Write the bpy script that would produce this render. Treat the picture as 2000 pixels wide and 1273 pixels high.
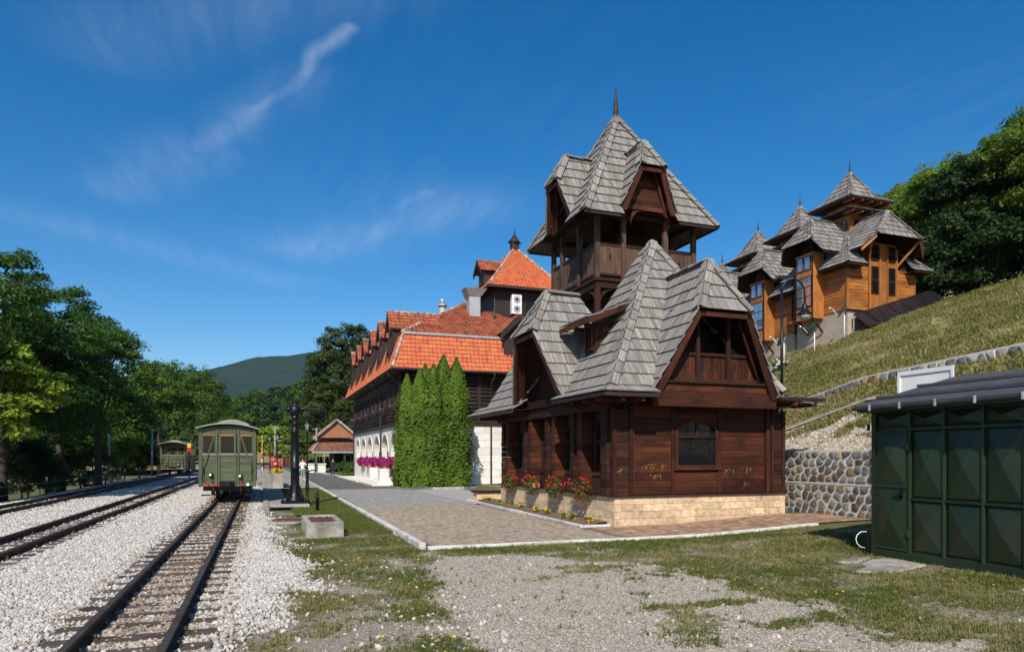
import bpy, bmesh, math, random
import numpy as np
from mathutils import Vector, Matrix, noise as mnoise

for o in list(bpy.data.objects): bpy.data.objects.remove(o)
SC = bpy.context.scene
COL = SC.collection
rad = math.radians
rng = random.Random(7)

# ------------------------------------------------------------------ camera
YAW = math.atan(490 / 1340)
cam_d = bpy.data.cameras.new('camera'); cam = bpy.data.objects.new('camera', cam_d); COL.objects.link(cam)
cam.location = (0, 0, 2.0); cam.rotation_euler = (rad(90), 0, -YAW)
cam_d.sensor_width = 36; cam_d.lens = 1340 / 2000 * 36; cam_d.shift_y = 0.1268
cam_d.clip_start = 0.1; cam_d.clip_end = 20000
SC.camera = cam
SC.cycles.max_bounces = 6; SC.cycles.diffuse_bounces = 3; SC.cycles.glossy_bounces = 3; SC.cycles.transmission_bounces = 3; SC.cycles.volume_bounces = 0

# ------------------------------------------------------------------ sky, sun, exposure
SUN_TRAVEL = rad(27)          # light travels this many degrees east of +Y
SUN_EL = rad(40)
W = bpy.data.worlds.new('World'); SC.world = W; W.use_nodes = True
nt = W.node_tree; nt.nodes.clear()
def wn(t, **k):
    n = nt.nodes.new(t)
    for a, b in k.items(): setattr(n, a, b)
    return n
def wl(a, b): nt.links.new(a, b)
sky = wn('ShaderNodeTexSky', sky_type='NISHITA', sun_disc=False, sun_elevation=SUN_EL,
         sun_rotation=SUN_TRAVEL + math.pi, altitude=600, air_density=1.0, dust_density=1.0, ozone_density=2.6)
gam = wn('ShaderNodeHueSaturation'); gam.inputs['Saturation'].default_value = 1.45; gam.inputs['Value'].default_value = 1.0
wl(sky.outputs[0], gam.inputs['Color'])
tc = wn('ShaderNodeTexCoord'); sep = wn('ShaderNodeSeparateXYZ'); wl(tc.outputs['Generated'], sep.inputs[0])
def wm(op, a, b=None, c=None, clamp=False):
    n = wn('ShaderNodeMath', operation=op, use_clamp=clamp)
    for i, q in enumerate((a, b, c)):
        if q is None: continue
        if isinstance(q, (int, float)): n.inputs[i].default_value = q
        else: wl(q, n.inputs[i])
    return n.outputs[0]
zc = wm('MAXIMUM', sep.outputs[2], 0.06)
px_, py_ = wm('DIVIDE', sep.outputs[0], zc), wm('DIVIDE', sep.outputs[1], zc)
comb = wn('ShaderNodeCombineXYZ'); wl(px_, comb.inputs[0]); wl(py_, comb.inputs[1])
wv = wn('ShaderNodeTexNoise'); wv.inputs['Scale'].default_value = 2.2; wv.inputs['Detail'].default_value = 5
wl(comb.outputs[0], wv.inputs['Vector'])
wsub = wn('ShaderNodeVectorMath', operation='MULTIPLY_ADD'); wl(wv.outputs['Color'], wsub.inputs[0])
wsub.inputs[1].default_value = (.11, .11, 0); wsub.inputs[2].default_value = (-.055, -.055, 0)
wadd = wn('ShaderNodeVectorMath', operation='ADD'); wl(comb.outputs[0], wadd.inputs[0]); wl(wsub.outputs[0], wadd.inputs[1])
mp = wn('ShaderNodeMapping'); mp.inputs['Rotation'].default_value = (0, 0, rad(-25)); mp.inputs['Scale'].default_value = (8.0, 1.3, 1)
wl(wadd.outputs[0], mp.inputs[0])
cn = wn('ShaderNodeTexNoise'); cn.inputs['Scale'].default_value = 1.6; cn.inputs['Detail'].default_value = 7; cn.inputs['Roughness'].default_value = .62
wl(mp.outputs[0], cn.inputs['Vector'])
cr = wn('ShaderNodeMapRange'); cr.inputs[1].default_value = .38; cr.inputs[2].default_value = .85; wl(cn.outputs[0], cr.inputs[0])
ln = wn('ShaderNodeTexNoise'); ln.inputs['Scale'].default_value = .55; wl(comb.outputs[0], ln.inputs['Vector'])
lr = wn('ShaderNodeMapRange'); lr.inputs[1].default_value = .45; lr.inputs[2].default_value = .7; wl(ln.outputs[0], lr.inputs[0])
base_c = wm('MULTIPLY', wm('MULTIPLY', cr.outputs[0], lr.outputs[0]), .045)
sp2 = wn('ShaderNodeSeparateXYZ'); wl(wadd.outputs[0], sp2.inputs[0])
def wisp(A, B, w, s):
    dx, dy = B[0] - A[0], B[1] - A[1]; L2 = dx * dx + dy * dy
    ax, ay = wm('SUBTRACT', sp2.outputs[0], A[0]), wm('SUBTRACT', sp2.outputs[1], A[1])
    t = wm('DIVIDE', wm('ADD', wm('MULTIPLY', ax, dx), wm('MULTIPLY', ay, dy)), L2, clamp=True)
    ex, ey = wm('SUBTRACT', ax, wm('MULTIPLY', t, dx)), wm('SUBTRACT', ay, wm('MULTIPLY', t, dy))
    d2 = wm('ADD', wm('MULTIPLY', ex, ex), wm('MULTIPLY', ey, ey))
    return wm('MULTIPLY', wm('EXPONENT', wm('DIVIDE', d2, -w * w)), s)
tot = base_c
fine = wm('MULTIPLY', wm('POWER', cn.outputs[0], 1.5), 2.0)
wmax = None
for A, B, w, s in [((.19, 1.62), (.125, 1.75), .020, .22), ((.125, 1.75), (.105, 1.87), .017, .26), ((.105, 1.87), (-.01, 2.12), .026, .20),
                   ((-.01, 2.12), (-.20, 2.45), .055, .17), ((-.2, 2.45), (-.5, 2.95), .13, .10), ((.10, 1.88), (-.1, 2.3), .09, .08), ((.72, 2.62), (.85, 2.56), .04, .12),
                   ((.60, 2.56), (.50, 2.78), .045, .12), ((.76, 2.66), (.2, 3.5), .22, .12), ((-.35, 1.9), (.25, 1.35), .14, .08),
                   ((-.9, 3.4), (.1, 4.1), .2, .07)]:
    q_ = wisp(A, B, w, s); wmax = q_ if wmax is None else wm('MAXIMUM', wmax, q_)
tot = wm('MINIMUM', wm('ADD', tot, wm('MULTIPLY', wmax, fine)), .6)
mx = wn('ShaderNodeMix', data_type='RGBA'); wl(tot, mx.inputs[0]); wl(gam.outputs[0], mx.inputs[6]); mx.inputs[7].default_value = (6.6, 7.3, 8.2, 1)
bg = wn('ShaderNodeBackground'); bg.inputs[1].default_value = 0.115; wl(mx.outputs[2], bg.inputs[0])
wo = wn('ShaderNodeOutputWorld'); wl(bg.outputs[0], wo.inputs[0])

sd = bpy.data.lights.new('sun', 'SUN'); so = bpy.data.objects.new('sun', sd); COL.objects.link(so)
sd.energy = 4.6; sd.angle = rad(0.53); sd.color = (1, .93, .82)
tv = Vector((math.sin(SUN_TRAVEL) * math.cos(SUN_EL), math.cos(SUN_TRAVEL) * math.cos(SUN_EL), -math.sin(SUN_EL)))
so.rotation_euler = tv.to_track_quat('-Z', 'Y').to_euler()
so.location = (-30, -60, 60)
SC.view_settings.view_transform = 'Standard'; SC.view_settings.look = 'None'
SC.view_settings.exposure = 0.20; SC.view_settings.gamma = 1.0; SC.view_settings.use_curve_mapping = False

# ------------------------------------------------------------------ helpers
def srgb(r, g, b):
    f = lambda c: (c / 255 / 12.92) if c <= 10.3 else ((c / 255 + .055) / 1.055) ** 2.4
    return (f(r), f(g), f(b), 1)

MATS = {}
def mat(name, a, b, c=None, cth=(.5, .7), scale=(1, 1, 1), nscale=3.0, rough=.75, bump=.3, bdist=.02, rnd=.35, metal=0.0, spec=.4,
        coord='gc', cscale=.8, detail=5, hue=0.0, palette=None, transl=None, coat=0):
    m = bpy.data.materials.new(name); m.use_nodes = True; t = m.node_tree; t.nodes.clear()
    N = lambda ty, **k: _n(t, ty, **k)
    L = t.links.new
    out = N('ShaderNodeOutputMaterial'); p = N('ShaderNodeBsdfPrincipled')
    if coord == 'gc':
        g = N('ShaderNodeAttribute', attribute_name='gc').outputs['Vector']
    else:
        g = N('ShaderNodeTexCoord').outputs['Object']
    mpn = N('ShaderNodeMapping'); mpn.inputs['Scale'].default_value = scale; L(g, mpn.inputs[0])
    n1 = N('ShaderNodeTexNoise'); n1.inputs['Scale'].default_value = nscale; n1.inputs['Detail'].default_value = detail; n1.inputs['Roughness'].default_value = .62
    L(mpn.outputs[0], n1.inputs['Vector'])
    r1 = N('ShaderNodeMapRange'); r1.inputs[1].default_value = .3; r1.inputs[2].default_value = .7; L(n1.outputs[0], r1.inputs[0])
    m1 = N('ShaderNodeMix', data_type='RGBA'); m1.inputs[6].default_value = a; m1.inputs[7].default_value = b; L(r1.outputs[0], m1.inputs[0])
    colr = m1.outputs[2]
    if c is not None:
        n2 = N('ShaderNodeTexNoise'); n2.inputs['Scale'].default_value = cscale; n2.inputs['Detail'].default_value = 6; n2.inputs['Roughness'].default_value = .65
        L(g, n2.inputs['Vector'])
        r2 = N('ShaderNodeMapRange'); r2.inputs[1].default_value = cth[0]; r2.inputs[2].default_value = cth[1]; L(n2.outputs[0], r2.inputs[0])
        m2 = N('ShaderNodeMix', data_type='RGBA'); L(colr, m2.inputs[6]); m2.inputs[7].default_value = c; L(r2.outputs[0], m2.inputs[0]); colr = m2.outputs[2]
    at = N('ShaderNodeAttribute', attribute_name='rnd'); oi = N('ShaderNodeObjectInfo')
    ad = N('ShaderNodeMath', operation='ADD'); L(at.outputs['Fac'], ad.inputs[0]); L(oi.outputs['Random'], ad.inputs[1])
    fr = N('ShaderNodeMath', operation='FRACT'); L(ad.outputs[0], fr.inputs[0])
    if palette:
        cr2 = N('ShaderNodeValToRGB'); cr2.color_ramp.interpolation = 'CONSTANT'; el = cr2.color_ramp.elements
        f5 = N('ShaderNodeMath', operation='MULTIPLY'); L(fr.outputs[0], f5.inputs[0]); f5.inputs[1].default_value = 13.7
        f6 = N('ShaderNodeMath', operation='FRACT'); L(f5.outputs[0], f6.inputs[0]); L(f6.outputs[0], cr2.inputs[0])
        while len(el) < len(palette): el.new(.5)
        for i, pc in enumerate(palette): el[i].position = i / len(palette); el[i].color = pc
        mp2 = N('ShaderNodeMix', data_type='RGBA', blend_type='MULTIPLY'); mp2.inputs[0].default_value = 1; L(colr, mp2.inputs[6]); L(cr2.outputs[0], mp2.inputs[7]); colr = mp2.outputs[2]
    hs = N('ShaderNodeHueSaturation'); L(colr, hs.inputs['Color'])
    rv = N('ShaderNodeMapRange'); rv.inputs[3].default_value = 1 - rnd; rv.inputs[4].default_value = 1 + rnd * .8; L(fr.outputs[0], rv.inputs[0]); L(rv.outputs[0], hs.inputs['Value'])
    if hue:
        f2 = N('ShaderNodeMath', operation='MULTIPLY'); L(fr.outputs[0], f2.inputs[0]); f2.inputs[1].default_value = 7.31
        f3 = N('ShaderNodeMath', operation='FRACT'); L(f2.outputs[0], f3.inputs[0])
        rh = N('ShaderNodeMapRange'); rh.inputs[3].default_value = .5 - hue; rh.inputs[4].default_value = .5 + hue; L(f3.outputs[0], rh.inputs[0]); L(rh.outputs[0], hs.inputs['Hue'])
    L(hs.outputs[0], p.inputs['Base Color'])
    rr = N('ShaderNodeMapRange'); rr.inputs[3].default_value = min(1, rough + .12); rr.inputs[4].default_value = max(.03, rough - .12); L(n1.outputs[0], rr.inputs[0]); L(rr.outputs[0], p.inputs['Roughness'])
    p.inputs['Metallic'].default_value = metal; p.inputs['Specular IOR Level'].default_value = spec
    if coat: p.inputs['Coat Weight'].default_value = coat; p.inputs['Coat Roughness'].default_value = .2
    if bump:
        bp = N('ShaderNodeBump'); bp.inputs['Strength'].default_value = bump; bp.inputs['Distance'].default_value = bdist
        L(n1.outputs[0], bp.inputs['Height']); L(bp.outputs[0], p.inputs['Normal'])
    if transl:
        tr = N('ShaderNodeBsdfTranslucent'); ms = N('ShaderNodeMixShader'); ms.inputs[0].default_value = transl
        mc = N('ShaderNodeMix', data_type='RGBA', blend_type='MULTIPLY'); mc.inputs[0].default_value = 1; L(hs.outputs[0], mc.inputs[6]); mc.inputs[7].default_value = (1.5, 1.6, .6, 1)
        L(mc.outputs[2], tr.inputs[0]); L(p.outputs[0], ms.inputs[1]); L(tr.outputs[0], ms.inputs[2]); L(ms.outputs[0], out.inputs[0])
    else:
        L(p.outputs[0], out.inputs[0])
    MATS[name] = m
    return m
def _n(t, ty, **k):
    n = t.nodes.new(ty)
    for a, b in k.items(): setattr(n, a, b)
    return n

def G3(v): return (v, v * .98, v * .95, 1)
mat('wood_dark', (.018, .0070, .0048, 1), (.066, .0245, .0135, 1), (.014, .0082, .0066, 1), cth=(.52, .72), scale=(.7, 16, 16), nscale=1.5, rough=.68, bump=.35, rnd=.45, cscale=1.2, spec=.2)
mat('wood_brown', (.030, .0088, .0050, 1), (.112, .033, .0150, 1), (.021, .0088, .0062, 1), cth=(.48, .70), scale=(.7, 16, 16), nscale=1.5, rough=.68, bump=.35, rnd=.45, cscale=1.1, spec=.2)
mat('wood_weathered', (.045, .026, .018, 1), (.150, .090, .062, 1), (.032, .019, .014, 1), cth=(.5, .72), scale=(.7, 18, 18), nscale=1.5, rough=.75, bump=.4, rnd=.4, cscale=1.2, spec=.2)
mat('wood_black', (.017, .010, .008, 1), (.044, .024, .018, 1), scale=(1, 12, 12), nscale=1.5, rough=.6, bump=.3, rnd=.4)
mat('wood_grey', (.095, .087, .079, 1), (.375, .352, .325, 1), (.16, .11, .075, 1), cth=(.54, .80), scale=(.5, 26, 26), nscale=2.0, rough=.85, bump=.5, rnd=.22, cscale=.9, spec=.15)
mat('wood_grey_far', (.13, .12, .115, 1), (.30, .28, .26, 1), (.16, .12, .085, 1), cth=(.55, .8), scale=(1, 10, 10), nscale=1.6, rough=.88, bump=.4, rnd=.42, cscale=.6, spec=.15)
mat('wood_orange', (.24, .085, .020, 1), (.47, .185, .042, 1), (.13, .048, .016, 1), cth=(.50, .75), scale=(.6, 12, 12), nscale=1.5, rough=.5, bump=.25, rnd=.28, cscale=.7)
mat('tile', (.47, .115, .042, 1), (.58, .155, .058, 1), (.28, .075, .035, 1), cth=(.68, .9), nscale=2.5, rough=.7, bump=.2, rnd=.13, cscale=.7, hue=.012)
mat('tile_old', (.29, .078, .037, 1), (.42, .115, .050, 1), (.095, .045, .032, 1), cth=(.49, .70), nscale=3, rough=.75, bump=.3, rnd=.30, cscale=1.1, hue=.012)
mat('tile_cap', (.30, .25, .2, 1), (.45, .40, .34, 1), (.38, .12, .05, 1), cth=(.45, .6), nscale=3, rough=.85, bump=.4, rnd=.4)
mat('stone_white', (.66, .63, .57, 1), (.80, .77, .70, 1), (.58, .54, .46, 1), cth=(.55, .8), nscale=2, rough=.8, bump=.35, rnd=.12)
mat('travertine', (.46, .30, .165, 1), (.76, .60, .42, 1), (.30, .16, .075, 1), cth=(.58, .70), nscale=7, rough=.9, bump=.9, rnd=.22, cscale=4.5, hue=.012, detail=8)
mat('rock', (.30, .30, .30, 1), (1, 1, 1, 1), nscale=3.5, rough=.85, bump=.8, bdist=.04, rnd=.35, palette=[(.21, .205, .195, 1), (.37, .355, .33, 1), (.24, .165, .105, 1), (.14, .14, .14, 1), (.36, .25, .15, 1), (.28, .285, .28, 1), (.17, .125, .095, 1), (.33, .30, .25, 1)])
mat('rock_pale', (.45, .45, .45, 1), (1, 1, 1, 1), nscale=3, rough=.85, bump=.8, bdist=.04, rnd=.3, palette=[(.42, .41, .39, 1), (.25, .25, .25, 1), (.5, .48, .45, 1), (.36, .25, .15, 1), (.30, .29, .27, 1), (.17, .17, .18, 1)])
mat('mortar', (.42, .40, .36, 1), (.60, .58, .54, 1), nscale=6, rough=.95, bump=.6, rnd=.05)
mat('concrete', (.27, .25, .215, 1), (.43, .40, .35, 1), (.16, .14, .11, 1), cth=(.48, .66), nscale=4, rough=.9, bump=.4, rnd=.12, cscale=1.5)
mat('kerb', (.48, .46, .42, 1), (.68, .66, .62, 1), (.29, .26, .21, 1), cth=(.52, .68), nscale=5, rough=.9, bump=.4, rnd=.16, cscale=2)
mat('paver', (.27, .215, .155, 1), (.43, .35, .26, 1), nscale=6, rough=.9, bump=.4, rnd=.28)
mat('paver_red', (.27, .155, .10, 1), (.43, .28, .19, 1), (.16, .13, .085, 1), cth=(.52, .7), nscale=5, rough=.9, bump=.5, rnd=.35)
mat('paver_grey', (.27, .26, .24, 1), (.40, .385, .36, 1), nscale=6, rough=.9, bump=.4, rnd=.22)
mat('asphalt', (.085, .08, .072, 1), (.15, .14, .128, 1), nscale=9, rough=.9, bump=.3, rnd=.05)
mat('green_paint', (.009, .021, .008, 1), (.015, .030, .011, 1), (.026, .026, .013, 1), cth=(.48, .75), scale=(1, 1, .35), nscale=3, rough=.42, bump=.22, bdist=.03, rnd=.2, spec=.5, cscale=.7, metal=0.0)
mat('green_edge', (.016, .038, .017, 1), (.024, .052, .024, 1), nscale=4, rough=.4, bump=.1, rnd=.1)
mat('wagon_green', (.078, .096, .046, 1), (.110, .130, .064, 1), (.058, .058, .038, 1), cth=(.45, .7), scale=(1, 5, 5), nscale=1.5, rough=.5, bump=.15, rnd=.14)
mat('wagon_roof', (.20, .20, .17, 1), (.29, .285, .25, 1), nscale=2, rough=.8, bump=.2, rnd=.1)
mat('roof_sheet', (.045, .045, .048, 1), (.085, .085, .09, 1), (.14, .13, .12, 1), cth=(.6, .8), nscale=3, rough=.6, bump=.3, rnd=.12, cscale=1.2)
mat('iron', (.005, .0052, .006, 1), (.012, .0125, .014, 1), nscale=5, rough=.38, bump=.15, rnd=.1, spec=.3)
mat('gutter', (.035, .022, .018, 1), (.06, .04, .032, 1), nscale=3, rough=.45, bump=.05, rnd=.1)
mat('rust', (.050, .028, .018, 1), (.125, .063, .036, 1), (.18, .088, .042, 1), cth=(.55, .8), nscale=8, rough=.85, bump=.4, rnd=.2, cscale=3)
mat('rail_top', (.05, .038, .03, 1), (.12, .095, .075, 1), scale=(1, 1, 1), nscale=5, rough=.6, bump=.2, rnd=.1, metal=.5)
mat('sleeper', (.065, .045, .034, 1), (.165, .125, .098, 1), (.038, .028, .022, 1), cth=(.5, .7), scale=(1, 10, 10), nscale=2, rough=.9, bump=.7, rnd=.35, cscale=2)
mat('ballast', (.62, .62, .62, 1), (1, 1, 1, 1), nscale=6, rough=.95, bump=.3, rnd=.16, coord='obj', spec=.2, palette=[(.62, .59, .54, 1), (.68, .65, .605, 1), (.55, .515, .465, 1), (.60, .54, .465, 1), (.65, .625, .59, 1), (.45, .42, .38, 1)])
mat('ballast_brown', (.22, .16, .115, 1), (.42, .34, .265, 1), nscale=6, rough=.95, bump=.3, rnd=.4, coord='obj', hue=.012, spec=.2)
mat('pebble', (.32, .27, .21, 1), (.64, .56, .46, 1), nscale=6, rough=.95, bump=.3, rnd=.45, coord='obj', hue=.02, spec=.2)
mat('white_paint', (.72, .72, .71, 1), (.80, .80, .79, 1), nscale=2, rough=.5, bump=.05, rnd=.04)
mat('zinc', (.30, .32, .34, 1), (.46, .48, .50, 1), nscale=3, rough=.55, bump=.1, rnd=.1, metal=.3)
mat('red_paint', (.48, .02, .025, 1), (.56, .03, .03, 1), nscale=2, rough=.3, bump=.02, rnd=.05)
mat('yellow_paint', (.65, .42, .02, 1), (.75, .5, .03, 1), nscale=2, rough=.5, bump=.02, rnd=.05)
mat('blue_paint', (.02, .16, .5, 1), (.03, .2, .6, 1), nscale=2, rough=.5, bump=.02, rnd=.05)
mat('terracotta', (.42, .13, .06, 1), (.55, .19, .09, 1), nscale=4, rough=.85, bump=.2, rnd=.1)
mat('black', (.006, .006, .006, 1), (.012, .012, .012, 1), nscale=3, rough=.7, bump=0, rnd=.05)
mat('soil', (.12, .075, .045, 1), (.20, .13, .082, 1), nscale=9, rough=1, bump=.8, rnd=.1)
mat('plaster', (.33, .27, .215, 1), (.45, .38, .31, 1), (.24, .19, .15, 1), cth=(.55, .8), nscale=2.5, rough=.9, bump=.3, rnd=.05)  # toned down to carry the shadow on the hill house bases
mat('skin', (.50, .28, .20, 1), (.58, .34, .25, 1), nscale=3, rough=.6, bump=0, rnd=.02)
mat('cloth_black', (.012, .012, .014, 1), (.02, .02, .024, 1), nscale=8, rough=.85, bump=.2, rnd=.02)
mat('cloth_navy', (.018, .022, .04, 1), (.03, .036, .06, 1), nscale=8, rough=.85, bump=.2, rnd=.02)
mat('cloth_white', (.62, .60, .60, 1), (.76, .74, .74, 1), nscale=9, rough=.85, bump=.2, rnd=.02)
mat('cloth_green', (.16, .25, .2, 1), (.2, .3, .24, 1), nscale=8, rough=.85, bump=.2, rnd=.02)
mat('hair', (.02, .013, .01, 1), (.04, .025, .018, 1), nscale=9, rough=.7, bump=.3, rnd=.02)
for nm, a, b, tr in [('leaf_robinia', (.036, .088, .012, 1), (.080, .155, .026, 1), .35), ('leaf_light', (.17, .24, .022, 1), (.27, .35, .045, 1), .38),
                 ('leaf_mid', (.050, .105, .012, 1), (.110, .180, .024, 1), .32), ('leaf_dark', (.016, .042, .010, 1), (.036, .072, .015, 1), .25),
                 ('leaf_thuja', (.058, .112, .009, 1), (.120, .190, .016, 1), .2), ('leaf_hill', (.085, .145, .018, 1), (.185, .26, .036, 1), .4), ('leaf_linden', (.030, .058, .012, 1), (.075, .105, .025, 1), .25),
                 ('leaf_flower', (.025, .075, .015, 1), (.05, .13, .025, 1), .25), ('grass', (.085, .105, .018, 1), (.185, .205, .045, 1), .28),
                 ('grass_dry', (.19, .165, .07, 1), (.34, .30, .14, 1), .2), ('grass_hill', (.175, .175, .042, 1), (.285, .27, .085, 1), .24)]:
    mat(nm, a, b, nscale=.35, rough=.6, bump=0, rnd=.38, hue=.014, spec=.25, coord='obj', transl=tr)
for nm, a in [('petal_red', (.72, .015, .02, 1)), ('petal_yellow', (.85, .58, .01, 1)), ('petal_magenta', (.42, .008, .20, 1)), ('petal_violet', (.30, .10, .48, 1)),
              ('petal_pink', (.70, .20, .45, 1)), ('petal_white', (.75, .72, .70, 1))]:
    mat(nm, a, tuple(q * .75 for q in a[:3]) + (1,), nscale=2, rough=.6, bump=0, rnd=.25, coord='obj', transl=.2)
def glass(name, col, rough=.04):
    m = bpy.data.materials.new(name); m.use_nodes = True; p = m.node_tree.nodes['Principled BSDF']
    p.inputs['Base Color'].default_value = col; p.inputs['Roughness'].default_value = rough; p.inputs['Specular IOR Level'].default_value = .9
    p.inputs['Coat Weight'].default_value = .6; p.inputs['Coat Roughness'].default_value = .02
    t = m.node_tree; nz = t.nodes.new('ShaderNodeTexNoise'); nz.inputs['Scale'].default_value = 1.1
    bp = t.nodes.new('ShaderNodeBump'); bp.inputs['Strength'].default_value = .04; t.links.new(nz.outputs[0], bp.inputs['Height']); t.links.new(bp.outputs[0], p.inputs['Normal'])
    MATS[name] = m
glass('glass', (.008, .009, .010, 1)); MATS['glass'].node_tree.nodes['Principled BSDF'].inputs['Coat Weight'].default_value = 0; MATS['glass'].node_tree.nodes['Principled BSDF'].inputs['Specular IOR Level'].default_value = .3; glass('glass_lamp', (.32, .32, .30, 1), .25); glass('glass_sky', (.03, .05, .09, 1), .05)
p_ = MATS['glass_sky'].node_tree.nodes['Principled BSDF']; p_.inputs['Metallic'].default_value = .75; p_.inputs['Base Color'].default_value = (.42, .46, .52, 1)

def add_obj(name, me, parent=None, loc=None):
    o = bpy.data.objects.new(name, me); COL.objects.link(o)
    if parent is not None: o.parent = parent
    if loc is not None: o.location = loc
    return o
def tag(o, label=None, cat=None, group=None, kind=None):
    if label: o['label'] = label
    if cat: o['category'] = cat
    if group: o['group'] = group
    if kind: o['kind'] = kind
    return o
ORI = {}
def thing(name, label, cat, loc, group=None):
    o = add_obj(name, None, None, loc); o.empty_display_size = .3
    tag(o, label, cat, group); ORI[o.name] = Vector(loc)
    return o
def origin_of(o):
    while o.parent is not None: o = o.parent
    return ORI.get(o.name, Vector(o.location))

V3 = Vector
def frame_of(d, up=V3((0, 0, 1))):
    d = d.normalized()
    if abs(d.dot(up)) > .98: up = V3((0, 1, 0)) if abs(d.y) < .9 else V3((1, 0, 0))
    s = d.cross(up).normalized(); u = s.cross(d)
    return d, s, u
class MB:
    def __init__(s): s.v = []; s.f = []; s.gc = []; s.r = []; s.m = []; s.cm = 0; s.sm = []
    def add(s, vs, fs, gc=None, r=None, smooth=False):
        b = len(s.v); s.v += [tuple(q) for q in vs]
        if gc is None:
            of = V3((rng.random() * 40, rng.random() * 40, rng.random() * 40)); gc = [tuple(V3(q) + of) for q in vs]
        s.gc += gc
        if r is None: r = rng.random()
        for f in fs:
            s.f.append(tuple(b + i for i in f)); s.r.append(r); s.m.append(s.cm); s.sm.append(smooth)
        return s
    def obox(s, c, ax, half, r=None):
        c = V3(c); vs = []; gl = []
        order = sorted(range(3), key=lambda i: -half[i]); of = (rng.random() * 40, rng.random() * 40, rng.random() * 40)
        for i in (-1, 1):
            for j in (-1, 1):
                for k in (-1, 1):
                    q = (i * half[0], j * half[1], k * half[2])
                    vs.append(c + ax[0] * q[0] + ax[1] * q[1] + ax[2] * q[2])
                    gl.append(tuple(q[order[m]] + of[m] for m in range(3)))
        fs = [(0, 1, 3, 2), (4, 6, 7, 5), (0, 4, 5, 1), (2, 3, 7, 6), (0, 2, 6, 4), (1, 5, 7, 3)]
        if ax[0].cross(ax[1]).dot(ax[2]) < 0: fs = [f[::-1] for f in fs]
        return s.add(vs, fs, gl, r)
    def box(s, x0, x1, y0, y1, z0, z1, r=None):
        return s.obox(((x0 + x1) / 2, (y0 + y1) / 2, (z0 + z1) / 2), (V3((1, 0, 0)), V3((0, 1, 0)), V3((0, 0, 1))), (abs(x1 - x0) / 2, abs(y1 - y0) / 2, abs(z1 - z0) / 2), r)
    def beam(s, a, b, w, h, up=V3((0, 0, 1)), r=None):
        a, b = V3(a), V3(b); d, q, u = frame_of(b - a, V3(up))
        return s.obox((a + b) / 2, (d, q, u), ((b - a).length / 2, w / 2, h / 2), r)
    def prism(s, poly, off, r=None, grain=None):
        n = len(poly); poly = [V3(p) for p in poly]; off = V3(off)
        vs = poly + [p + off for p in poly]
        nn = (poly[1] - poly[0]).cross(poly[2] - poly[0])
        fs = [tuple(range(n))[::-1], tuple(range(n, 2 * n))] + [(i, (i + 1) % n, n + (i + 1) % n, n + i) for i in range(n)]
        if nn.dot(off) < 0: fs = [f[::-1] for f in fs]
        gc = None
        if grain is not None:
            g, q, u = frame_of(V3(grain)); of = V3((rng.random() * 40, rng.random() * 40, rng.random() * 40))
            gc = [(p.dot(g) + of.x, p.dot(q) + of.y, p.dot(u) + of.z) for p in vs]
        return s.add(vs, fs, gc, r)
    def cyl(s, a, b, r0, r1=None, n=10, cap=True, r=None, smooth=True):
        a, b = V3(a), V3(b); r1 = r0 if r1 is None else r1; d, q, u = frame_of(b - a); vs = []; gc = []; of = rng.random() * 40
        for i in range(n):
            an = 2 * math.pi * i / n; e = q * math.cos(an) + u * math.sin(an)
            vs += [a + e * r0, b + e * r1]
        L = (b - a).length
        for i in range(n): an = 2 * math.pi * i / n; gc += [(of, math.cos(an) * r0 + of, math.sin(an) * r0), (of + L, math.cos(an) * r1 + of, math.sin(an) * r1)]
        fs = [(2 * i, 2 * ((i + 1) % n), 2 * ((i + 1) % n) + 1, 2 * i + 1) for i in range(n)]
        r = rng.random() if r is None else r
        b0 = len(s.v); s.add(vs, [f[::-1] for f in fs], gc, r, smooth)
        if cap:
            for f in (tuple(b0 + 2 * i for i in range(n)), tuple(b0 + 2 * i + 1 for i in range(n))[::-1]):
                s.f.append(f[::-1] if False else f); s.r.append(r); s.m.append(s.cm); s.sm.append(False)
        return s
    def tube(s, pts, rs, n=8, r=None):
        pts = [V3(p) for p in pts]; vs = []; gc = []; r = rng.random() if r is None else r; of = rng.random() * 40; acc = 0; pu = None
        for i, p in enumerate(pts):
            d = (pts[min(i + 1, len(pts) - 1)] - pts[max(i - 1, 0)]); d, q, u = frame_of(d, pu if pu is not None else V3((0, 0, 1))); pu = u
            rr = rs[i] if hasattr(rs, '__len__') else rs
            if i: acc += (p - pts[i - 1]).length
            for k in range(n):
                an = 2 * math.pi * k / n; vs.append(p + (q * math.cos(an) + u * math.sin(an)) * rr); gc.append((acc + of, math.cos(an) * rr + of, math.sin(an) * rr))
        fs = []
        for i in range(len(pts) - 1):
            for k in range(n): fs.append((i * n + k, (i + 1) * n + k, (i + 1) * n + (k + 1) % n, i * n + (k + 1) % n))
        fs += [tuple(range(n)), tuple((len(pts) - 1) * n + k for k in range(n))[::-1]]
        return s.add(vs, fs, gc, r, True)
    def lathe(s, prof, c, n=14, r=None, axis=None):
        c = V3(c); vs = []; fs = []
        for (rr, z) in prof:
            for k in range(n):
                an = 2 * math.pi * k / n; vs.append(c + V3((rr * math.cos(an), rr * math.sin(an), z)))
        for i in range(len(prof) - 1):
            for k in range(n): fs.append((i * n + k, i * n + (k + 1) % n, (i + 1) * n + (k + 1) % n, (i + 1) * n + k))
        fs += [tuple(range(n))[::-1], tuple((len(prof) - 1) * n + k for k in range(n))]
        return s.add(vs, fs, None, r, True)
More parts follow.
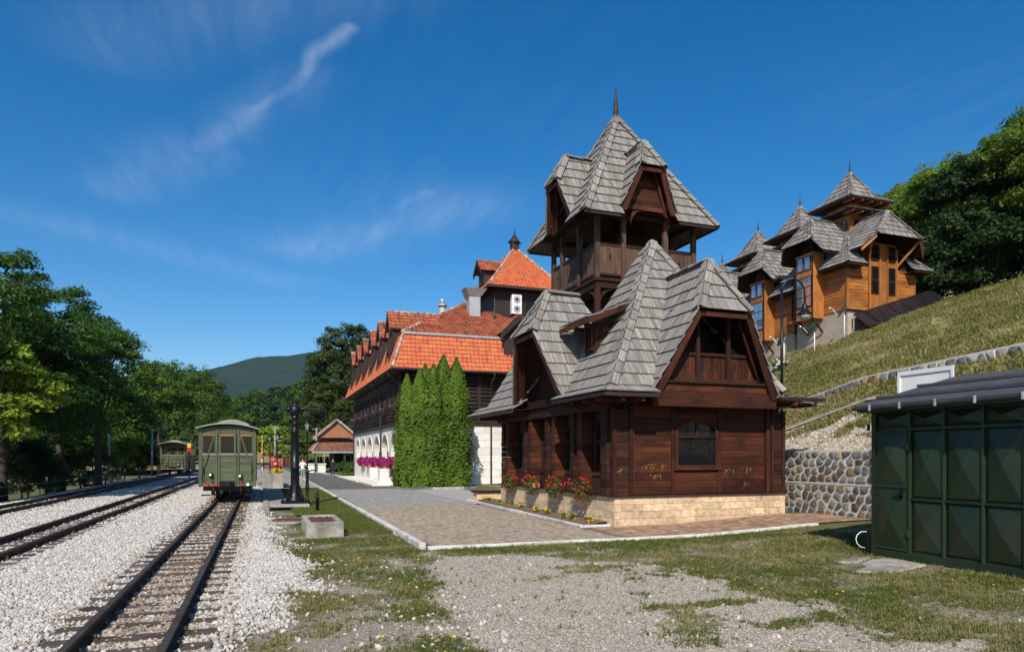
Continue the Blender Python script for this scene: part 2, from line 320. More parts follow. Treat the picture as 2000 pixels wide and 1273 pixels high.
    def build(s, name, mats, parent=None, kind=None, bevel=0):
        og = origin_of(parent) if parent is not None else V3((0, 0, 0))
        me = s.mesh(name, mats, og)
        o = add_obj(name, me, parent)
        if bevel:
            bv = o.modifiers.new('bevel', 'BEVEL'); bv.width = bevel; bv.segments = 1; bv.limit_method = 'ANGLE'
        if kind: o['kind'] = kind
        return o
    def mesh(s, name, mats, og=V3((0, 0, 0))):
        me = bpy.data.meshes.new(name)
        if og.length: me.from_pydata([(x - og.x, y - og.y, z - og.z) for x, y, z in s.v], [], s.f)
        else: me.from_pydata(s.v, [], s.f)
        a = me.attributes.new('gc', 'FLOAT_VECTOR', 'POINT'); a.data.foreach_set('vector', np.array(s.gc, dtype=np.float32).ravel())
        a = me.attributes.new('rnd', 'FLOAT', 'FACE'); a.data.foreach_set('value', np.array(s.r, dtype=np.float32))
        for m in ([mats] if isinstance(mats, str) else mats): me.materials.append(MATS[m])
        me.polygons.foreach_set('material_index', np.array(s.m, dtype=np.int32)); me.polygons.foreach_set('use_smooth', np.array(s.sm, dtype=bool))
        me.update()
        return me

def copy_tree(o, parent=None):
    c = o.copy(); COL.objects.link(c); c.parent = parent
    for ch in list(o.children): copy_tree(ch, c)
    return c

def clip_poly(sub, win):
    out = sub
    for i in range(len(win)):
        a, b = win[i], win[(i + 1) % len(win)]; inp = out; out = []
        if not inp: return []
        sd = lambda p: (b[0] - a[0]) * (p[1] - a[1]) - (b[1] - a[1]) * (p[0] - a[0])
        for j in range(len(inp)):
            p, q = inp[j], inp[(j + 1) % len(inp)]; dp, dq = sd(p), sd(q)
            if dp >= 0: out.append(p)
            if (dp >= 0) != (dq >= 0):
                t = dp / (dp - dq); out.append((p[0] + t * (q[0] - p[0]), p[1] + t * (q[1] - p[1])))
    return out
def area2(p): return abs(sum(p[i][0] * p[(i + 1) % len(p)][1] - p[(i + 1) % len(p)][0] * p[i][1] for i in range(len(p)))) / 2
CAMP = V3((0, 0, 2))
def lay(poly, course, width, thick=.025, lap=.08, skip=None, jit=.25, gap=.004, over=.0, lift=None, tile=False, store=None, jitlen=.0, ref=None):
    """cover a planar convex roof polygon with lapped boards; returns list of dicts"""
    poly = [V3(p) for p in poly]; n = V3((0, 0, 0))
    for i in range(len(poly)): n += (poly[i]).cross(poly[(i + 1) % len(poly)])
    n.normalize()
    if n.z < 0: n = -n
    s = V3((0, 0, 1)).cross(n).normalized(); t = n.cross(s); o = poly[0] if ref is None else V3(ref)
    pl = [((p - o).dot(s), (p - o).dot(t)) for p in poly]
    sg = sum(pl[i][0] * pl[(i + 1) % len(pl)][1] - pl[(i + 1) % len(pl)][0] * pl[i][1] for i in range(len(pl)))
    if sg < 0: pl = pl[::-1]
    t0 = min(p[1] for p in pl); t1 = max(p[1] for p in pl); s0 = min(p[0] for p in pl); s1 = max(p[0] for p in pl)
    res = []; lift = thick * 1.7 if lift is None else lift
    k = 0; tt = t0
    while tt < t1 - .02:
        x = s0 - (rng.random() * width if not tile else 0)
        while x < s1:
            w = width * (1 + (rng.random() - .5) * 2 * jit)
            jl = (rng.random() - .5) * 2 * jitlen
            rect = [(x + gap, tt + jl), (x + w - gap, tt + jl), (x + w - gap, tt + course + lap), (x + gap, tt + course + lap)]
            q = clip_poly(rect, pl)
            x += w
            if len(q) < 3 or area2(q) < .15 * width * .1: continue
            c2 = (sum(a[0] for a in q) / len(q), sum(a[1] for a in q) / len(q)); c3 = o + s * c2[0] + t * c2[1]
            if skip is not None and skip(c3): continue
            jz = rng.random() * thick * .12
            h = lambda b: lift * (1 - (b - tt) / (course + lap)) + jz
            vs = [o + s * a + t * b + n * h(b) for a, b in q]; m = len(q)
            if tile:   # arched clay tile: split across
                res.append(('tile', [vs, s, n, thick], c3, n, area2(q)))
                continue
            of = (rng.random() * 50, rng.random() * 50, rng.random() * 9)
            vv = vs + [p + n * thick for p in vs]
            gc = [(b + of[0], a + of[1], of[2]) for a, b in q] + [(b + of[0], a + of[1], of[2] + thick) for a, b in q]
            fs = [tuple(range(m))[::-1], tuple(range(m, 2 * m))] + [(i, (i + 1) % m, m + (i + 1) % m, m + i) for i in range(m)]
            res.append(('board', [vv, fs, gc], c3, n, area2(q)))
        tt += course; k += 1
    if store is not None: store += res
    return res
def tile_into(mb, d, width):
    vs, s, n, th = d
    # quad -> arched strip with a roll on one side
    if len(vs) != 4:
        m = len(vs); mb.add(vs + [p + n * th for p in vs], [tuple(range(m))[::-1], tuple(range(m, 2 * m))] + [(i, (i + 1) % m, m + (i + 1) % m, m + i) for i in range(m)]); return
    ss = sorted(vs, key=lambda p: p.dot(V3((0, 0, 1)))); lo = sorted(ss[:2], key=lambda p: p.dot(s)); hi = sorted(ss[2:], key=lambda p: p.dot(s))
    fr = [(0, .0), (.12, .75), (.30, .95), (.48, .45), (.75, .15), (1, .35)]
    v = []
    for a, b in ((lo[0], lo[1]), (hi[0], hi[1])):
        for f, hh in fr: v.append(a.lerp(b, f) + n * (hh * th * 1.7))
    k = len(fr); fs = [(i, i + 1, k + i + 1, k + i) for i in range(k - 1)]
    v += [lo[0] - n * th * .5, lo[1] - n * th * .5]; fs += [(2 * k, 2 * k + 1) + tuple(range(k - 1, -1, -1))]
    mb.add(v, fs)
def emit(store, parent, name, matname, limit=300, restname=None, width=.3):
    def score(e):
        d = CAMP - e[2]; L = d.length
        fc = d.dot(e[3]) / L
        return (e[4] * max(fc, 0) / (L * L)) if fc > 0 else -1
    st = sorted(store, key=score, reverse=True); rest = MB(); k = 0
    for e in st:
        mb = MB() if k < limit and score(e) > 0 else rest
        if e[0] == 'board': mb.add(e[1][0], e[1][1], e[1][2])
        else: tile_into(mb, e[1], width)
        if mb is not rest: mb.build(name, matname, parent); k += 1
    if rest.f: rest.build(restname or (name + '_rows'), matname, parent, kind='stuff')
def caps(store, a, b, w=.19, ln=.43, th=.03, up=None, down=None):
    """stepped boards along a hip or ridge, two leaves"""
    a, b = V3(a), V3(b); d = (b - a); L = d.length; d.normalize(); k = max(1, int(L / ln)); ln = L / k
    hz = d.cross(V3((0, 0, 1))).normalized(); nn = hz.cross(d).normalized()
    if nn.z < 0: nn = -nn
    for i in range(k):
        for sg in (-1, 1):
            side = (hz * sg * .82 - nn * .57).normalized(); nrm = (hz * sg * .57 + nn * .82)
            p0 = a + d * (i * ln) ; p1 = a + d * ((i + 1) * ln + .06)
            if d.z < 0: l0, l1 = .015, .055
            else: l0, l1 = .055, .015
            base = nn * .075
            q = [p0 + base + nrm * l0 - side * .01, p1 + base + nrm * l1 - side * .01, p1 + base + nrm * l1 + side * w, p0 + base + nrm * l0 + side * w]
            of = rng.random() * 50; vv = q + [p + nrm * th for p in q]
            gc = [(of, 0, of), (of + ln, 0, of), (of + ln, w, of), (of, w, of)] * 2
            fs = [(3, 2, 1, 0), (4, 5, 6, 7), (0, 1, 5, 4), (1, 2, 6, 5), (2, 3, 7, 6), (3, 0, 4, 7)]
            store.append(('board', [vv, fs, gc], (p0 + p1) / 2, nrm, ln * w))

def vnoise(X, Y, sc=1.0, seed=0):
    """numpy value noise in 0..1"""
    x = np.asarray(X) * sc + seed * 17.3; y = np.asarray(Y) * sc - seed * 9.7
    xi = np.floor(x).astype(np.int64); yi = np.floor(y).astype(np.int64); fx = x - xi; fy = y - yi
    fx = fx * fx * (3 - 2 * fx); fy = fy * fy * (3 - 2 * fy)
    def hsh(a, b):
        h = (a * 374761393 + b * 668265263 + seed * 362437) & 0x7fffffff; h = ((h ^ (h >> 13)) * 1274126177) & 0x7fffffff
        return ((h ^ (h >> 16)) & 0xffff) / 65535.0
    return (hsh(xi, yi) * (1 - fx) + hsh(xi + 1, yi) * fx) * (1 - fy) + (hsh(xi, yi + 1) * (1 - fx) + hsh(xi + 1, yi + 1) * fx) * fy
def fbm(X, Y, sc=1.0, seed=0, o=4):
    t = 0; a = .5; n = 0
    for i in range(o): t = t + a * vnoise(X, Y, sc * 2 ** i, seed + i * 3); n += a; a *= .55
    return t / n
def np_mesh(name, verts, faces, mats, smooth=False, rnd=None, gc=False, matidx=None):
    """verts (n,3), faces (m,k) all same k"""
    me = bpy.data.meshes.new(name); n, m, k = len(verts), len(faces), faces.shape[1]
    me.vertices.add(n); me.vertices.foreach_set('co', np.asarray(verts, dtype=np.float32).ravel())
    me.loops.add(m * k); me.loops.foreach_set('vertex_index', faces.astype(np.int32).ravel())
    me.polygons.add(m); me.polygons.foreach_set('loop_start', np.arange(0, m * k, k, dtype=np.int32)); me.polygons.foreach_set('loop_total', np.full(m, k, dtype=np.int32))
    for q in ([mats] if isinstance(mats, str) else mats): me.materials.append(MATS[q])
    if matidx is not None: me.polygons.foreach_set('material_index', matidx.astype(np.int32))
    if smooth: me.polygons.foreach_set('use_smooth', np.ones(m, dtype=bool))
    me.update(calc_edges=True)
    if rnd is not None:
        a = me.attributes.new('rnd', 'FLOAT', 'FACE'); a.data.foreach_set('value', rnd.astype(np.float32))
    if gc:
        a = me.attributes.new('gc', 'FLOAT_VECTOR', 'POINT'); a.data.foreach_set('vector', np.asarray(verts, dtype=np.float32).ravel())
    return me
def grid_mesh(name, xs, ys, zf, matname, loc=None):
    X, Y = np.meshgrid(xs, ys, indexing='ij'); Z = zf(X, Y); nx, ny = len(xs), len(ys)
    v = np.stack([X, Y, Z], -1).reshape(-1, 3); i = np.arange(nx - 1)[:, None] * ny + np.arange(ny - 1)[None, :]
    f = np.stack([i, i + ny, i + ny + 1, i + 1], -1).reshape(-1, 4)
    return np_mesh(name, v, f, matname, True, gc=True), v

SCN = [0]
def scatter(name, pts, scl, rot, idx, protos, label=None, cat=None):
    """one 'stuff' object that instances the prototype meshes on points (geometry nodes)"""
    SCN[0] += 1
    me = bpy.data.meshes.new(name); me.vertices.add(len(pts)); me.vertices.foreach_set('co', np.asarray(pts, np.float32).ravel())
    a = me.attributes.new('scl', 'FLOAT', 'POINT'); a.data.foreach_set('value', np.asarray(scl, np.float32))
    a = me.attributes.new('rot', 'FLOAT_VECTOR', 'POINT'); a.data.foreach_set('vector', np.asarray(rot, np.float32).ravel())
    a = me.attributes.new('pick', 'INT', 'POINT'); a.data.foreach_set('value', np.asarray(idx, np.int32))
    o = add_obj(name, me); tag(o, label, cat, None, 'stuff')
    pc = bpy.data.collections.new(name + '_forms')
    for i, pm in enumerate(protos): pc.objects.link(bpy.data.objects.new('%02d_%s' % (i, name), pm))
    g = bpy.data.node_groups.new(name, 'GeometryNodeTree'); g.interface.new_socket('Geometry', in_out='INPUT', socket_type='NodeSocketGeometry'); g.interface.new_socket('Geometry', in_out='OUTPUT', socket_type='NodeSocketGeometry')
    A = g.nodes.new; gi, go = A('NodeGroupInput'), A('NodeGroupOutput'); ip = A('GeometryNodeInstanceOnPoints'); ci = A('GeometryNodeCollectionInfo')
    ci.inputs['Collection'].default_value = pc; ci.inputs['Separate Children'].default_value = True; ci.inputs['Reset Children'].default_value = True
    def at(nm, ty):
        n = A('GeometryNodeInputNamedAttribute'); n.data_type = ty; n.inputs['Name'].default_value = nm; return n.outputs['Attribute']
    L = g.links.new
    L(gi.outputs[0], ip.inputs['Points']); L(ci.outputs[0], ip.inputs['Instance']); ip.inputs['Pick Instance'].default_value = True
    L(at('pick', 'INT'), ip.inputs['Instance Index']); L(at('rot', 'FLOAT_VECTOR'), ip.inputs['Rotation']); L(at('scl', 'FLOAT'), ip.inputs['Scale'])
    L(ip.outputs[0], go.inputs[0])
    md = o.modifiers.new('scatter', 'NODES'); md.node_group = g
    return o
def in_view(X, Y, margin=3.0, near=2.0):
    c, s = math.cos(YAW), math.sin(YAW); d = X * s + Y * c; r = X * c - Y * s
    return (d > near) & (np.abs(r) < d * .7463 * 1.03 + margin)
# ------------------------------------------------------------------ terrain
def sst(a, b, x):
    t = np.clip((np.asarray(x, float) - a) / (b - a), 0, 1); return t * t * (3 - 2 * t)
EDGE_Y = [0, 5, 7.5, 8.9, 10.7, 12.35, 15.7, 21.9, 30, 200]; EDGE_X = [-.5, -.4, -.15, .06, .6, .85, .35, .2, .05, .05]
def ballast_d(X, Y):   # >0 inside ballast
    return np.interp(Y, EDGE_Y, EDGE_X) - X + (fbm(X, Y, 1.3, 3) - .5) * 1.3
GRAV = [(3.3, 13.5), (4.8, 12.9), (6.0, 12.0), (6.9, 10.7), (6.6, 8.9), (7.1, 7.6), (6.8, 6), (6.4, 5.2), (6.0, 1), (1.6, 1), (2.5, 6.6), (2.1, 7.5), (2.4, 9.1), (2.8, 11)]
def poly_sd(X, Y, P):
    X = np.asarray(X, float); Y = np.asarray(Y, float); d = np.full(X.shape, 1e9); ins = np.zeros(X.shape, bool)
    for i in range(len(P)):
        (x0, y0), (x1, y1) = P[i], P[(i + 1) % len(P)]
        dx, dy = x1 - x0, y1 - y0; t = np.clip(((X - x0) * dx + (Y - y0) * dy) / (dx * dx + dy * dy), 0, 1)
        d = np.minimum(d, np.hypot(X - x0 - t * dx, Y - y0 - t * dy))
        c = ((y0 > Y) != (y1 > Y)); xx = (x1 - x0) * (Y - y0) / (y1 - y0 + 1e-12) + x0; ins ^= c & (X < xx)
    return np.where(ins, d, -d)
def gravel_d(X, Y): return poly_sd(X, Y, GRAV) + (fbm(X, Y, 1.5, 8) - .5) * (1.7 + 1.6 * sst(4.5, 6.5, X))
def wear(X, Y): return fbm(X, Y, .9, 21)
def grass_m(X, Y):     # 0..1 grass cover
    b = ballast_d(X, Y); g = gravel_d(X, Y)
    c = np.clip((fbm(X, Y, 1.1, 12) - .30) * 3.2, 0, 1) * sst(.15, -.35, b) * sst(.25, -.55, g)
    bare = sst(.52, .68, fbm(X, Y, .8, 31)) * sst(-2.0, -.4, g)
    strip = sst(1.1, .3, np.abs(Y - 13.9)) * sst(3.2, 3.8, X) * sst(.5, -.1, g)
    c = np.maximum(c * (1 - .75 * bare), strip)
    right = sst(6.3, 8.2, X) * np.clip((fbm(X, Y, 1.3, 44) - .33) * 3.4, 0, 1)
    left = sst(-10.2, -11.0, X)
    isl = sst(.54, .68, fbm(X * 1.1, Y * 2.0, 1.2, 101)) * sst(3.6, 5.4, X) * sst(12.2, 10.8, Y) * .75
    track = sst(.5, .7, fbm(X, Y, .45, 77)) * .5 * sst(-4.5, -3.2, X) * sst(15, 19, Y) * sst(.0, .3, b)
    return np.clip(np.maximum(np.maximum(np.maximum(np.maximum(c, isl), right * sst(.2, -.3, g)), left), track), 0, 1)
def GZ(X, Y):
    X = np.asarray(X, float); Y = np.asarray(Y, float)
    z = .2 * sst(9.5, 15.5, X) + .10 * sst(.25, -.35, X - np.interp(Y, EDGE_Y, EDGE_X)) * sst(-10.2, -9.4, X)
    z = z - 1.6 * sst(-10.4, -15, X)
    return z + (fbm(X, Y, .7, 5) - .5) * .05 * sst(60, 30, np.abs(Y)) * (1 - sst(3.0, 3.4, X) * sst(14.0, 14.4, Y) * 1.0)
def gz(x, y): return float(GZ(np.array([x]), np.array([y]))[0])

def ground_material():
    m = bpy.data.materials.new('ground_mix'); m.use_nodes = True; t = m.node_tree; t.nodes.clear(); L = t.links.new
    N = lambda ty, **k: _n(t, ty, **k)
    out = N('ShaderNodeOutputMaterial'); p = N('ShaderNodeBsdfPrincipled'); L(p.outputs[0], out.inputs[0]); p.inputs['Roughness'].default_value = .95; p.inputs['Specular IOR Level'].default_value = .15
    pos = N('ShaderNodeTexCoord').outputs['Object']; ma = N('ShaderNodeAttribute', attribute_name='mask'); sp = N('ShaderNodeSeparateColor'); L(ma.outputs['Color'], sp.inputs[0])
    def noise(sc, d=6, r=.6):
        n = N('ShaderNodeTexNoise'); n.inputs['Scale'].default_value = sc; n.inputs['Detail'].default_value = d; n.inputs['Roughness'].default_value = r; L(pos, n.inputs['Vector']); return n.outputs[0]
    def ramp(f, a, b, x0=.3, x1=.7):
        r = N('ShaderNodeMapRange'); r.inputs[1].default_value = x0; r.inputs[2].default_value = x1; L(f, r.inputs[0])
        q = N('ShaderNodeMix', data_type='RGBA'); L(r.outputs[0], q.inputs[0])
        for i, c in ((6, a), (7, b)):
            if isinstance(c, tuple): q.inputs[i].default_value = c
            else: L(c, q.inputs[i])
        return q.outputs[2]
    def vor(sc):
        v = N('ShaderNodeTexVoronoi'); v.inputs['Scale'].default_value = sc; L(pos, v.inputs['Vector']); return v
    n_f = noise(9); n_m = noise(1.2); n_vf = noise(60, 4)
    vb = vor(14); vg = vor(38)
    sc = N('ShaderNodeSeparateColor'); L(vb.outputs['Color'], sc.inputs[0]); sg = N('ShaderNodeSeparateColor'); L(vg.outputs['Color'], sg.inputs[0])
    bal = ramp(sc.outputs[0], (.36, .335, .30, 1), (.66, .64, .59, 1), 0, 1)
    bal = ramp(vb.outputs['Distance'], bal, (.12, .105, .09, 1), .45, .75)
    gra = ramp(sg.outputs[0], (.29, .24, .185, 1), (.60, .525, .43, 1), 0, 1)
    gra = ramp(n_m, gra, (.42, .36, .285, 1), .42, .7)
    gra = ramp(vg.outputs['Distance'], gra, (.16, .145, .125, 1), .5, .85)
    dirt = ramp(n_f, (.22, .18, .135, 1), (.37, .32, .26, 1))
    grs = ramp(n_f, (.075, .082, .026, 1), (.155, .15, .058, 1)); grs = ramp(n_m, grs, (.20, .165, .09, 1), .5, .72)
    c = ramp(sp.outputs[2], dirt, gra, .2, .8); c = ramp(sp.outputs[0], c, bal, .3, .7)
    a2 = N('ShaderNodeMath', operation='ADD'); L(sp.outputs[1], a2.inputs[0]); m2 = N('ShaderNodeMath', operation='MULTIPLY_ADD'); L(n_f, m2.inputs[0]); m2.inputs[1].default_value = .7; m2.inputs[2].default_value = -.35; L(m2.outputs[0], a2.inputs[1])
    c = ramp(a2.outputs[0], c, grs, .2, .8)
    L(c, p.inputs['Base Color'])
    bp = N('ShaderNodeBump'); bp.inputs['Strength'].default_value = .7; bp.inputs['Distance'].default_value = .03
    ad = N('ShaderNodeMath', operation='ADD'); L(n_vf, ad.inputs[0]); L(n_f, ad.inputs[1]); L(ad.outputs[0], bp.inputs['Height']); L(bp.outputs[0], p.inputs['Normal'])
    MATS['ground_mix'] = m
ground_material()
def lines(segs):
    r = []
    for a, b, d in segs: r += list(np.arange(a, b, d))
    return np.array(r + [segs[-1][1]])
gx = lines([(-9000, -1000, 800), (-1000, -100, 90), (-100, -20, 6), (-20, -6, .4), (-6, 13, .14), (13, 20, .5), (20, 100, 8), (100, 1000, 90), (1000, 9000, 800)])
gy = lines([(-200, -10, 19), (-10, 3, 1), (3, 20, .14), (20, 40, .4), (40, 130, 2), (130, 1000, 60), (1000, 12000, 900)])
gm, gv = grid_mesh('ground', gx, gy, GZ, 'ground_mix')
mk = np.zeros((len(gv), 4), np.float32); Xv, Yv = gv[:, 0], gv[:, 1]
mk[:, 0] = sst(-.25, .2, ballast_d(Xv, Yv)) * sst(-10.6, -9.8, Xv) * sst(240, 160, Yv); mk[:, 1] = grass_m(Xv, Yv); mk[:, 2] = sst(-.6, .3, gravel_d(Xv, Yv)); mk[:, 3] = 1
far = (np.abs(Yv) > 150) | (Xv > 30) | (Xv < -30); mk[far, 1] = 1; mk[far, 0] = 0
a = gm.attributes.new('mask', 'FLOAT_COLOR', 'POINT'); a.data.foreach_set('color', mk.ravel())
tag(add_obj('ground', gm), kind='structure')

# ---- hillside to the right
ZB_Y = [-20, 5, 13, 18.4, 22.2, 30, 60, 110]; ZB = [5.2, 5.1, 4.95, 4.6, 3.85, 3.6, 3.6, 3.4]
def HZ(X, Y):
    X = np.asarray(X, float); Y = np.asarray(Y, float)
    zb = np.interp(Y, ZB_Y, ZB); top = np.interp(Y, [0, 20, 34, 50, 110], [12.6, 12.3, 11.3, 10.5, 8]); c19 = np.interp(Y, [5, 17.5, 21, 30], [3.9, 3.75, 2.85, 2.6])
    lo = 2.12 + np.clip((X - 16.3) / 2.6, 0, 1) * (c19 - 2.12)
    mid = c19 + np.clip((X - 18.9) / 1.1, 0, 1) * (zb - c19)
    hi = zb + np.clip(X - 20, 0, 20) / 20 * (top - zb) + np.clip(X - 40, 0, 200) * .30
    z = np.where(X < 18.9, lo, np.where(X < 20, mid, hi))
    pad = sst(34.2, 35.2, X) * sst(44, 42, X) * sst(32.5, 34, Y) * sst(54, 50, Y)
    return z + (fbm(X, Y, .35, 9) - .5) * .55 * sst(17, 22, X) + (fbm(X, Y, 1.6, 19) - .5) * .14
def hill_material():
    mat('hill_ground', (.18, .17, .052, 1), (.29, .265, .10, 1), (.28, .205, .115, 1), cth=(.46, .60), nscale=4, rough=.95, bump=.8, bdist=.06, rnd=0, cscale=.8, spec=.1)
    mat('hill_rubble', (.30, .24, .17, 1), (.52, .45, .36, 1), (.14, .15, .05, 1), cth=(.55, .68), nscale=7, rough=.95, bump=.9, bdist=.05, rnd=0, cscale=1.3, spec=.1)
hill_material()
hx = lines([(16.15, 20, .3), (20, 48, .6), (48, 140, 4)]); hy = lines([(-25, 5, 2), (5, 50, .6), (50, 110, 3)])
hm, hv = grid_mesh('hillside', hx, hy, HZ, 'hill_ground'); hm.materials.append(MATS['hill_rubble'])
fc = np.zeros(len(hm.polygons) * 3, np.float32); hm.polygons.foreach_get('center', fc); fc = fc.reshape(-1, 3)
hm.polygons.foreach_set('material_index', ((fc[:, 0] < 18.9) & (fc[:, 1] < 40)).astype(np.int32))
tag(add_obj('hillside', hm), kind='structure')

# ---- far mountains
def mountain(name, xs, ys, f, a, b, c):
    mat(name + '_woods', a, b, c, cth=(.64, .70), nscale=.03, cscale=.004, rough=1, bump=1, bdist=12, rnd=0, spec=0, detail=8)
    me, _ = grid_mesh(name, xs, ys, f, name + '_woods'); tag(add_obj(name, me), kind='structure')
def ridge_far(X, Y):
    top = np.minimum(392 + .205 * X, 440) + 34 * (fbm(X, Y * 0, .004, 2) - .5)
    return np.maximum(-5, top * np.exp(-((Y - 3000) / 900.) ** 2) + 75 * (fbm(X, Y, .006, 4, 6) - .5) - 12)
def ridge_mid(X, Y):
    top = 150 + .40 * X + 26 * (fbm(X, Y * 0, .012, 6) - .5)
    return np.maximum(-6, np.clip(top, 40, 300) * np.exp(-((Y - 1750) / 330.) ** 2) + 46 * (fbm(X, Y, .012, 14, 6) - .5) - 8)
mountain('far_mountain', np.linspace(-2200, 2200, 220), np.linspace(1900, 3900, 110), ridge_far, (.010, .024, .014, 1), (.022, .044, .024, 1), (.03, .05, .026, 1))
mountain('rocky_ridge', np.linspace(-1000, 1300, 220), np.linspace(1000, 2300, 110), ridge_mid, (.018, .042, .014, 1), (.036, .070, .024, 1), (.34, .32, .28, 1))
def HF(X, Y):   # wooded knoll behind the station
    X = np.asarray(X, float); Y = np.asarray(Y, float)
    return 24 * np.exp(-(((X - 24) / 48.) ** 2 + ((Y - 330) / 85.) ** 2)) + 10 * np.exp(-(((X - 75) / 40.) ** 2 + ((Y - 190) / 60.) ** 2)) + 6 * np.exp(-(((X + 60) / 60.) ** 2 + ((Y - 330) / 90.) ** 2)) - .6 + (fbm(X, Y, .05, 8) - .5) * 2
me, _ = grid_mesh('wooded_knoll', np.linspace(-160, 260, 90), np.linspace(140, 520, 80), HF, 'hill_ground'); tag(add_obj('wooded_knoll', me), kind='structure')

# ---- railway tracks
def rail_profile():
    return [(-.055, 0), (.055, 0), (.055, .012), (.012, .03), (.012, .085), (.033, .095), (.033, .125), (-.033, .125), (-.033, .095), (-.012, .085), (-.012, .03), (-.055, .012)]
RZ = .125; SLEEP = []
def track(label, xc, y0, y1, sl0, curve=None):
    t = thing('railway_track', label, 'railway track', (xc(20), 20, 0), 'railway tracks side by side')
    og = ORI[t.name]
    for sg in (-1, 1):
        b = MB(); pf = rail_profile(); n = len(pf); ys = [y0 + (y1 - y0) * i / 40. for i in range(41)]; vs = []; fs = []; gc = []
        for i, y in enumerate(ys):
            for px, pz in pf: vs.append((xc(y) + sg * .42 + px, y, RZ + pz)); gc.append((y, px, pz))
        top = []
        for i in range(40):
            for k in range(n):
                (top if k in (5, 6, 7) else fs).append((i * n + k, (i + 1) * n + k, (i + 1) * n + (k + 1) % n, i * n + (k + 1) % n))
        fs.append(tuple(range(n))); b.add(vs, fs, gc, .3)
        b.cm = 1; base = 0
        for f in top: b.f.append(f); b.r.append(.3); b.m.append(1); b.sm.append(False)
        b.build('rail', ['rust', 'rail_top'], t)
    sm = []
    for q in range(4):
        b = MB(); r2 = random.Random(q)
        x0, x1 = -.78 - r2.random() * .06, .78 + r2.random() * .06
        ysg = [-.10, -.09, .09, .10]; b.obox((0, 0, 0), (V3((1, r2.uniform(-.01, .01), 0)), V3((0, 1, 0)), V3((0, 0, 1))), (.79 + r2.random() * .05, .10 + r2.random() * .015, .075))
        b.cm = 1
        for sg in (-1, 1):
            b.box(sg * .42 - .11, sg * .42 + .11, -.07, .07, .072, .085)
            for e in (-1, 1): b.cyl((sg * .42 + e * .075, 0.03 * e, .08), (sg * .42 + e * .075, .03 * e, .125), .018, n=6)
        sm.append(b.mesh('sleeper', ['sleeper', 'rust']))
    y = sl0; i = 0; SLEEP.append([])
    while y < min(y1, 48):
        o = add_obj('sleeper', sm[i % 4], t, (xc(y) - og.x + rng.uniform(-.03, .03), y - og.y, .047 + rng.uniform(-.012, .012)))
        o.rotation_euler = (0, 0, rng.uniform(-.02, .02)); SLEEP[-1].append((xc(y), y)); y += .58 + rng.uniform(-.03, .03); i += 1
    return t
track('nearest railway track running up to the green wagon on white ballast', lambda y: -1.27, 2.5, 95, 2.8)
track('middle railway track with rusty rails left of the nearest one', lambda y: -4.85 + max(0, (y - 15)) * .004, 4, 110, 8)
track('farthest railway track along the row of trees on the left', lambda y: -8.3 + max(0, (y - 25)) * .011, 10, 110, 20)

# ---- paved surfaces
def sheet(name, poly, z, m, kind='structure', label=None):
    b = MB(); b.add([(x, y, z(x, y) if callable(z) else z) for x, y in poly], [tuple(range(len(poly)))], [(x, y, 0) for x, y in poly], .5)
    o = b.build(name, m); tag(o, label, kind=kind); return o
def strip_sheet(name, x0, x1, y0, y1, dx, m, dz):
    xs = np.arange(x0, x1 + 1e-6, dx); v = []; f = []; g = []
    for i, x in enumerate(xs):
        for y in (y0, y1): v.append((x, y, .2 * float(sst(9.5, 15.5, x)) + dz)); g.append((x, y, 0))
        if i: f.append((2 * i - 2, 2 * i, 2 * i + 1, 2 * i - 1))
    b = MB(); b.add(v, f, g, .5); o = b.build(name, m); tag(o, kind='structure'); return o
mat('paving_bed', (.105, .09, .07, 1), (.16, .14, .11, 1), nscale=8, rough=.95, bump=.5, rnd=0)
pav = strip_sheet('brick_pavement', 3.45, 8.25, 14.45, 27.0, .6, 'paving_bed', .035)
pav2 = strip_sheet('brick_footpath', 8.25, 16.05, 14.45, 17.0, .6, 'paving_bed', .035)
def pavers(parent, x0, x1, y0, y1, m, redfn=None, limit=300, sx=.10, sy=.20):
    rows = []
    nx = int((x1 - x0) / sx)
    for i in range(nx):
        x = x0 + i * sx; y = y0 - (i % 2) * sy / 2
        while y < y1:
            a, c = max(y, y0), min(y + sy, y1)
            if c - a > .03: rows.append((x, x + sx, a, c))
            y += sy
    rows.sort(key=lambda q: (q[0] + q[1]) ** 2 / 4 + q[2] ** 2); rest = MB(); rest2 = MB()
    for k, (a, c, d, e) in enumerate(rows):
        zb = .2 * float(sst(9.5, 15.5, (a + c) / 2)); h = .052 + rng.uniform(-.003, .003); g = .005
        bb = MB() if k < limit else rest
        vs = [(a + g, d + g, zb + .03), (c - g, d + g, zb + .03), (c - g, e - g, zb + .03), (a + g, e - g, zb + .03)]
        i = .004; vs += [(a + g + i, d + g + i, zb + h), (c - g - i, d + g + i, zb + h), (c - g - i, e - g - i, zb + h), (a + g + i, e - g - i, zb + h)]
        bb.add(vs, [(4, 5, 6, 7), (0, 1, 5, 4), (1, 2, 6, 5), (2, 3, 7, 6), (3, 0, 4, 7)])
        if k < limit: bb.build('paving_brick', m, parent)
    if rest.f: rest.build('paving_bricks', m, parent, kind='stuff')
pavers(pav, 3.5, 8.2, 14.5, 27.0, 'paver')
pavers(pav2, 8.3, 16.0, 14.5, 16.72, 'paver_red', sx=.20, sy=.20)
gp = strip_sheet('grey_pavement', 3.45, 8.2, 27.0, 41.0, .8, 'paving_bed', .034)
b = MB()
for iy in range(70):
    for ix in range(23):
        x = 3.5 + ix * .2 + (.1 if iy % 2 else 0); y = 27.02 + iy * .2
        b.add([(x + .006, y + .006, .05), (x + .194, y + .006, .05), (x + .194, y + .194, .05), (x + .006, y + .194, .05)], [(0, 1, 2, 3)])
b.build('grey_pavers', 'paver_grey', gp, kind='stuff')
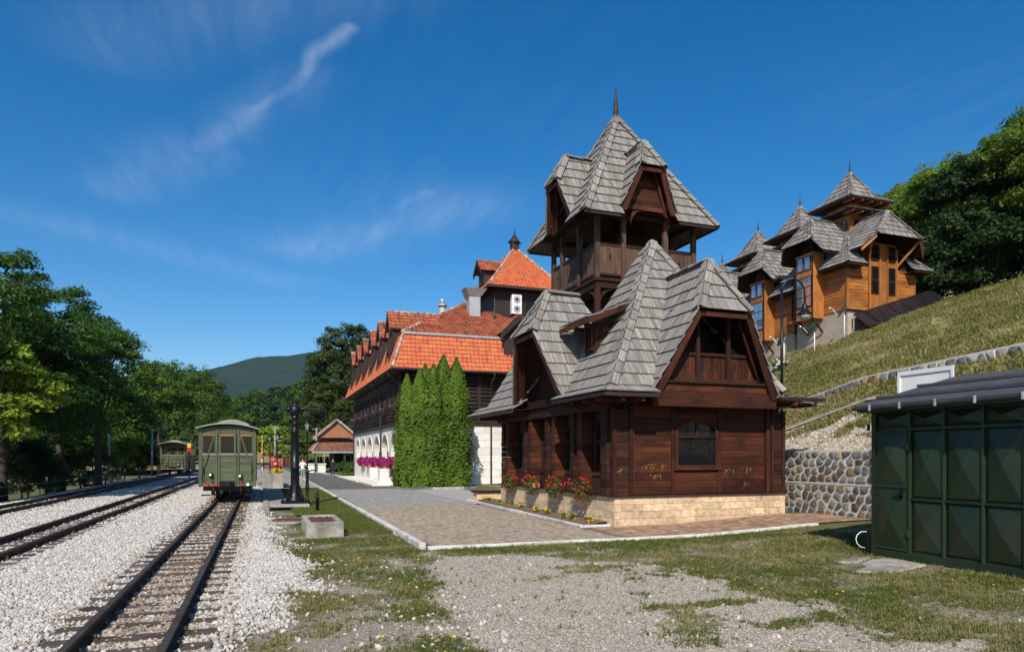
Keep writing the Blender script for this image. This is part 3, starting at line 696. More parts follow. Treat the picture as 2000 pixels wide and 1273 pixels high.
sheet('forecourt', [(8.2, 27.0), (9.0, 27.2), (16, 28), (16, 43), (8.2, 43.0), (8.2, 41)], .036, 'paver_grey')
sheet('asphalt_road', [(3.45, 41), (8.2, 41), (8.2, 44), (7.3, 62), (5.6, 90), (5.2, 120), (3.0, 160), (0.4, 160), (2.9, 120), (3.3, 80)], .04, 'asphalt')
mat('slabs', (.23, .21, .18, 1), (.34, .32, .28, 1), (.15, .15, .09, 1), cth=(.55, .7), nscale=5, rough=.95, bump=.4, rnd=.1)
sheet('platform', [(.28, 26.5), (1.05, 26.5), (1.05, 42), (3.2, 42), (3.2, 110), (.28, 110)], .118, 'slabs')
# lawn strip between platform and road
mat('lawn', (.07, .10, .018, 1), (.13, .16, .032, 1), (.15, .13, .05, 1), cth=(.55, .75), nscale=9, rough=.95, bump=.7, rnd=0, cscale=.7, spec=.1)
sheet('lawn', [(1.05, 23.5), (3.28, 23.5), (3.28, 42), (1.05, 42)], .06, 'lawn')
# flower bed along the left wall of the wooden house
sheet('flower_bed', [(8.35, 17.15), (9.3, 17.15), (9.3, 28.5), (8.75, 28.5)], lambda x, y: .07 + (x - 8.3) * .12, 'soil')
# kerbs: each stone a piece
def kerb(label, pts, w, h, ln=1.0, m='kerb', zf=None, name='kerb'):
    k = thing(name, label, 'kerb', (pts[0][0], pts[0][1], 0)); 
    for (x0, y0), (x1, y1) in zip(pts[:-1], pts[1:]):
        L = math.hypot(x1 - x0, y1 - y0); n = max(1, int(round(L / ln)))
        for i in range(n):
            a, c = i / n, (i + 1) / n; g = .006 / L
            p = V3((x0 + (x1 - x0) * (a + g), y0 + (y1 - y0) * (a + g), 0)); q = V3((x0 + (x1 - x0) * (c - g), y0 + (y1 - y0) * (c - g), 0))
            for r in (p, q): r.z = (zf(r.x, r.y) if zf else 0) + h / 2 - .04 + rng.uniform(-.004, .004)
            b = MB(); b.beam(p, q, w, h + .08); b.build('kerb_stone', m, k, bevel=.012)
    return k
rise = lambda x, y: .2 * float(sst(9.5, 15.5, x))
kerb('white painted kerb along the left edge of the road, from trough to platform', [(3.25, 14.45), (3.33, 40), (3.3, 80)], .15, .14, 1.0)
kerb('low white kerb between the brick paving and the grass in front', [(3.34, 14.4), (13.9, 14.35)], .12, .065, 1.0, zf=rise)
kerb('low pale kerb edging the flower bed beside the wooden house', [(9.15, 17.05), (8.3, 17.08), (8.62, 29.2)], .12, .10, 1.0)
kerb('concrete kerb along the platform edge beside the green wagon', [(.18, 25.5), (.18, 100)], .2, .16, 1.6, m='concrete')
kerb('pale kerb bordering the lawn in front of the red roofed cottage', [(8.1, 44), (7.35, 62), (7.0, 72), (5.7, 90)], .16, .12, 2.0)
# ------------------------------------------------------------------ the wooden station house with tower
def jerkin(store, capst, o, out, lat, zr, k, back_r, back_b, front_r, hip_z, hip_o, bot_z, bot_o, course, width, skip=None, th=.03, lining=None, mid=None):
    """half-hipped gable roof. o: axis origin (z ignored), out: outward unit, lat: lateral unit"""
    P = lambda f, l, z: V3((o[0], o[1], 0)) + out * f + lat * l + V3((0, 0, z))
    hw, bw = k * (zr - hip_z), k * (zr - bot_z)
    for sg in (-1, 1):
        if lining is not None:
            q = MB(); q.prism([P(back_r, 0, zr - .06), P(front_r - .05, 0, zr - .06), P(hip_o - .08, sg * hw, hip_z - .07), P(bot_o - .05, sg * bw, bot_z - .07), P(back_b, sg * bw, bot_z - .07)] + ([P(mid[0], sg * k * (zr - mid[1]), mid[1] - .07)] if mid else []), (0, 0, -.02), grain=out); q.build('roof_lining', 'wood_dark', lining)
        lay([P(back_r, 0, zr), P(front_r, 0, zr), P(hip_o, sg * hw, hip_z), P(bot_o, sg * bw, bot_z), P(back_b, sg * bw, bot_z)] + ([P(mid[0], sg * k * (zr - mid[1]), mid[1])] if mid else []), course, width, th, skip=skip, store=store)
        caps(capst, P(hip_o, sg * hw, hip_z), P(front_r, 0, zr))
    lay([P(front_r, 0, zr), P(hip_o, hw, hip_z), P(hip_o, -hw, hip_z)], course, width, th, store=store)
    caps(capst, P(front_r, 0, zr), P(back_r, 0, zr), ln=.6)
    return P, hw, bw
X_, Y_, Z_ = V3((1, 0, 0)), V3((0, 1, 0)), V3((0, 0, 1))
H = thing('wooden_station_house', 'dark brown timber house with grey shingle roofs and open lookout tower', 'house', (12.05, 20.5, 0))
SH = []; CP = []
# --- plinth of travertine blocks
def block_wall(parent, p0, d, n, L, z0f, z1, th, bw, bh, m, name='stone_block', jz=.006):
    z = z1; row = 0
    while z > z0f + .02:
        zb = max(z - bh, z0f); x = -(rng.random() * bw)
        while x < L:
            w = bw * rng.uniform(.8, 1.3); a, c = max(0, x), min(L, x + w); x += w
            if c - a < .04: continue
            b = MB(); q = p0 + d * ((a + c) / 2) + V3((0, 0, (z + zb) / 2)) + n * (rng.uniform(0, jz))
            b.obox(q, (d, n, Z_), ((c - a) / 2 - .004, th / 2, (z - zb) / 2 - .004)); b.build(name, m, parent)
        z = zb; row += 1
pl = MB(); pl.box(9.19, 14.91, 16.81, 26.3, -.3, .84); plinth = pl.build('plinth', 'mortar', H)
block_wall(plinth, V3((9.13, 16.79, 0)), X_, -Y_, 5.84, -.12, .86, .09, .55, .2, 'travertine')
block_wall(plinth, V3((9.17, 16.76, 0)), Y_, -X_, 9.5, -.2, .86, .09, .55, .2, 'travertine')
b = MB(); b.box(9.05, 15.05, 16.68, 16.83, .862, .90); b.box(9.04, 9.2, 16.83, 26.3, .862, .90); b.build('sill_board', 'wood_black', H)
# --- front wall planks, posts
wall = MB(); wall.box(9.55, 14.9, 16.93, 26.2, .87, 3.9); core = wall.build('wall', 'wood_black', H)
def planks(parent, x0, x1, y, z0, z1, m='wood_brown', h=.2, axis='x', th=.05, name='wall_plank'):
    z = z0
    while z < z1 - .03:
        hh = min(h * rng.uniform(.85, 1.15), z1 - z)
        if z1 - z - hh < .05: hh = z1 - z
        b = MB(); e = rng.uniform(0, .006)
        if axis == 'x': b.box(x0, x1, y - th - e, y, z + .003, z + hh - .003)
        else: b.box(y - th - e, y, x0, x1, z + .003, z + hh - .003)
        b.build(name, m, parent, bevel=.006); z += hh
planks(core, 9.75, 11.02, 16.93, .91, 3.45); planks(core, 12.72, 14.30, 16.93, .91, 3.45); planks(core, 11.14, 12.62, 16.93, .91, 1.52)
planks(core, 11.14, 12.62, 16.93, 3.02, 3.45, h=.22)
def stack_post(parent, x0, x1, y0, y1, z0, z1, m='wood_dark'):
    z = z0
    while z < z1 - .02:
        h = min(.21, z1 - z); b = MB(); j = rng.uniform(-.012, .012)
        b.box(x0 + j, x1 + j * .3, y0 + rng.uniform(-.012, .006), y1, z + .003, z + h - .003); b.build('log_end', m, parent, bevel=.008); z += h
def post(parent, x0, x1, y0, y1, z0, z1, m='wood_dark', name='post'):
    b = MB(); b.box(x0, x1, y0, y1, z0, z1); return b.build(name, m, parent, bevel=.01)
# left corner cluster
stack_post(core, 9.16, 9.62, 16.80, 17.1, .9, 3.3); post(H, 9.10, 9.2, 16.74, 16.86, .9, 3.35, 'wood_brown'); post(H, 9.60, 9.70, 16.72, 16.9, .9, 3.42, 'wood_dark'); post(H, 9.70, 9.78, 16.80, 16.93, .9, 3.42, 'wood_brown')
stack_post(core, 14.5, 14.92, 16.80, 17.1, .9, 3.3); post(H, 14.33, 14.45, 16.78, 16.95, .9, 3.42, 'wood_dark'); post(H, 14.46, 14.53, 16.72, 16.9, .9, 3.42, 'wood_brown'); post(H, 14.89, 14.98, 16.74, 16.9, .9, 3.35, 'wood_dark')
for x in (11.02, 12.62): post(H, x, x + .11, 16.84, 16.95, .9, 3.45, 'wood_brown')
# --- front window
def arch_window(parent, c, d, n, w, z0, z1, arch, transom, mull=1, m='wood_brown', fr=.07, g='glass', grid=None):
    """window with frame; c: centre base point, d: lateral, n: outward"""
    c = V3(c); seg = 10; pts = []
    for i in range(seg + 1):
        t = i / seg; pts.append((-w / 2 + w * t, z1 - arch + arch * math.sin(math.pi * t) ** .7))
    gl = MB(); poly = [c + d * (-w / 2) + Z_ * z0, c + d * (w / 2) + Z_ * z0] + [c + d * x + Z_ * z for x, z in pts[::-1]]
    win = MB(); 
    win.beam(c - d * (w / 2) + Z_ * z0, c - d * (w / 2) + Z_ * (z1 - arch), fr, .07, up=n); win.beam(c + d * (w / 2) + Z_ * z0, c + d * (w / 2) + Z_ * (z1 - arch), fr, .07, up=n)
    win.beam(c - d * (w / 2 + fr) + Z_ * (z0 - fr / 2), c + d * (w / 2 + fr) + Z_ * (z0 - fr / 2), .09, fr, up=Z_)
    for i in range(seg):
        a, bb = pts[i], pts[i + 1]; win.beam(c + d * a[0] + Z_ * a[1], c + d * bb[0] + Z_ * bb[1], .07, fr, up=Z_)
    o = win.build('window', m, parent)
    gl.add([p - n * .02 for p in poly], [tuple(range(len(poly)))], None, .5); gl.build('pane', g, o)
    if transom: b = MB(); b.beam(c - d * (w / 2) + Z_ * transom, c + d * (w / 2) + Z_ * transom, .06, .07); b.build('transom', m, o)
    if mull:
        b = MB()
        for i in range(mull):
            x = -w / 2 + w * (i + 1) / (mull + 1); b.beam(c + d * x + Z_ * (transom if transom and mull == 1 else z0), c + d * x + Z_ * (z1 - arch * .1), .045, .05, up=n)
        b.build('mullion', m, o)
    if grid:
        b = MB()
        for i in range(1, grid): z = z0 + (z1 - arch - z0) * i / grid; b.beam(c - d * (w / 2) + Z_ * z, c + d * (w / 2) + Z_ * z, .04, .04)
        b.build('glazing_bar', m, o)
    return o
arch_window(H, (11.87, 16.86, 0), X_, -Y_, 1.36, 1.74, 3.0, .22, 2.56)
b = MB(); b.box(11.05, 12.72, 16.80, 16.9, 1.60, 1.66); b.build('window_ledge', 'wood_brown', H)
# --- left wall: buttress posts, windows, beam
cols = [(18.75, 19.65), (20.75, 21.7), (22.85, 23.8), (25.3, 26.2)]
stack_post(core, 9.08, 9.5, 17.12, 17.5, .9, 3.3)
for y0, y1 in cols:
    stack_post(core, 9.10, 9.5, y0, y0 + .28, .9, 3.3, 'wood_brown'); stack_post(core, 9.2, 9.5, y0 + .3, y1 - .3, .9, 3.3, 'wood_dark'); stack_post(core, 9.12, 9.5, y1 - .28, y1, .9, 3.3, 'wood_dark')
bays = [(17.5, 18.75), (19.65, 20.75), (21.7, 22.85), (23.8, 25.3)]
for y0, y1 in bays:
    c = (y0 + y1) / 2; arch_window(H, (9.48, c, 0), Y_, -X_, (y1 - y0) * .72, 1.55, 3.08, .3, 2.45, 1, 'wood_dark', .08)
    b = MB(); b.box(9.44, 9.53, y0, y1, .9, 1.42); b.build('apron_panel', 'wood_black', H)
    b = MB(); b.box(9.40, 9.5, y0 + .1, y1 - .1, 1.42, 1.5); b.build('window_ledge', 'wood_brown', H)
b = MB(); b.box(9.04, 9.5, 17.0, 26.4, 3.31, 3.62); b.build('eave_beam', 'wood_dark', H, bevel=.01)
b = MB(); b.box(9.3, 14.9, 16.86, 17.1, 3.46, 3.75); b.build('eave_beam', 'wood_dark', H, bevel=.01)
# --- main roof: front hip + left slope
AP = V3((12.0, 19.5, 8.94)); E0 = 3.86
def mskip(c):   # under the front wing
    return (c.y < 19.2 and abs(c.x - 12.05) < .545 * (7.5 - c.z) - .12 and c.z < 7.4)
def lskip(c):   # under the left wing
    return (c.x < 10.6 and abs(c.y - 21.15) < .585 * (7.42 - c.z) - .12)
c1, w1 = .43, .13
FL, FR = V3((8.75, 16.25, E0)), V3((14.45, 16.25, E0))
lay([FL, FR, AP], c1, w1, .03, skip=mskip, store=SH)
BT = V3((10.46, 20.15, 3.86 + (10.46 - 8.75) / 3.25 * 5.08))
lay([FL, AP, V3((11.95, 19.95, 8.85)), BT, V3((8.75, 20.15, E0))], c1, w1, .03, skip=lskip, store=SH)
lay([V3((8.75, 20.15, E0)), BT, V3((10.46, 27.0, BT.z)), V3((8.75, 27.0, E0))], c1, w1, .03, skip=lskip, store=SH)
rs_ = lambda x: E0 + (14.45 - x) / 2.45 * 5.08
lay([FR, AP, V3((12.0, 19.95, rs_(12.0))), V3((13.9, 20.2, rs_(13.9))), V3((14.45, 20.2, E0))], c1, w1, .03, store=SH)
lay([V3((14.45, 20.2, E0)), V3((14.0, 20.2, rs_(14.0))), V3((14.0, 27.0, rs_(14.0))), V3((14.45, 27.0, E0))], c1, w1, .03, store=SH)
caps(CP, FL, AP); caps(CP, FR, AP)
# back boards of the hip, closing towards the tower court
b = MB(); b.prism([(12.0, 19.97, 8.8), (10.5, 20.15, 6.5), (8.8, 20.2, 3.9), (14.4, 20.2, 3.9)], (0, .05, 0), grain=(0, 0, 1)); b.build('rear_gable_board', 'wood_dark', H)
# flared skirt at the eaves
for poly in ([(8.35, 15.85, 3.66), (10.0, 15.85, 3.66), (10.0, 16.45, 4.0), (8.9, 16.45, 4.0)], [(14.1, 15.95, 3.70), (15.75, 15.95, 3.70), (15.75, 26.5, 3.70), (14.2, 26.5, 3.95), (14.2, 16.4, 3.95)],
             [(8.35, 15.85, 3.66), (8.9, 16.45, 4.0), (8.9, 19.3, 4.0), (8.35, 19.3, 3.66)], [(8.35, 22.7, 3.62), (8.9, 22.7, 4.0), (8.9, 28.2, 4.0), (8.3, 28.2, 3.62)]):
    lay(poly, .38, .15, .03, store=SH)
for a, c in (((8.36, 15.86, 3.62), (10.0, 15.86, 3.62)), ((14.1, 15.96, 3.66), (15.75, 15.96, 3.66)), ((8.36, 15.86, 3.62), (8.36, 19.3, 3.62)), ((8.32, 22.7, 3.58), (8.32, 28.2, 3.58))): b = MB(); b.beam(a, c, .05, .10); b.build('fascia', 'wood_black', H)
b = MB(); b.prism([(8.4, 15.9, 3.6), (10, 15.9, 3.6), (10, 16.9, 3.72), (9.4, 16.9, 3.72), (9.4, 19.3, 3.72), (8.4, 19.3, 3.6)], (0, 0, .02)); b.prism([(8.4, 22.7, 3.6), (9.4, 22.7, 3.72), (9.4, 28, 3.72), (8.4, 28, 3.6)], (0, 0, .02)); b.prism([(14.1, 16.0, 3.62), (15.7, 16.0, 3.62), (15.7, 26, 3.62), (14.1, 26, 3.62)], (0, 0, .02)); b.build('soffit', 'wood_dark', H)
for i, (x, y) in enumerate([(8.42, 16.4), (8.42, 17.2), (8.42, 18.0), (8.42, 18.8), (8.42, 23.2), (8.42, 24.4), (8.42, 25.6), (8.42, 26.8)]): b = MB(); b.box(x, 9.3, y, y + .1, 3.46, 3.58); b.build('rafter_tail', 'wood_brown', H)
for x in (8.9, 9.5, 14.6, 15.3): b = MB(); b.box(x, x + .1, 15.92, 16.9, 3.46, 3.58); b.build('rafter_tail', 'wood_brown', H)
# front wing
P, hw, bw = jerkin(SH, CP, (12.05, 16.4), -Y_, X_, 7.55, .545, -2.3, -1.2, -.15, 6.0, .62, 3.72, .30, c1, w1, lining=H)
# left wing
P2, hw2, bw2 = jerkin(SH, CP, (8.6, 21.15), -X_, Y_, 7.42, .585, -1.5, -1.3, -.35, 5.97, .50, 3.75, .05, c1, w1, lining=H, mid=(-1.98, 6.35))
def gable_front(PF, zr, k, hip_z, hip_o, bot_z, bot_o, hw, bw, lat, out, parent, beam_h=.5, boards=True, rec=.22):
    # barge boards
    for sg in (-1, 1):
        b = MB(); b.beam(PF(hip_o - .06, sg * (hw - .04), hip_z - .06), PF(bot_o - .04, sg * (bw - .05), bot_z - .1), .05, .26, up=out.cross(V3((0, 0, 1)))) if False else None
        a, c = PF(hip_o - .03, sg * hw, hip_z - .02), PF(bot_o - .03, sg * bw, bot_z - .12); inn = lat * (-sg)
        b.prism([a, c, c + inn * .20, a + inn * .16 + V3((0, 0, -.02))], -out * .06, grain=c - a); b.build('barge_board', 'wood_brown', parent)
        b = MB(); b.prism([a + inn * .10 - out * .30, c + inn * .12 - out * .26, c + inn * .24 - out * .26, a + inn * .20 - out * .30 + V3((0, 0, -.08))], -out * .07, grain=c - a); b.build('inner_barge', 'wood_brown', parent)
    b = MB(); b.prism([PF(hip_o - .02, -hw + .02, hip_z - .03), PF(hip_o - .02, hw - .02, hip_z - .03), PF(hip_o - .02, hw - .1, hip_z - .17), PF(hip_o - .02, -hw + .1, hip_z - .17)], -out * .06, grain=lat); b.build('barge_head', 'wood_brown', parent)
    b = MB(); b.prism([PF(hip_o - .1, -hw + .05, hip_z - .03), PF(hip_o - .1, hw - .05, hip_z - .03), PF(-.9, hw - .05, hip_z + .25), PF(-.9, -hw + .05, hip_z + .25)], V3((0, 0, .02)), grain=out); b.build('gable_soffit', 'wood_dark', parent)
gable_front(P, 7.55, .545, 6.0, .62, 3.72, .30, hw, bw, X_, -Y_, H)
# front gable: fascia beams, balustrade
b = MB(); b.box(9.98, 14.14, 16.16, 16.30, 3.36, 3.78); b.build('gable_beam', 'wood_brown', H, bevel=.012)
b = MB(); b.box(10.1, 14.02, 16.20, 16.34, 3.783, 4.02); b.build('gable_beam', 'wood_brown', H, bevel=.012)
b = MB(); b.box(10.15, 13.98, 16.12, 16.40, 4.022, 4.08); b.build('gable_ledge', 'wood_dark', H)
b = MB(); b.box(10.2, 13.9, 16.35, 16.9, 3.5, 3.55); b.build('gable_underside', 'wood_dark', H)
def panel_boards(parent, p0, d, n, L, z0f, z1f, bwid, m, discs=(), name='balustrade_board'):
    """vertical boards with black discs standing for the dark of round holes"""
    k = max(1, int(L / bwid)); w = L / k
    for i in range(k):
        a, c = i * w + .004, (i + 1) * w - .004; mid = (a + c) / 2; z0a, z1a = z0f(mid), z1f(mid)
        z1l, z1r = z1f(a), z1f(c)
        if max(z1l, z1r) - z0a < .06: continue
        b = MB(); e = n * rng.uniform(0, .006)
        b.prism([p0 + d * a + Z_ * z0a + e, p0 + d * c + Z_ * z0a + e, p0 + d * c + Z_ * max(z1r, z0a + .01) + e, p0 + d * a + Z_ * max(z1l, z0a + .01) + e], -n * .03, grain=Z_)
        o = b.build(name, m, parent)
    for hx, hz, hr in discs:
        b = MB(); q = p0 + d * hx + Z_ * hz + n * .009
        for dz, rr in ((0, hr), (-hr * 1.55, hr * .95), (-hr * 2.7, hr * .45)): b.cyl(q + Z_ * dz, q + Z_ * dz - n * .02, rr, n=10)
        b.build('black_disc', 'black', parent)  # black discs paint the dark of holes; the boards stay whole
top = lambda x: min(4.86, 4.08 + (min(x, 3.56 - x)) * 1.72 + .06)
bal = MB(); bal.box(10.62, 13.45, 16.40, 16.47, 4.84, 4.92); bal = bal.build('balustrade_rail', 'wood_dark', H)
panel_boards(bal, V3((10.27, 16.46, 0)), X_, -Y_, 3.56, lambda x: 4.085, top, .115, 'wood_brown', [(.90, 4.62, .05), (1.52, 4.60, .05), (1.98, 4.58, .05), (2.62, 4.60, .05)])
for x in (11.52, 12.55): post(H, x, x + .11, 16.34, 16.45, 4.05, 6.15, 'wood_dark')
b = MB(); b.box(10.4, 13.7, 16.36, 16.43, 4.09, 4.19); b.build('balustrade_foot', 'wood_dark', H)
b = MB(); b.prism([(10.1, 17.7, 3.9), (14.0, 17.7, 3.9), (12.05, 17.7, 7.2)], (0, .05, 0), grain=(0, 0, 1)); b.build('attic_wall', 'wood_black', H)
b = MB(); b.box(10.2, 13.9, 16.5, 17.7, 4.0, 4.05); b.build('attic_floor', 'wood_dark', H)
# left gable face
gable_front(P2, 7.42, .585, 5.97, .50, 3.75, .05, hw2, bw2, Y_, -X_, H)
b = MB(); b.prism([(9.25, 19.2, 3.75), (9.25, 23.1, 3.75), (9.25, 21.9, 6.1), (9.25, 20.4, 6.1)], (.05, 0, 0), grain=(0, 0, 1)); b.build('gable_wall', 'wood_black', H)
panel_boards(H, V3((9.2, 20.0, 0)), Y_, -X_, 2.3, lambda x: 3.9, lambda x: 4.75, .12, 'wood_dark')
b = MB(); b.box(8.95, 9.3, 18.95, 23.2, 3.64, 3.9); b.build('gable_beam', 'wood_dark', H, bevel=.01)
w = arch_window(H, (9.18, 20.6, 0), Y_, -X_, .7, 4.6, 5.5, .02, None, 1, 'wood_dark', .06)
# shed dormer on the left slope
d0 = MB(); d0.box(9.45, 10.3, 18.55, 19.25, 5.0, 6.05); dm = d0.build('dormer', 'wood_dark', H)
arch_window(H, (9.42, 18.9, 0), Y_, -X_, .42, 5.25, 5.95, .02, None, 1, 'wood_brown', .06)
lay([V3((8.95, 18.05, 6.02)), V3((8.95, 20.0, 6.02)), V3((10.5, 20.0, 6.62)), V3((10.5, 18.05, 6.62))], .5, .16, .03, store=SH)
b = MB(); b.beam((8.97, 18.0, 5.96), (8.97, 20.05, 5.96), .06, .14); b.beam((8.95, 18.02, 5.95), (10.45, 18.02, 6.53), .06, .16); b.build('dormer_fascia', 'wood_brown', H)
b = MB(); b.box(9.1, 9.5, 18.5, 18.6, 5.85, 5.97); b.box(9.1, 9.5, 19.2, 19.3, 5.85, 5.97); b.build('dormer_bracket', 'wood_brown', H)
# --- tower
TX0, TX1, TY0, TY1, ZD, ZE = 11.0, 14.95, 21.45, 25.2, 8.22, 10.35
tw = MB(); tw.box(TX0 - .12, TX1 + .12, TY0 - .12, TY1 + .12, ZD - .12, ZD); tower = tw.build('tower_deck', 'wood_dark', H, bevel=.01)
b = MB(); b.box(TX0 - .06, TX1 + .06, TY0 - .06, TY1 + .06, ZD - .36, ZD - .123); b.build('tower_ring_beam', 'wood_dark', H, bevel=.01)
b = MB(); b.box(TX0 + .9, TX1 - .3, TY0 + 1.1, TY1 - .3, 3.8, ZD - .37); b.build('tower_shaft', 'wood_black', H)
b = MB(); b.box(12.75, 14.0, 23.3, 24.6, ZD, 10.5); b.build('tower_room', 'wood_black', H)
b = MB(); b.box(TX0 - .45, TX1 + .1, TY0 - .35, TY1 + .15, 10.52, 10.56); b.build('tower_ceiling', 'wood_dark', H)
fx = [TX0, 12.02, 13.75, TX1]; ly = [TY0, 22.85, 24.35, TY1]
def bracket(parent, p, d, s, th=.09, m='wood_dark'):
    """curved knee brace under a beam; p: corner under the beam at the post, d: direction away"""
    n = 7; pts = []
    for i in range(n + 1):
        a = math.pi / 2 * i / n; pts.append(p + d * (s * (1 - math.cos(a))) * 1.0 + Z_ * (-s + s * math.sin(a)))
    poly_in = [q for q in pts]; b = MB(); nrm = d.cross(Z_).normalized() * (th / 2)
    for i in range(n):
        a, c = pts[i], pts[i + 1]; mid = p; off = (lambda q: q + ((p - q).normalized() * .11 if (p - q).length > .01 else V3((0, 0, 0))))
        b.prism([a - nrm, c - nrm, off(c) - nrm, off(a) - nrm], nrm * 2, grain=c - a)
    b.build('knee_brace', m, parent)
def tpost(x, y, z0=ZD, z1=10.6, m='wood_weathered'):
    return post(H, x - .085, x + .085, y - .085, y + .085, z0, z1, m, 'tower_post')
for x in fx:
    tpost(x, TY0); tpost(x, TY1)
for y in ly[1:-1]:
    tpost(TX0, y); tpost(TX1, y)
for i, x in enumerate(fx):
    if i < 3: bracket(H, V3((x + .085, TY0, 10.4)), X_, .34)
    if i > 0: bracket(H, V3((x - .085, TY0, 10.4)), -X_, .34)
for i, y in enumerate(ly):
    if i < 3: bracket(H, V3((TX0, y + .085, 10.4)), Y_, .34)
    if i > 0: bracket(H, V3((TX0, y - .085, 10.4)), -Y_, .34)
tpost(TX0 + .02, TY0 + .02, 5.6, ZD - .36, 'wood_dark'); tpost(12.0, TY0 + .02, 6.5, ZD - .36, 'wood_dark'); tpost(TX0 + .02, 23.3, 5.6, ZD - .36, 'wood_dark'); tpost(TX0 + .02, TY1, 5.6, ZD - .36, 'wood_dark')
bracket(H, V3((TX0 + .1, TY0 + .02, ZD - .38)), X_, .62, .1, 'wood_dark'); bracket(H, V3((TX0 + .02, TY0 + .12, ZD - .38)), Y_, .62, .1, 'wood_dark')
b = MB(); b.box(TX0 - .08, TX1 + .08, TY0 - .08, TY0 + .08, 10.4, 10.58); b.box(TX0 - .08, TX0 + .08, TY0 + .085, TY1 + .08, 10.4, 10.58); b.box(TX1 - .08, TX1 + .08, TY0 + .085, TY1 + .08, 10.4, 10.58); b.box(TX0 + .085, TX1 - .085, TY1 - .08, TY1 + .08, 10.4, 10.58); b.build('tower_plate', 'wood_dark', H)
for i in range(3):
    a, c = fx[i] + .09, fx[i + 1] - .09
    for yy, nn in ((TY0, -Y_), (TY1, Y_)):
        r = MB(); r.box(a, c, yy - .05, yy + .05, 9.36, 9.46); r.box(a, c, yy - .04, yy + .04, ZD + .1, ZD + .18); r = r.build('railing', 'wood_dark', H)
        hs = [((c - a) / 2, 9.02, .045)] if nn.y < 0 else []
        panel_boards(r, V3((a, yy - .02 if nn.y < 0 else yy + .02, 0)), X_, nn, c - a, lambda x: ZD + .12, lambda x: 9.38, .13, 'wood_weathered', hs)
    a, c = ly[i] + .09, ly[i + 1] - .09
    for xx, nn in ((TX0, -X_), (TX1, X_)):
        r = MB(); r.box(xx - .05, xx + .05, a, c, 9.36, 9.46); r.box(xx - .04, xx + .04, a, c, ZD + .1, ZD + .18); r = r.build('railing', 'wood_dark', H)
        hs = [((c - a) / 2, 9.02, .045)] if nn.x < 0 else []
        panel_boards(r, V3((xx - .02 if nn.x < 0 else xx + .02, a, 0)), Y_, nn, c - a, lambda x: ZD + .12, lambda x: 9.38, .13, 'wood_weathered', hs)
# tower roof
TA = V3((12.75, 23.3, 14.9)); tz = 10.2
TC = [V3((10.13, 20.65, tz)), V3((15.42, 20.65, tz)), V3((15.42, 25.75, tz)), V3((10.13, 25.75, tz))]
kT = .44
def tskip(c):
    f = c.y < 23.3 and abs(c.x - 12.65) < kT * (13.0 - c.z) - .1 and c.z < 12.9 and (23.3 - c.y) > abs(c.x - 12.75) * .9
    l = c.x < 12.75 and abs(c.y - 23.15) < kT * (13.0 - c.z) - .1 and c.z < 12.9 and (12.75 - c.x) > abs(c.y - 23.3) * .9
    return f or l
TS = []
for i in range(4): lay([TC[i], TC[(i + 1) % 4], TA], .42, .13, .03, skip=tskip, store=SH)
for c in TC: caps(CP, c, TA)
PT, thw, tbw = jerkin(SH, CP, (12.65, 21.45), -Y_, X_, 13.0, kT, -1.4, -.1, .35, 11.95, .95, 10.55, .75, .42, .13, lining=H)
PL, lhw, lbw = jerkin(SH, CP, (11.0, 23.15), -X_, Y_, 13.0, kT, -1.4, -.1, .45, 11.95, 1.0, 10.55, .75, .42, .13, lining=H)
gable_front(PT, 13.0, kT, 11.95, .95, 10.55, .75, thw, tbw, X_, -Y_, H); gable_front(PL, 13.0, kT, 11.95, 1.0, 10.55, .75, lhw, lbw, Y_, -X_, H)
gb = MB(); gb.prism([(11.8, 21.05, 10.58), (13.5, 21.05, 10.58), (13.12, 21.05, 11.95), (12.18, 21.05, 11.95)], (0, .04, 0)); gw = gb.build('tower_gable_wall', 'wood_dark', H)
for i in range(8):
    z = 10.6 + i * .17; hwid = max(.3, kT * (13.0 - z) - .22); b = MB(); b.box(12.65 - hwid, 12.65 + hwid, 21.0, 21.048, z, z + .165); b.build('gable_plank', 'wood_brown', gw)
gb = MB(); gb.prism([(10.85, 22.2, 10.58), (10.85, 24.1, 10.58), (10.85, 23.6, 11.95), (10.85, 22.7, 11.95)], (.04, 0, 0)); gb.build('tower_gable_wall', 'wood_black', H)
for s_, x in ((1, 12.02), (-1, 13.28)):
    bracket(H, V3((12.10 if s_ > 0 else 13.67, 21.05, 10.58)), X_ * s_, .5, .08, 'wood_brown')
b = MB(); b.lathe([(.13, 0), (.12, .12), (.075, .22), (.11, .34), (.075, .46), (.09, .62), (.06, .8), (.04, 1.0), (.008, 1.3)], TA + V3((0, 0, -.08)), 8); b.build('finial', 'wood_black', H)
dn = V3((0, 0, -.03))
for a, c in ((TC[1], TC[2]), (TC[2], TC[3]), (TC[0], V3((11.5, 20.65, tz))), (V3((13.8, 20.65, tz)), TC[1])): b = MB(); b.beam(a + dn, c + dn, .05, .07); b.build('tower_fascia', 'wood_black', H)
roof = MB(); roof.beam((12, 19.7, 8.3), (12.0, 19.1, 7.6), .12, .16); roof.beam((12.75, 23.3, 10.6), (12.75, 23.3, 14.7), .14, .14); roof.beam((9.2, 21.15, 7.22), (10.0, 21.15, 7.22), .12, .14); roof = roof.build('roof', 'wood_dark', H)
emit(SH, roof, 'shingle', 'wood_grey', 300); emit(CP, roof, 'ridge_board', 'wood_grey', 150)
# low step with planter at the far end of the flower bed

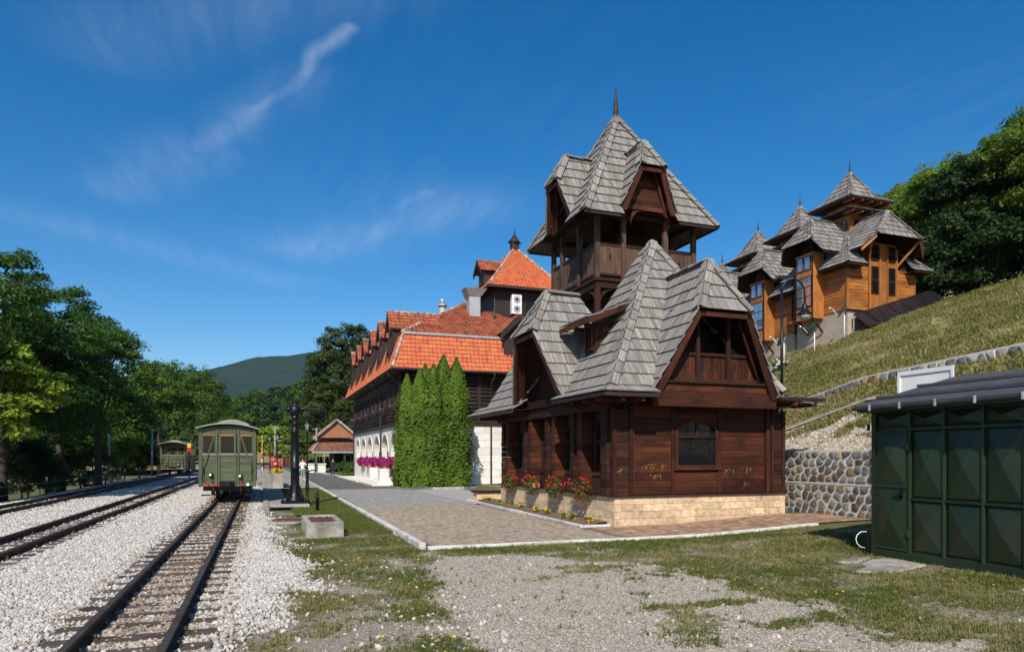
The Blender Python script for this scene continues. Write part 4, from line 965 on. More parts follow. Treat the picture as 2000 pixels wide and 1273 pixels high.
# ochre paint drips on the front planks
b = MB(); dr = random.Random(4)
for (xa, xb, zz, n) in ((10.05, 10.85, 1.72, 26), (10.2, 10.7, 1.42, 14), (12.86, 13.2, 1.58, 12), (13.35, 13.8, 1.62, 16), (13.5, 13.75, 1.2, 8), (9.2, 9.35, 1.6, 8)):
    for i in range(n):
        x = dr.uniform(xa, xb); z = zz + dr.uniform(-.05, .05); L = dr.uniform(.015, .16) if dr.random() < .6 else .02; w = dr.uniform(.004, .012) if L > .025 else dr.uniform(.02, .06); y = 16.868 if x > 9.7 else 16.785
        b.add([(x, y, z), (x + w, y, z), (x + w * .7, y, z - L), (x + w * .2, y, z - L)], [(0, 1, 2, 3)])
mat('ochre_paint', (.30, .17, .04, 1), (.42, .26, .07, 1), nscale=5, rough=.7, bump=0, rnd=.3)
b.build('paint_drips', 'ochre_paint', H, kind='stuff')
# ------------------------------------------------------------------ rubble walls
def voronoi_cells(L, Hh, size, seed, keep=None):
    r = random.Random(seed); seeds = []; ny = max(1, int(round(Hh / (size * .85)))); nx = max(1, int(round(L / size)))
    for j in range(ny):
        for i in range(nx):
            x = (i + .5 + (.5 if j % 2 else 0) * .8 + r.uniform(-.34, .34)) * L / nx; y = (j + .5 + r.uniform(-.3, .3)) * Hh / ny
            if 0 < x < L: seeds.append((x, y))
    cells = []
    for i, s in enumerate(seeds):
        poly = [(0, 0), (L, 0), (L, Hh), (0, Hh)]
        for j, q in enumerate(seeds):
            if i == j or abs(q[0] - s[0]) > 3 * size: continue
            mx_, my_ = (s[0] + q[0]) / 2, (s[1] + q[1]) / 2; dx, dy = q[0] - s[0], q[1] - s[1]
            out = []
            for k in range(len(poly)):
                a, c = poly[k], poly[(k + 1) % len(poly)]
                da = (a[0] - mx_) * dx + (a[1] - my_) * dy; dc = (c[0] - mx_) * dx + (c[1] - my_) * dy
                if da <= 0: out.append(a)
                if (da <= 0) != (dc <= 0): t = da / (da - dc); out.append((a[0] + t * (c[0] - a[0]), a[1] + t * (c[1] - a[1])))
            poly = out
            if len(poly) < 3: break
        if len(poly) >= 3: cells.append((s, poly))
    return cells
def rubble(parent, org, d, n, L, Hh, size, m, seed, zf, depth=.07, joint=.022):
    """stones set proud of a mortar face; zf(along, height)->z"""
    r = random.Random(seed)
    for s, poly in voronoi_cells(L, Hh, size, seed):
        cx = sum(p[0] for p in poly) / len(poly); cy = sum(p[1] for p in poly) / len(poly)
        ring0, ring1 = [], []
        for x, y in poly:
            dd = math.hypot(x - cx, y - cy) + 1e-6; f = max(.2, 1 - joint / dd * 1.3); x0, y0 = cx + (x - cx) * f, cy + (y - cy) * f
            f2 = f * r.uniform(.72, .86); x1, y1 = cx + (x - cx) * f2, cy + (y - cy) * f2
            ring0.append(org + d * x0 + Z_ * zf(x0, y0) - n * .01); ring1.append(org + d * x1 + Z_ * zf(x1, y1) + n * (depth * r.uniform(.6, 1.2)))
        c = org + d * cx + Z_ * zf(cx, cy) + n * depth * r.uniform(.9, 1.4)
        k = len(poly); vs = ring0 + ring1 + [c]; b = MB()
        fs = [(i, (i + 1) % k, k + (i + 1) % k, k + i) for i in range(k)] + [(k + i, k + (i + 1) % k, 2 * k) for i in range(k)]
        if (d.cross(Z_)).dot(n) < 0: fs = [f[::-1] for f in fs]
        b.add(vs, fs); b.build('stone', m, parent)
RW = thing('stone_retaining_wall', 'grey rubble stone retaining wall with pale mortar right of the wooden house', 'wall', (16.05, 15, 0))
b = MB(); b.box(16.0, 16.4, 8.0, 27.0, -.3, 2.16); b.build('mortar_face', 'mortar', RW)
rubble(RW, V3((16.0, 19.6, 0)), -Y_, -X_, 7.6, 1.0, .31, 'rock', 5, lambda x, y: .14 + y, .04, .028)
b = MB(); b.box(15.985, 16.2, 12.0, 19.6, 1.14, 1.2); b.build('mortar_band', 'mortar', RW)
rubble(RW, V3((16.0, 19.6, 0)), -Y_, -X_, 7.6, .94, .30, 'rock', 6, lambda x, y: 1.21 + y, .04, .028)
# sloping concrete parapet and two upper stone walls on the bank
PW = thing('concrete_parapet', 'sloping concrete parapet climbing the rubble bank behind the retaining wall', 'wall', (18.9, 18, 2.8))
b = MB()
pts = [(18.9, 21.6, 2.75), (18.9, 21.0, 3.0), (18.9, 17.3, 3.86), (18.9, 9.0, 4.1)]
for p, q in zip(pts[1:-1], pts[2:]): b.prism([V3(p), V3(q), V3(q) - Z_ * .5, V3(p) - Z_ * .5], (.22, 0, 0))
b.prism([(18.9, 21.2, 3.02), (18.9, 21.0, 3.0), (18.9, 21.0, 1.9), (18.9, 21.6, 1.9)], (.3, 0, 0)); b.build('parapet_wall', 'concrete', PW)
b = MB()
for p, q in zip(pts[1:-1], pts[2:]): b.beam(V3(p) + V3((.11, .0, .03)), V3(q) + V3((.11, 0, .03)), .34, .07)
b.build('coping', 'kerb', PW)
UW = thing('upper_stone_wall', 'low pale stone wall running diagonally up the grass slope', 'wall', (20, 15, 4))
def uz(y): return float(np.interp(y, ZB_Y, ZB))
ys = [23.0 - i * .75 for i in range(25)]
b = MB()
for a, c in zip(ys[:-1], ys[1:]): b.prism([V3((19.98, a, uz(a) + .22)), V3((19.98, c, uz(c) + .22)), V3((19.98, c, uz(c) - .45)), V3((19.98, a, uz(a) - .45))], (.35, 0, 0))
b.build('mortar_face', 'mortar', UW)
rubble(UW, V3((19.98, 23.0, 0)), -Y_, -X_, 17.5, .62, .30, 'rock_pale', 9, lambda x, y: uz(23.0 - x) - .42 + y, .06)

# ------------------------------------------------------------------ green metal shed
S = thing('green_metal_shed', 'dark green sheet metal shed with embossed diamond panels and gutter', 'shed', (11.3, 8.0, 0))
b = MB(); b.box(11.36, 15.0, 2.6, 10.25, .06, 2.84); b.build('wall', 'green_paint', S)
ycol = [10.2, 9.43, 8.75, 8.05, 7.38, 6.7, 6.0, 5.3, 4.6, 3.9, 3.2, 2.62]
zrow = [.2, 1.2, 2.5, 2.84]
def emboss(parent, y0, y1, z0, z1, x=11.34, dep=.075, name='panel'):
    b = MB(); yc, zc_ = (y0 + y1) / 2, (z0 + z1) / 2
    vs = [(x, y0, z0), (x, y1, z0), (x, y1, z1), (x, y0, z1), (x - dep, yc, zc_)]; i = .03
    vs = [(x, y0 - i, z0 + i), (x, y1 + i, z0 + i), (x, y1 + i, z1 - i), (x, y0 - i, z1 - i), (x - dep, yc, zc_)] + [(x + .02, y0, z0), (x + .02, y1, z0), (x + .02, y1, z1), (x + .02, y0, z1)]
    b.add(vs, [(0, 1, 4), (1, 2, 4), (2, 3, 4), (3, 0, 4), (5, 6, 1, 0), (6, 7, 2, 1), (7, 8, 3, 2), (8, 5, 0, 3)])
    return b.build(name, 'green_paint', parent)
for i in range(1, len(ycol) - 1):
    for j in range(3):
        z0, z1 = zrow[j] + .03, zrow[j + 1] - .03
        emboss(S, ycol[i] - .03, ycol[i + 1] + .03, z0, z1)
d_ = MB(); d_.box(11.31, 11.35, 9.47, 10.16, .22, 2.46); door = d_.build('door', 'green_paint', S)
emboss(door, 10.12, 9.51, .28, 1.38, 11.305); emboss(door, 10.12, 9.51, 1.46, 2.42, 11.305); emboss(S, 10.16, 9.46, 2.54, 2.82)
for z in (.24, 1.42, 2.44): b = MB(); b.box(11.285, 11.309, 9.48, 10.15, z - .015, z + .015); b.build('door_bar', 'green_edge', door)
b = MB(); b.box(11.25, 11.31, 9.56, 9.60, 1.2, 1.36); b.box(11.25, 11.28, 9.56, 9.74, 1.22, 1.26); b.build('door_handle', 'iron', door)
for z in (.55, 2.2): b = MB(); b.box(11.27, 11.32, 9.41, 9.47, z - .06, z + .06); b.build('hinge', 'green_edge', S)
for y in ycol[1:]: b = MB(); b.box(11.30, 11.335, y - .018, y + .018, .2, 2.84); b.build('frame_post', 'green_edge' if y in (9.43, 8.75, 8.05) else 'green_paint', S)
for z in (1.2, 2.5): b = MB(); b.box(11.303, 11.338, 2.62, 9.41, z - .02, z + .02); b.build('frame_rail', 'green_paint', S)
b = MB(); b.box(11.29, 11.36, 2.6, 10.27, .06, .2); b.build('base_rail', 'green_paint', S)
b = MB(); b.box(11.30, 11.36, 10.17, 10.27, .2, 2.84); b.build('corner_post', 'green_paint', S)
b = MB(); b.prism([(10.95, 10.33, 2.93), (10.95, 2.4, 2.93), (13.6, 2.4, 3.6), (13.6, 10.33, 3.6)], (0, 0, .05)); b.prism([(13.6, 10.33, 3.6), (13.6, 2.4, 3.6), (15.4, 2.4, 3.1), (15.4, 10.33, 3.1)], (0, 0, .05)); b.build('roof', 'roof_sheet', S)
for x in (11.5, 12.6): b = MB(); zz = 2.93 + (x - 10.88) * .2463; b.beam((x, 10.32, zz + .075), (x, 2.4, zz + .075), .06, .05); b.build('roof_batten', 'roof_sheet', S)
b = MB(); b.box(10.98, 11.4, 2.4, 10.3, 2.84, 2.90); b.build('eave_board', 'green_paint', S)
b = MB(); pf = [(math.cos(a), math.sin(a)) for a in [math.pi + math.pi * i / 6 for i in range(7)]]
vs = []; [vs.extend([(10.93 + c * .07, y, 2.95 + s_ * .075) for c, s_ in pf]) for y in (10.34, 2.4)]
b.add(vs, [(i, i + 1, 8 + i, 7 + i) for i in range(6)] + [tuple(range(7))]); b.build('gutter', 'roof_sheet', S)
for y in (9.9, 9.25, 8.55, 7.85, 7.1, 6.3): b = MB(); b.box(10.84, 10.87, y, y + .03, 2.86, 2.98); b.build('gutter_clip', 'zinc', S)
b = MB(); b.cyl((11.28, 10.32, 2.5), (11.28, 10.32, 2.62), .03); b.build('bolt', 'iron', S)
for y in (2.62, 10.27):
    pass
b = MB(); b.prism([(11.36, 10.28, 2.84), (15.0, 10.28, 2.84), (15.0, 10.28, 3.2), (13.6, 10.28, 3.58), (11.36, 10.28, 3.03)], (0, -.04, 0)); b.build('gable_panel', 'green_paint', S)
WB = thing('white_board', 'white framed board standing on posts behind the shed roof', 'board', (15.2, 12.2, .2))
b = MB(); b.box(15.2, 15.24, 11.55, 12.95, 2.7, 4.05); b.build('panel', 'white_paint', WB)
b = MB(); b.box(15.17, 15.199, 11.5, 13.0, 4.02, 4.12); b.box(15.17, 15.199, 12.93, 13.0, 2.7, 4.019); b.box(15.17, 15.199, 11.5, 11.57, 2.7, 4.019); b.build('frame', 'white_paint', WB)
for y in (11.6, 12.8): b = MB(); b.box(15.25, 15.31, y, y + .06, .1, 4.0); b.build('post', 'zinc', WB)
# paving slab, hose
def slab(pts, label, z=.0):
    o = thing('concrete_slab', label, 'slab', (pts[0][0], pts[0][1], z)); b = MB(); b.prism([(x, y, gz(x, y) + .028 + rng.uniform(-.012, .008)) for x, y in pts], (0, 0, -.15)); b.build('slab', 'concrete', o, bevel=.02)
slab([(9.5, 9.05), (10.1, 8.72), (11.15, 8.95), (11.2, 9.75), (10.75, 9.8), (10.3, 9.6), (10.05, 9.25)], 'cracked concrete slab in the grass before the shed door')
slab([(10.0, 9.9), (10.35, 9.72), (10.95, 9.95), (10.85, 10.25), (10.2, 10.2)], 'smaller broken concrete slab beside the shed corner')
hz = MB(); hz.tube([(11.28, 10.36, .50), (11.2, 10.42, .50), (11.12, 10.44, .44), (11.08, 10.44, .36), (11.1, 10.43, .27), (11.17, 10.41, .2), (11.25, 10.38, .18)], .009, 6)
hs = thing('hose', 'white coiled hose hanging at the shed corner', 'hose', (11.0, 10.5, .05)); hz.build('hose_loop', 'white_paint', hs)
b = MB(); b.box(11.27, 11.31, 10.33, 10.37, .1, .55); b.build('tap_post', 'iron', hs)

# ------------------------------------------------------------------ station hotel with red tiled roof
HT = thing('station_hotel', 'long hotel with orange tiled mansard roof, dark log upper floor and white arcade', 'building', (14, 54, 0))
HX0, HX1, HY0, HY1 = 8.33, 20.2, 43.0, 66.5
b = MB(); b.box(HX0 + 1.6, HX1, HY0 + .3, HY1, 0, 4.05); b.build('ground_floor_core', 'stone_white', HT)
fw = MB(); fw.box(HX0, HX1, HY0, HY0 + .3, 0, 4.06); fw = fw.build('end_wall', 'mortar', HT)
# stone blocks on the end wall
z = .15; row = 0
while z < 4.0:
    h = .48; x = HX0 - (row % 2) * .5
    while x < 17.5:
        a, c = max(HX0, x), x + 1.0; x += 1.0
        b = MB(); b.box(a + .006, c - .006, HY0 - .05, HY0, z + .006, min(z + h, 4.06) - .006); b.build('stone_block', 'stone_white', fw)
    z += h; row += 1
b = MB(); b.box(HX0 - .1, 18, HY0 - .12, HY0, 0, .15); b.build('base_course', 'stone_white', HT)
# arcade along the left side
arc = [45.6 + 3.6 * i for i in range(6)]
aw = MB(); aw.box(HX0 + 1.5, HX0 + 1.6, HY0 + .3, HY1, 0, 4.05); aw.build('arcade_back_wall', 'stone_white', HT)
def arch_bay(yc, w, zs, zt, ytop, y0, y1):
    b = MB(); b.box(HX0, HX0 + .35, y0, yc - w / 2, 0, ytop); b.box(HX0, HX0 + .35, yc + w / 2, y1, 0, ytop)
    n = 12
    for i in range(n):
        a0, a1 = math.pi * i / n, math.pi * (i + 1) / n
        ya, yb = yc - math.cos(a0) * w / 2, yc - math.cos(a1) * w / 2; za, zb = zs + math.sin(a0) * (zt - zs), zs + math.sin(a1) * (zt - zs)
        b.prism([(HX0, ya, za), (HX0, yb, zb), (HX0, yb, ytop), (HX0, ya, ytop)], (.35, 0, 0))
    o = b.build('arch', 'stone_white', HT)
    b = MB()
    for i in range(n):
        a0, a1 = math.pi * i / n, math.pi * (i + 1) / n
        ya, yb = yc - math.cos(a0) * w / 2, yc - math.cos(a1) * w / 2; za, zb = zs + math.sin(a0) * (zt - zs), zs + math.sin(a1) * (zt - zs)
        b.prism([(HX0 - .04, ya, za), (HX0 - .04, yb, zb), (HX0 - .04, yc - math.cos(a1) * (w / 2 + .14), zs + math.sin(a1) * (zt - zs + .14)), (HX0 - .04, yc - math.cos(a0) * (w / 2 + .14), zs + math.sin(a0) * (zt - zs + .14))], (.04, 0, 0))
    b.build('arch_trim', 'stone_white', o)
for i, yc in enumerate(arc):
    y0 = HY0 + .31 if i == 0 else yc - 1.8; y1 = yc + 1.8 if i < 5 else HY1
    arch_bay(yc, 2.5, 2.3, 3.5, 4.06, y0, y1)
    if i > 1: b = MB(); b.box(HX0 - .02, HX0 + .3, yc - 1.25, yc + 1.25, 0, 1.15); b.build('parapet', 'stone_white', HT)
    b = MB(); b.box(HX0 + 1.42, HX0 + 1.5, yc - .6, yc + .6, .9, 2.9); w = b.build('window', 'wood_black', HT)
    b = MB(); b.box(HX0 + 1.40, HX0 + 1.419, yc - .5, yc + .5, 1.0, 2.8); b.build('pane', 'glass', w)
# steps with white blocks in front of the arcade
for i in range(4):
    b = MB(); b.box(HX0 - 1.5 + i * .36, HX0 - .02, 45.2 + i * .3, 52 - i * .2, 0 if i == 0 else i * .15 + .002, (i + 1) * .15); b.build('step', 'stone_white', HT)
for y in (46.0, 50.2): b = MB(); b.box(HX0 - .9, HX0 - .3, y, y + .9, .2, 1.15); b.build('step_pedestal', 'stone_white', HT)
b = MB(); b.box(HX0 - 1.6, HX0, 52.2, 66, 0, .12); b.build('step', 'stone_white', HT)
# upper log floor
ub = MB(); ub.box(HX0 + .1, HX1, HY0 + .1, HY1, 4.06, 7.4); up = ub.build('upper_wall', 'wood_black', HT)
for i in range(13):
    z = 4.2 + i * .245
    b = MB(); b.cyl((HX0 - .15, HY0 + .08, z), (17.5, HY0 + .08, z), .125, n=10); b.build('log', 'wood_black', up)
    b = MB(); b.cyl((HX0 + .08, HY0 - .1, z), (HX0 + .08, HY1, z), .125, n=8); b.build('log', 'wood_black', up)
for x in (HX0 - .05, 11.6, 13.3, 15.6): b = MB(); b.box(x, x + .22, HY0 - .10, HY0 + .1, 4.06, 7.4); b.build('log_post', 'wood_black', HT)
b = MB(); b.box(HX0 - .12, 17.5, HY0 - .14, HY0, 3.98, 4.16); b.build('string_course', 'wood_black', HT)
b = MB(); b.box(HX0 - .14, HX0, HY0 - .14, HY1, 3.98, 4.16); b.build('string_course', 'wood_black', HT)
for k in range(11):
    yc = 45.0 + k * 2.0
    arch_window(HT, (HX0 - .07, yc, 0), Y_, -X_, .8, 5.3, 6.6, .02, None, 1, 'wood_black', .1)
# roofs
eZ, mZ = 7.45, 9.8
ex0, ex1, ey0, ey1 = 7.6, 20.9, 42.15, 67.3; i0 = .85
T1 = []; T2 = []
lay([(ex0, ey0, eZ), (ex1, ey0, eZ), (ex1 - i0, ey0 + i0, mZ), (ex0 + i0, ey0 + i0, mZ)], .29, .275, .03, .05, tile=True, jit=0, gap=.003, store=T1)
dorm = [44.9 + 3.83 * i for i in range(6)]
lay([(ex0, ey1, eZ), (ex0, ey0, eZ), (ex0 + i0, ey0 + i0, mZ), (ex0 + i0, ey1 - i0, mZ)], .29, .275, .03, .05, tile=True, jit=0, gap=.003, store=T1, skip=lambda c: any(abs(c.y - d) < .7 for d in dorm) and c.z > 8.5)
rX = (ex0 + ex1) / 2; hw_ = rX - ex0 - i0; rZ = mZ + hw_ * .6
A0, A1, A2, A3 = V3((ex0 + i0 - .12, ey0 + i0 - .12, mZ - .02)), V3((ex1 - i0 + .12, ey0 + i0 - .12, mZ - .02)), V3((ex1 - i0, ey1 - i0, mZ)), V3((ex0 + i0 - .12, ey1 - i0, mZ - .02))
R0, R1 = V3((rX, ey0 + i0 + hw_, rZ)), V3((rX, ey1 - i0 - hw_, rZ))
lay([A0, A1, R0], .29, .275, .03, .05, tile=True, jit=0, gap=.003, store=T2); lay([A3, A0, R0, R1], .29, .275, .03, .05, tile=True, jit=0, gap=.003, store=T2)
r = MB(); 
for poly in ([(ex0, ey0, eZ), (ex1, ey0, eZ), (ex1 - i0, ey0 + i0, mZ), (ex0 + i0, ey0 + i0, mZ)], [(ex0, ey1, eZ), (ex0, ey0, eZ), (ex0 + i0, ey0 + i0, mZ), (ex0 + i0, ey1 - i0, mZ)], [A0, A1, R0], [A3, A0, R0, R1], [A1, A2, R1, R0], [A2, A3, R1],
             [(ex1, ey0, eZ), (ex1, ey1, eZ), (ex1 - i0, ey1 - i0, mZ), (ex1 - i0, ey0 + i0, mZ)], [(ex1, ey1, eZ), (ex0, ey1, eZ), (ex0 + i0, ey1 - i0, mZ), (ex1 - i0, ey1 - i0, mZ)]):
    r.add([V3(p) - Z_ * .03 for p in poly], [tuple(range(len(poly)))])
hroof = r.build('roof', 'tile_old', HT)
b = MB(); b.box(ex0 + .02, ex1, ey0 + .02, ey1, eZ - .16, eZ - .08); b.build('soffit', 'wood_black', HT)
def ridge_tiles(parent, a, c, ln=.38, r_=.11, m='tile_cap'):
    a, c = V3(a), V3(c); L = (c - a).length; n = max(1, int(L / ln)); d = (c - a) / n; rest = MB()
    for i in range(n):
        rest.tube([a + d * i + Z_ * .03, a + d * (i + .5) + Z_ * .045, a + d * (i + 1.04) + Z_ * .06], [r_ * 1.12, r_ * 1.05, r_ * .95], 7)
    return rest.build('ridge_tiles', m, parent, kind='stuff')
ridge_tiles(hroof, (ex0, ey0, eZ + .03), (ex0 + i0, ey0 + i0, mZ)); ridge_tiles(hroof, A0, R0); ridge_tiles(hroof, R0, R1)
b = MB(); b.box(A0.x, A1.x, A0.y - .06, A0.y + .05, mZ - .1, mZ + .04); b.build('flashing', 'zinc', HT)
for a, c in (((ex0 - .05, ey0 - .05, eZ - .04), (ex1, ey0 - .05, eZ - .04)), ((ex0 - .05, ey0 - .05, eZ - .04), (ex0 - .05, ey1, eZ - .04))):
    b = MB(); b.cyl(a, c, .08, n=8); b.build('gutter', 'gutter', HT)
for (x, y, xo, yo) in ((ex0 - .02, 43.6, HX0 - .12, 43.6), (ex0 - .02, 50.5, HX0 - .12, 50.5), (ex0 - .02, 66.0, HX0 - .12, 66.0), (14.2, ey0 - .05, 14.2, HY0 - .16)):
    b = MB(); b.tube([(x, y, eZ - .05), (x, y, eZ - .3), (xo, yo, eZ - .75), (xo, yo, 4.0), (xo, yo, .1)], .055, 7); b.build('downpipe', 'gutter', HT)
def hotel_dormer(yc, i):
    zr = 11.4; f = 7.75; hwid = .85; ez = 10.2
    bx = MB(); bx.box(8.0, 10.2, yc - .62, yc + .62, 8.7, 10.25); o = bx.build('dormer', 'wood_black', HT)
    g = MB(); g.prism([(7.98, yc - .62, 10.2), (7.98, yc + .62, 10.2), (7.98, yc, 11.2)], (.06, 0, 0)); g.build('dormer_gable', 'wood_black', o)
    for sg in (-1, 1):
        b = MB(); a, c = V3((f - .04, yc, zr + .02)), V3((f - .04, yc + sg * (hwid + .05), ez - .12))
        b.prism([a, c, c - Z_ * .28, a - Z_ * .34], (.07, 0, 0), grain=c - a); b.build('barge_board', 'wood_black', o)
        b = MB(); b.beam((8.05, yc + sg * .62, 10.2), (7.75, yc + sg * .62, 8.05), .1, .14, up=X_); b.build('strut', 'wood_black', o)
        st = []
        P4 = [V3((f, yc, zr)), V3((11.2, yc, zr)), V3((11.2, yc + sg * hwid, ez)), V3((f, yc + sg * hwid, ez))]
        lay(P4, .29, .275, .03, .05, tile=True, jit=0, gap=.003, store=st)
        u = MB(); u.add([p - Z_ * .03 for p in P4], [(0, 1, 2, 3)]); u.build('dormer_roof', 'tile_old', o)
        T2.extend(st)
    arch_window(o if False else HT, (7.96, yc, 0), Y_, -X_, .6, 8.85, 9.95, .02, None, 1, 'wood_black', .09)
    b = MB(); b.box(7.8, 8.0, yc - .62, yc + .62, 8.68, 8.78); b.build('dormer_sill', 'wood_black', o)
    ridge_tiles(o, (f, yc, zr), (11.1, yc, zr), r_=.09)
for i, yc in enumerate(dorm): hotel_dormer(yc, i)
# front-side dormer hidden mostly behind the wooden house
st = []
for sg in (-1, 1):
    P4 = [V3((16.0 + 0, 42.2, 11.3)), V3((16.0, 46, 11.3)), V3((16.0 + sg * 1.3, 46, 10.0)), V3((16.0 + sg * 1.3, 42.2, 10.0))]
    lay(P4, .29, .275, .03, .05, tile=True, jit=0, gap=.003, store=T2)
    b = MB(); b.prism([V3((16.0, 42.15, 11.3)), V3((16.0 + sg * 1.35, 42.15, 9.95)), V3((16.0 + sg * 1.35, 42.15, 9.6)), V3((16.0, 42.15, 10.9))], (0, .08, 0)); b.build('barge_board', 'wood_black', HT)
b = MB(); b.box(15.0, 17.0, 42.5, 44.5, 8.3, 10.1); b.prism([(15, 42.5, 10.1), (17, 42.5, 10.1), (16, 42.5, 11.1)], (0, 2, 0)); b.build('front_dormer', 'wood_black', HT)
# vents on the roof
b = MB(); b.box(13.75, 14.55, 46.3, 47.0, 11.2, 13.2); b.prism([(13.75, 46.3, 13.2), (14.55, 46.3, 13.2), (14.95, 45.95, 13.75), (13.35, 45.95, 13.75)], (0, 1.1, 0)); b.build('chimney_vent', 'zinc', HT)
b = MB(); b.cyl((13.0, 51, 12.2), (13.0, 51, 13.35), .26); b.cyl((13.0, 51, 13.38), (13.0, 51, 13.55), .36); b.cyl((13.0, 51, 13.6), (13.0, 51, 13.95), .16); b.build('round_vent', 'zinc', HT)
b = MB(); b.cyl((11.3, 53, 11.2), (11.3, 53, 12.5), .14); b.cyl((11.3, 53, 12.5), (11.3, 53, 12.6), .2); b.build('small_flue', 'zinc', HT)
b = MB(); b.cyl((15.5, 46.0, 11.3), (15.5, 46.0, 12.4), .09); b.build('soil_pipe', 'gutter', HT)
# rear tower of the hotel
tb = MB(); tb.box(17.0, 22.0, 50.2, 55.2, 9, 15.0); tb = tb.build('tower_wall', 'wood_black', HT)
TE = [V3((16.2, 49.4, 15.0)), V3((22.8, 49.4, 15.0)), V3((22.8, 56.0, 15.0)), V3((16.2, 56.0, 15.0))]; TAp = V3((19.5, 52.7, 19.0))
T3 = []
for i in range(4):
    if i in (0, 3): lay([TE[i], TE[(i + 1) % 4], TAp], .29, .275, .03, .05, tile=True, jit=0, gap=.003, store=T3)
r = MB()
for i in range(4): r.add([TE[i] - Z_ * .03, TE[(i + 1) % 4] - Z_ * .03, TAp - Z_ * .03], [(0, 1, 2)])
tr_ = r.build('tower_roof', 'tile_old', HT); emit(T3, tr_, 'tile', 'tile', 0, 'tiles')
ridge_tiles(tr_, TE[0], TAp); ridge_tiles(tr_, TE[1], TAp); ridge_tiles(tr_, TE[3], TAp)
for a, c in ((0, 1), (3, 0)): b = MB(); b.beam(TE[a] - Z_ * .08, TE[c] - Z_ * .08, .12, .14); b.build('tower_gutter', 'gutter', HT)
b = MB(); b.box(19.2, 19.8, 52.4, 53.0, 18.7, 19.4); b.lathe([(.62, 19.4), (.3, 19.75), (.06, 20.15), (.015, 20.7)], (19.5, 52.7, 0), 4); b.build('cupola', 'wood_black', HT)
b = MB(); b.box(16.4, 18.6, 51.2, 52.6, 15.5, 16.6); b.prism([(16.0, 50.9, 16.5), (16.0, 51.9, 17.5), (16.0, 52.9, 16.5), (16.0, 52.9, 16.2), (16, 51.9, 17.1), (16.0, 50.9, 16.2)], (.1, 0, 0)); b.build('tower_dormer', 'wood_black', HT)
st = []
for sg in (-1, 1):
    P4 = [V3((16.0, 51.9, 17.5)), V3((18.6, 51.9, 17.5)), V3((18.6, 51.9 + sg, 16.45)), V3((16.0, 51.9 + sg, 16.45))]; lay(P4, .29, .275, .03, .05, tile=True, jit=0, gap=.003, store=st)
emit(st, tr_, 'tile', 'tile_old', 0, 'tiles')
b = MB(); b.box(18.2, 19.0, 49.75, 50.15, 13.0, 14.5); ac = b.build('air_conditioner', 'white_paint', HT)
for z in (13.38, 14.1): b = MB(); b.cyl((18.6, 49.745, z), (18.6, 49.72, z), .28, n=20); b.cm = 1; b.cyl((18.6, 49.72, z), (18.6, 49.71, z), .11, n=12); b.build('fan_grille', ['zinc', 'iron'], ac)
arch_window(HT, (20.2, 50.12, 0), X_, -Y_, 1.5, 12.6, 14.2, .02, None, 1, 'wood_brown', .1)
b = MB(); b.tube([(16.9, 50.1, 14.9), (16.9, 50.1, 11)], .05, 6); b.build('downpipe', 'gutter', HT)
emit(T1, hroof, 'tile', 'tile', 280, 'mansard_tiles'); emit(T2, hroof, 'tile', 'tile_old', 0, 'roof_tiles')

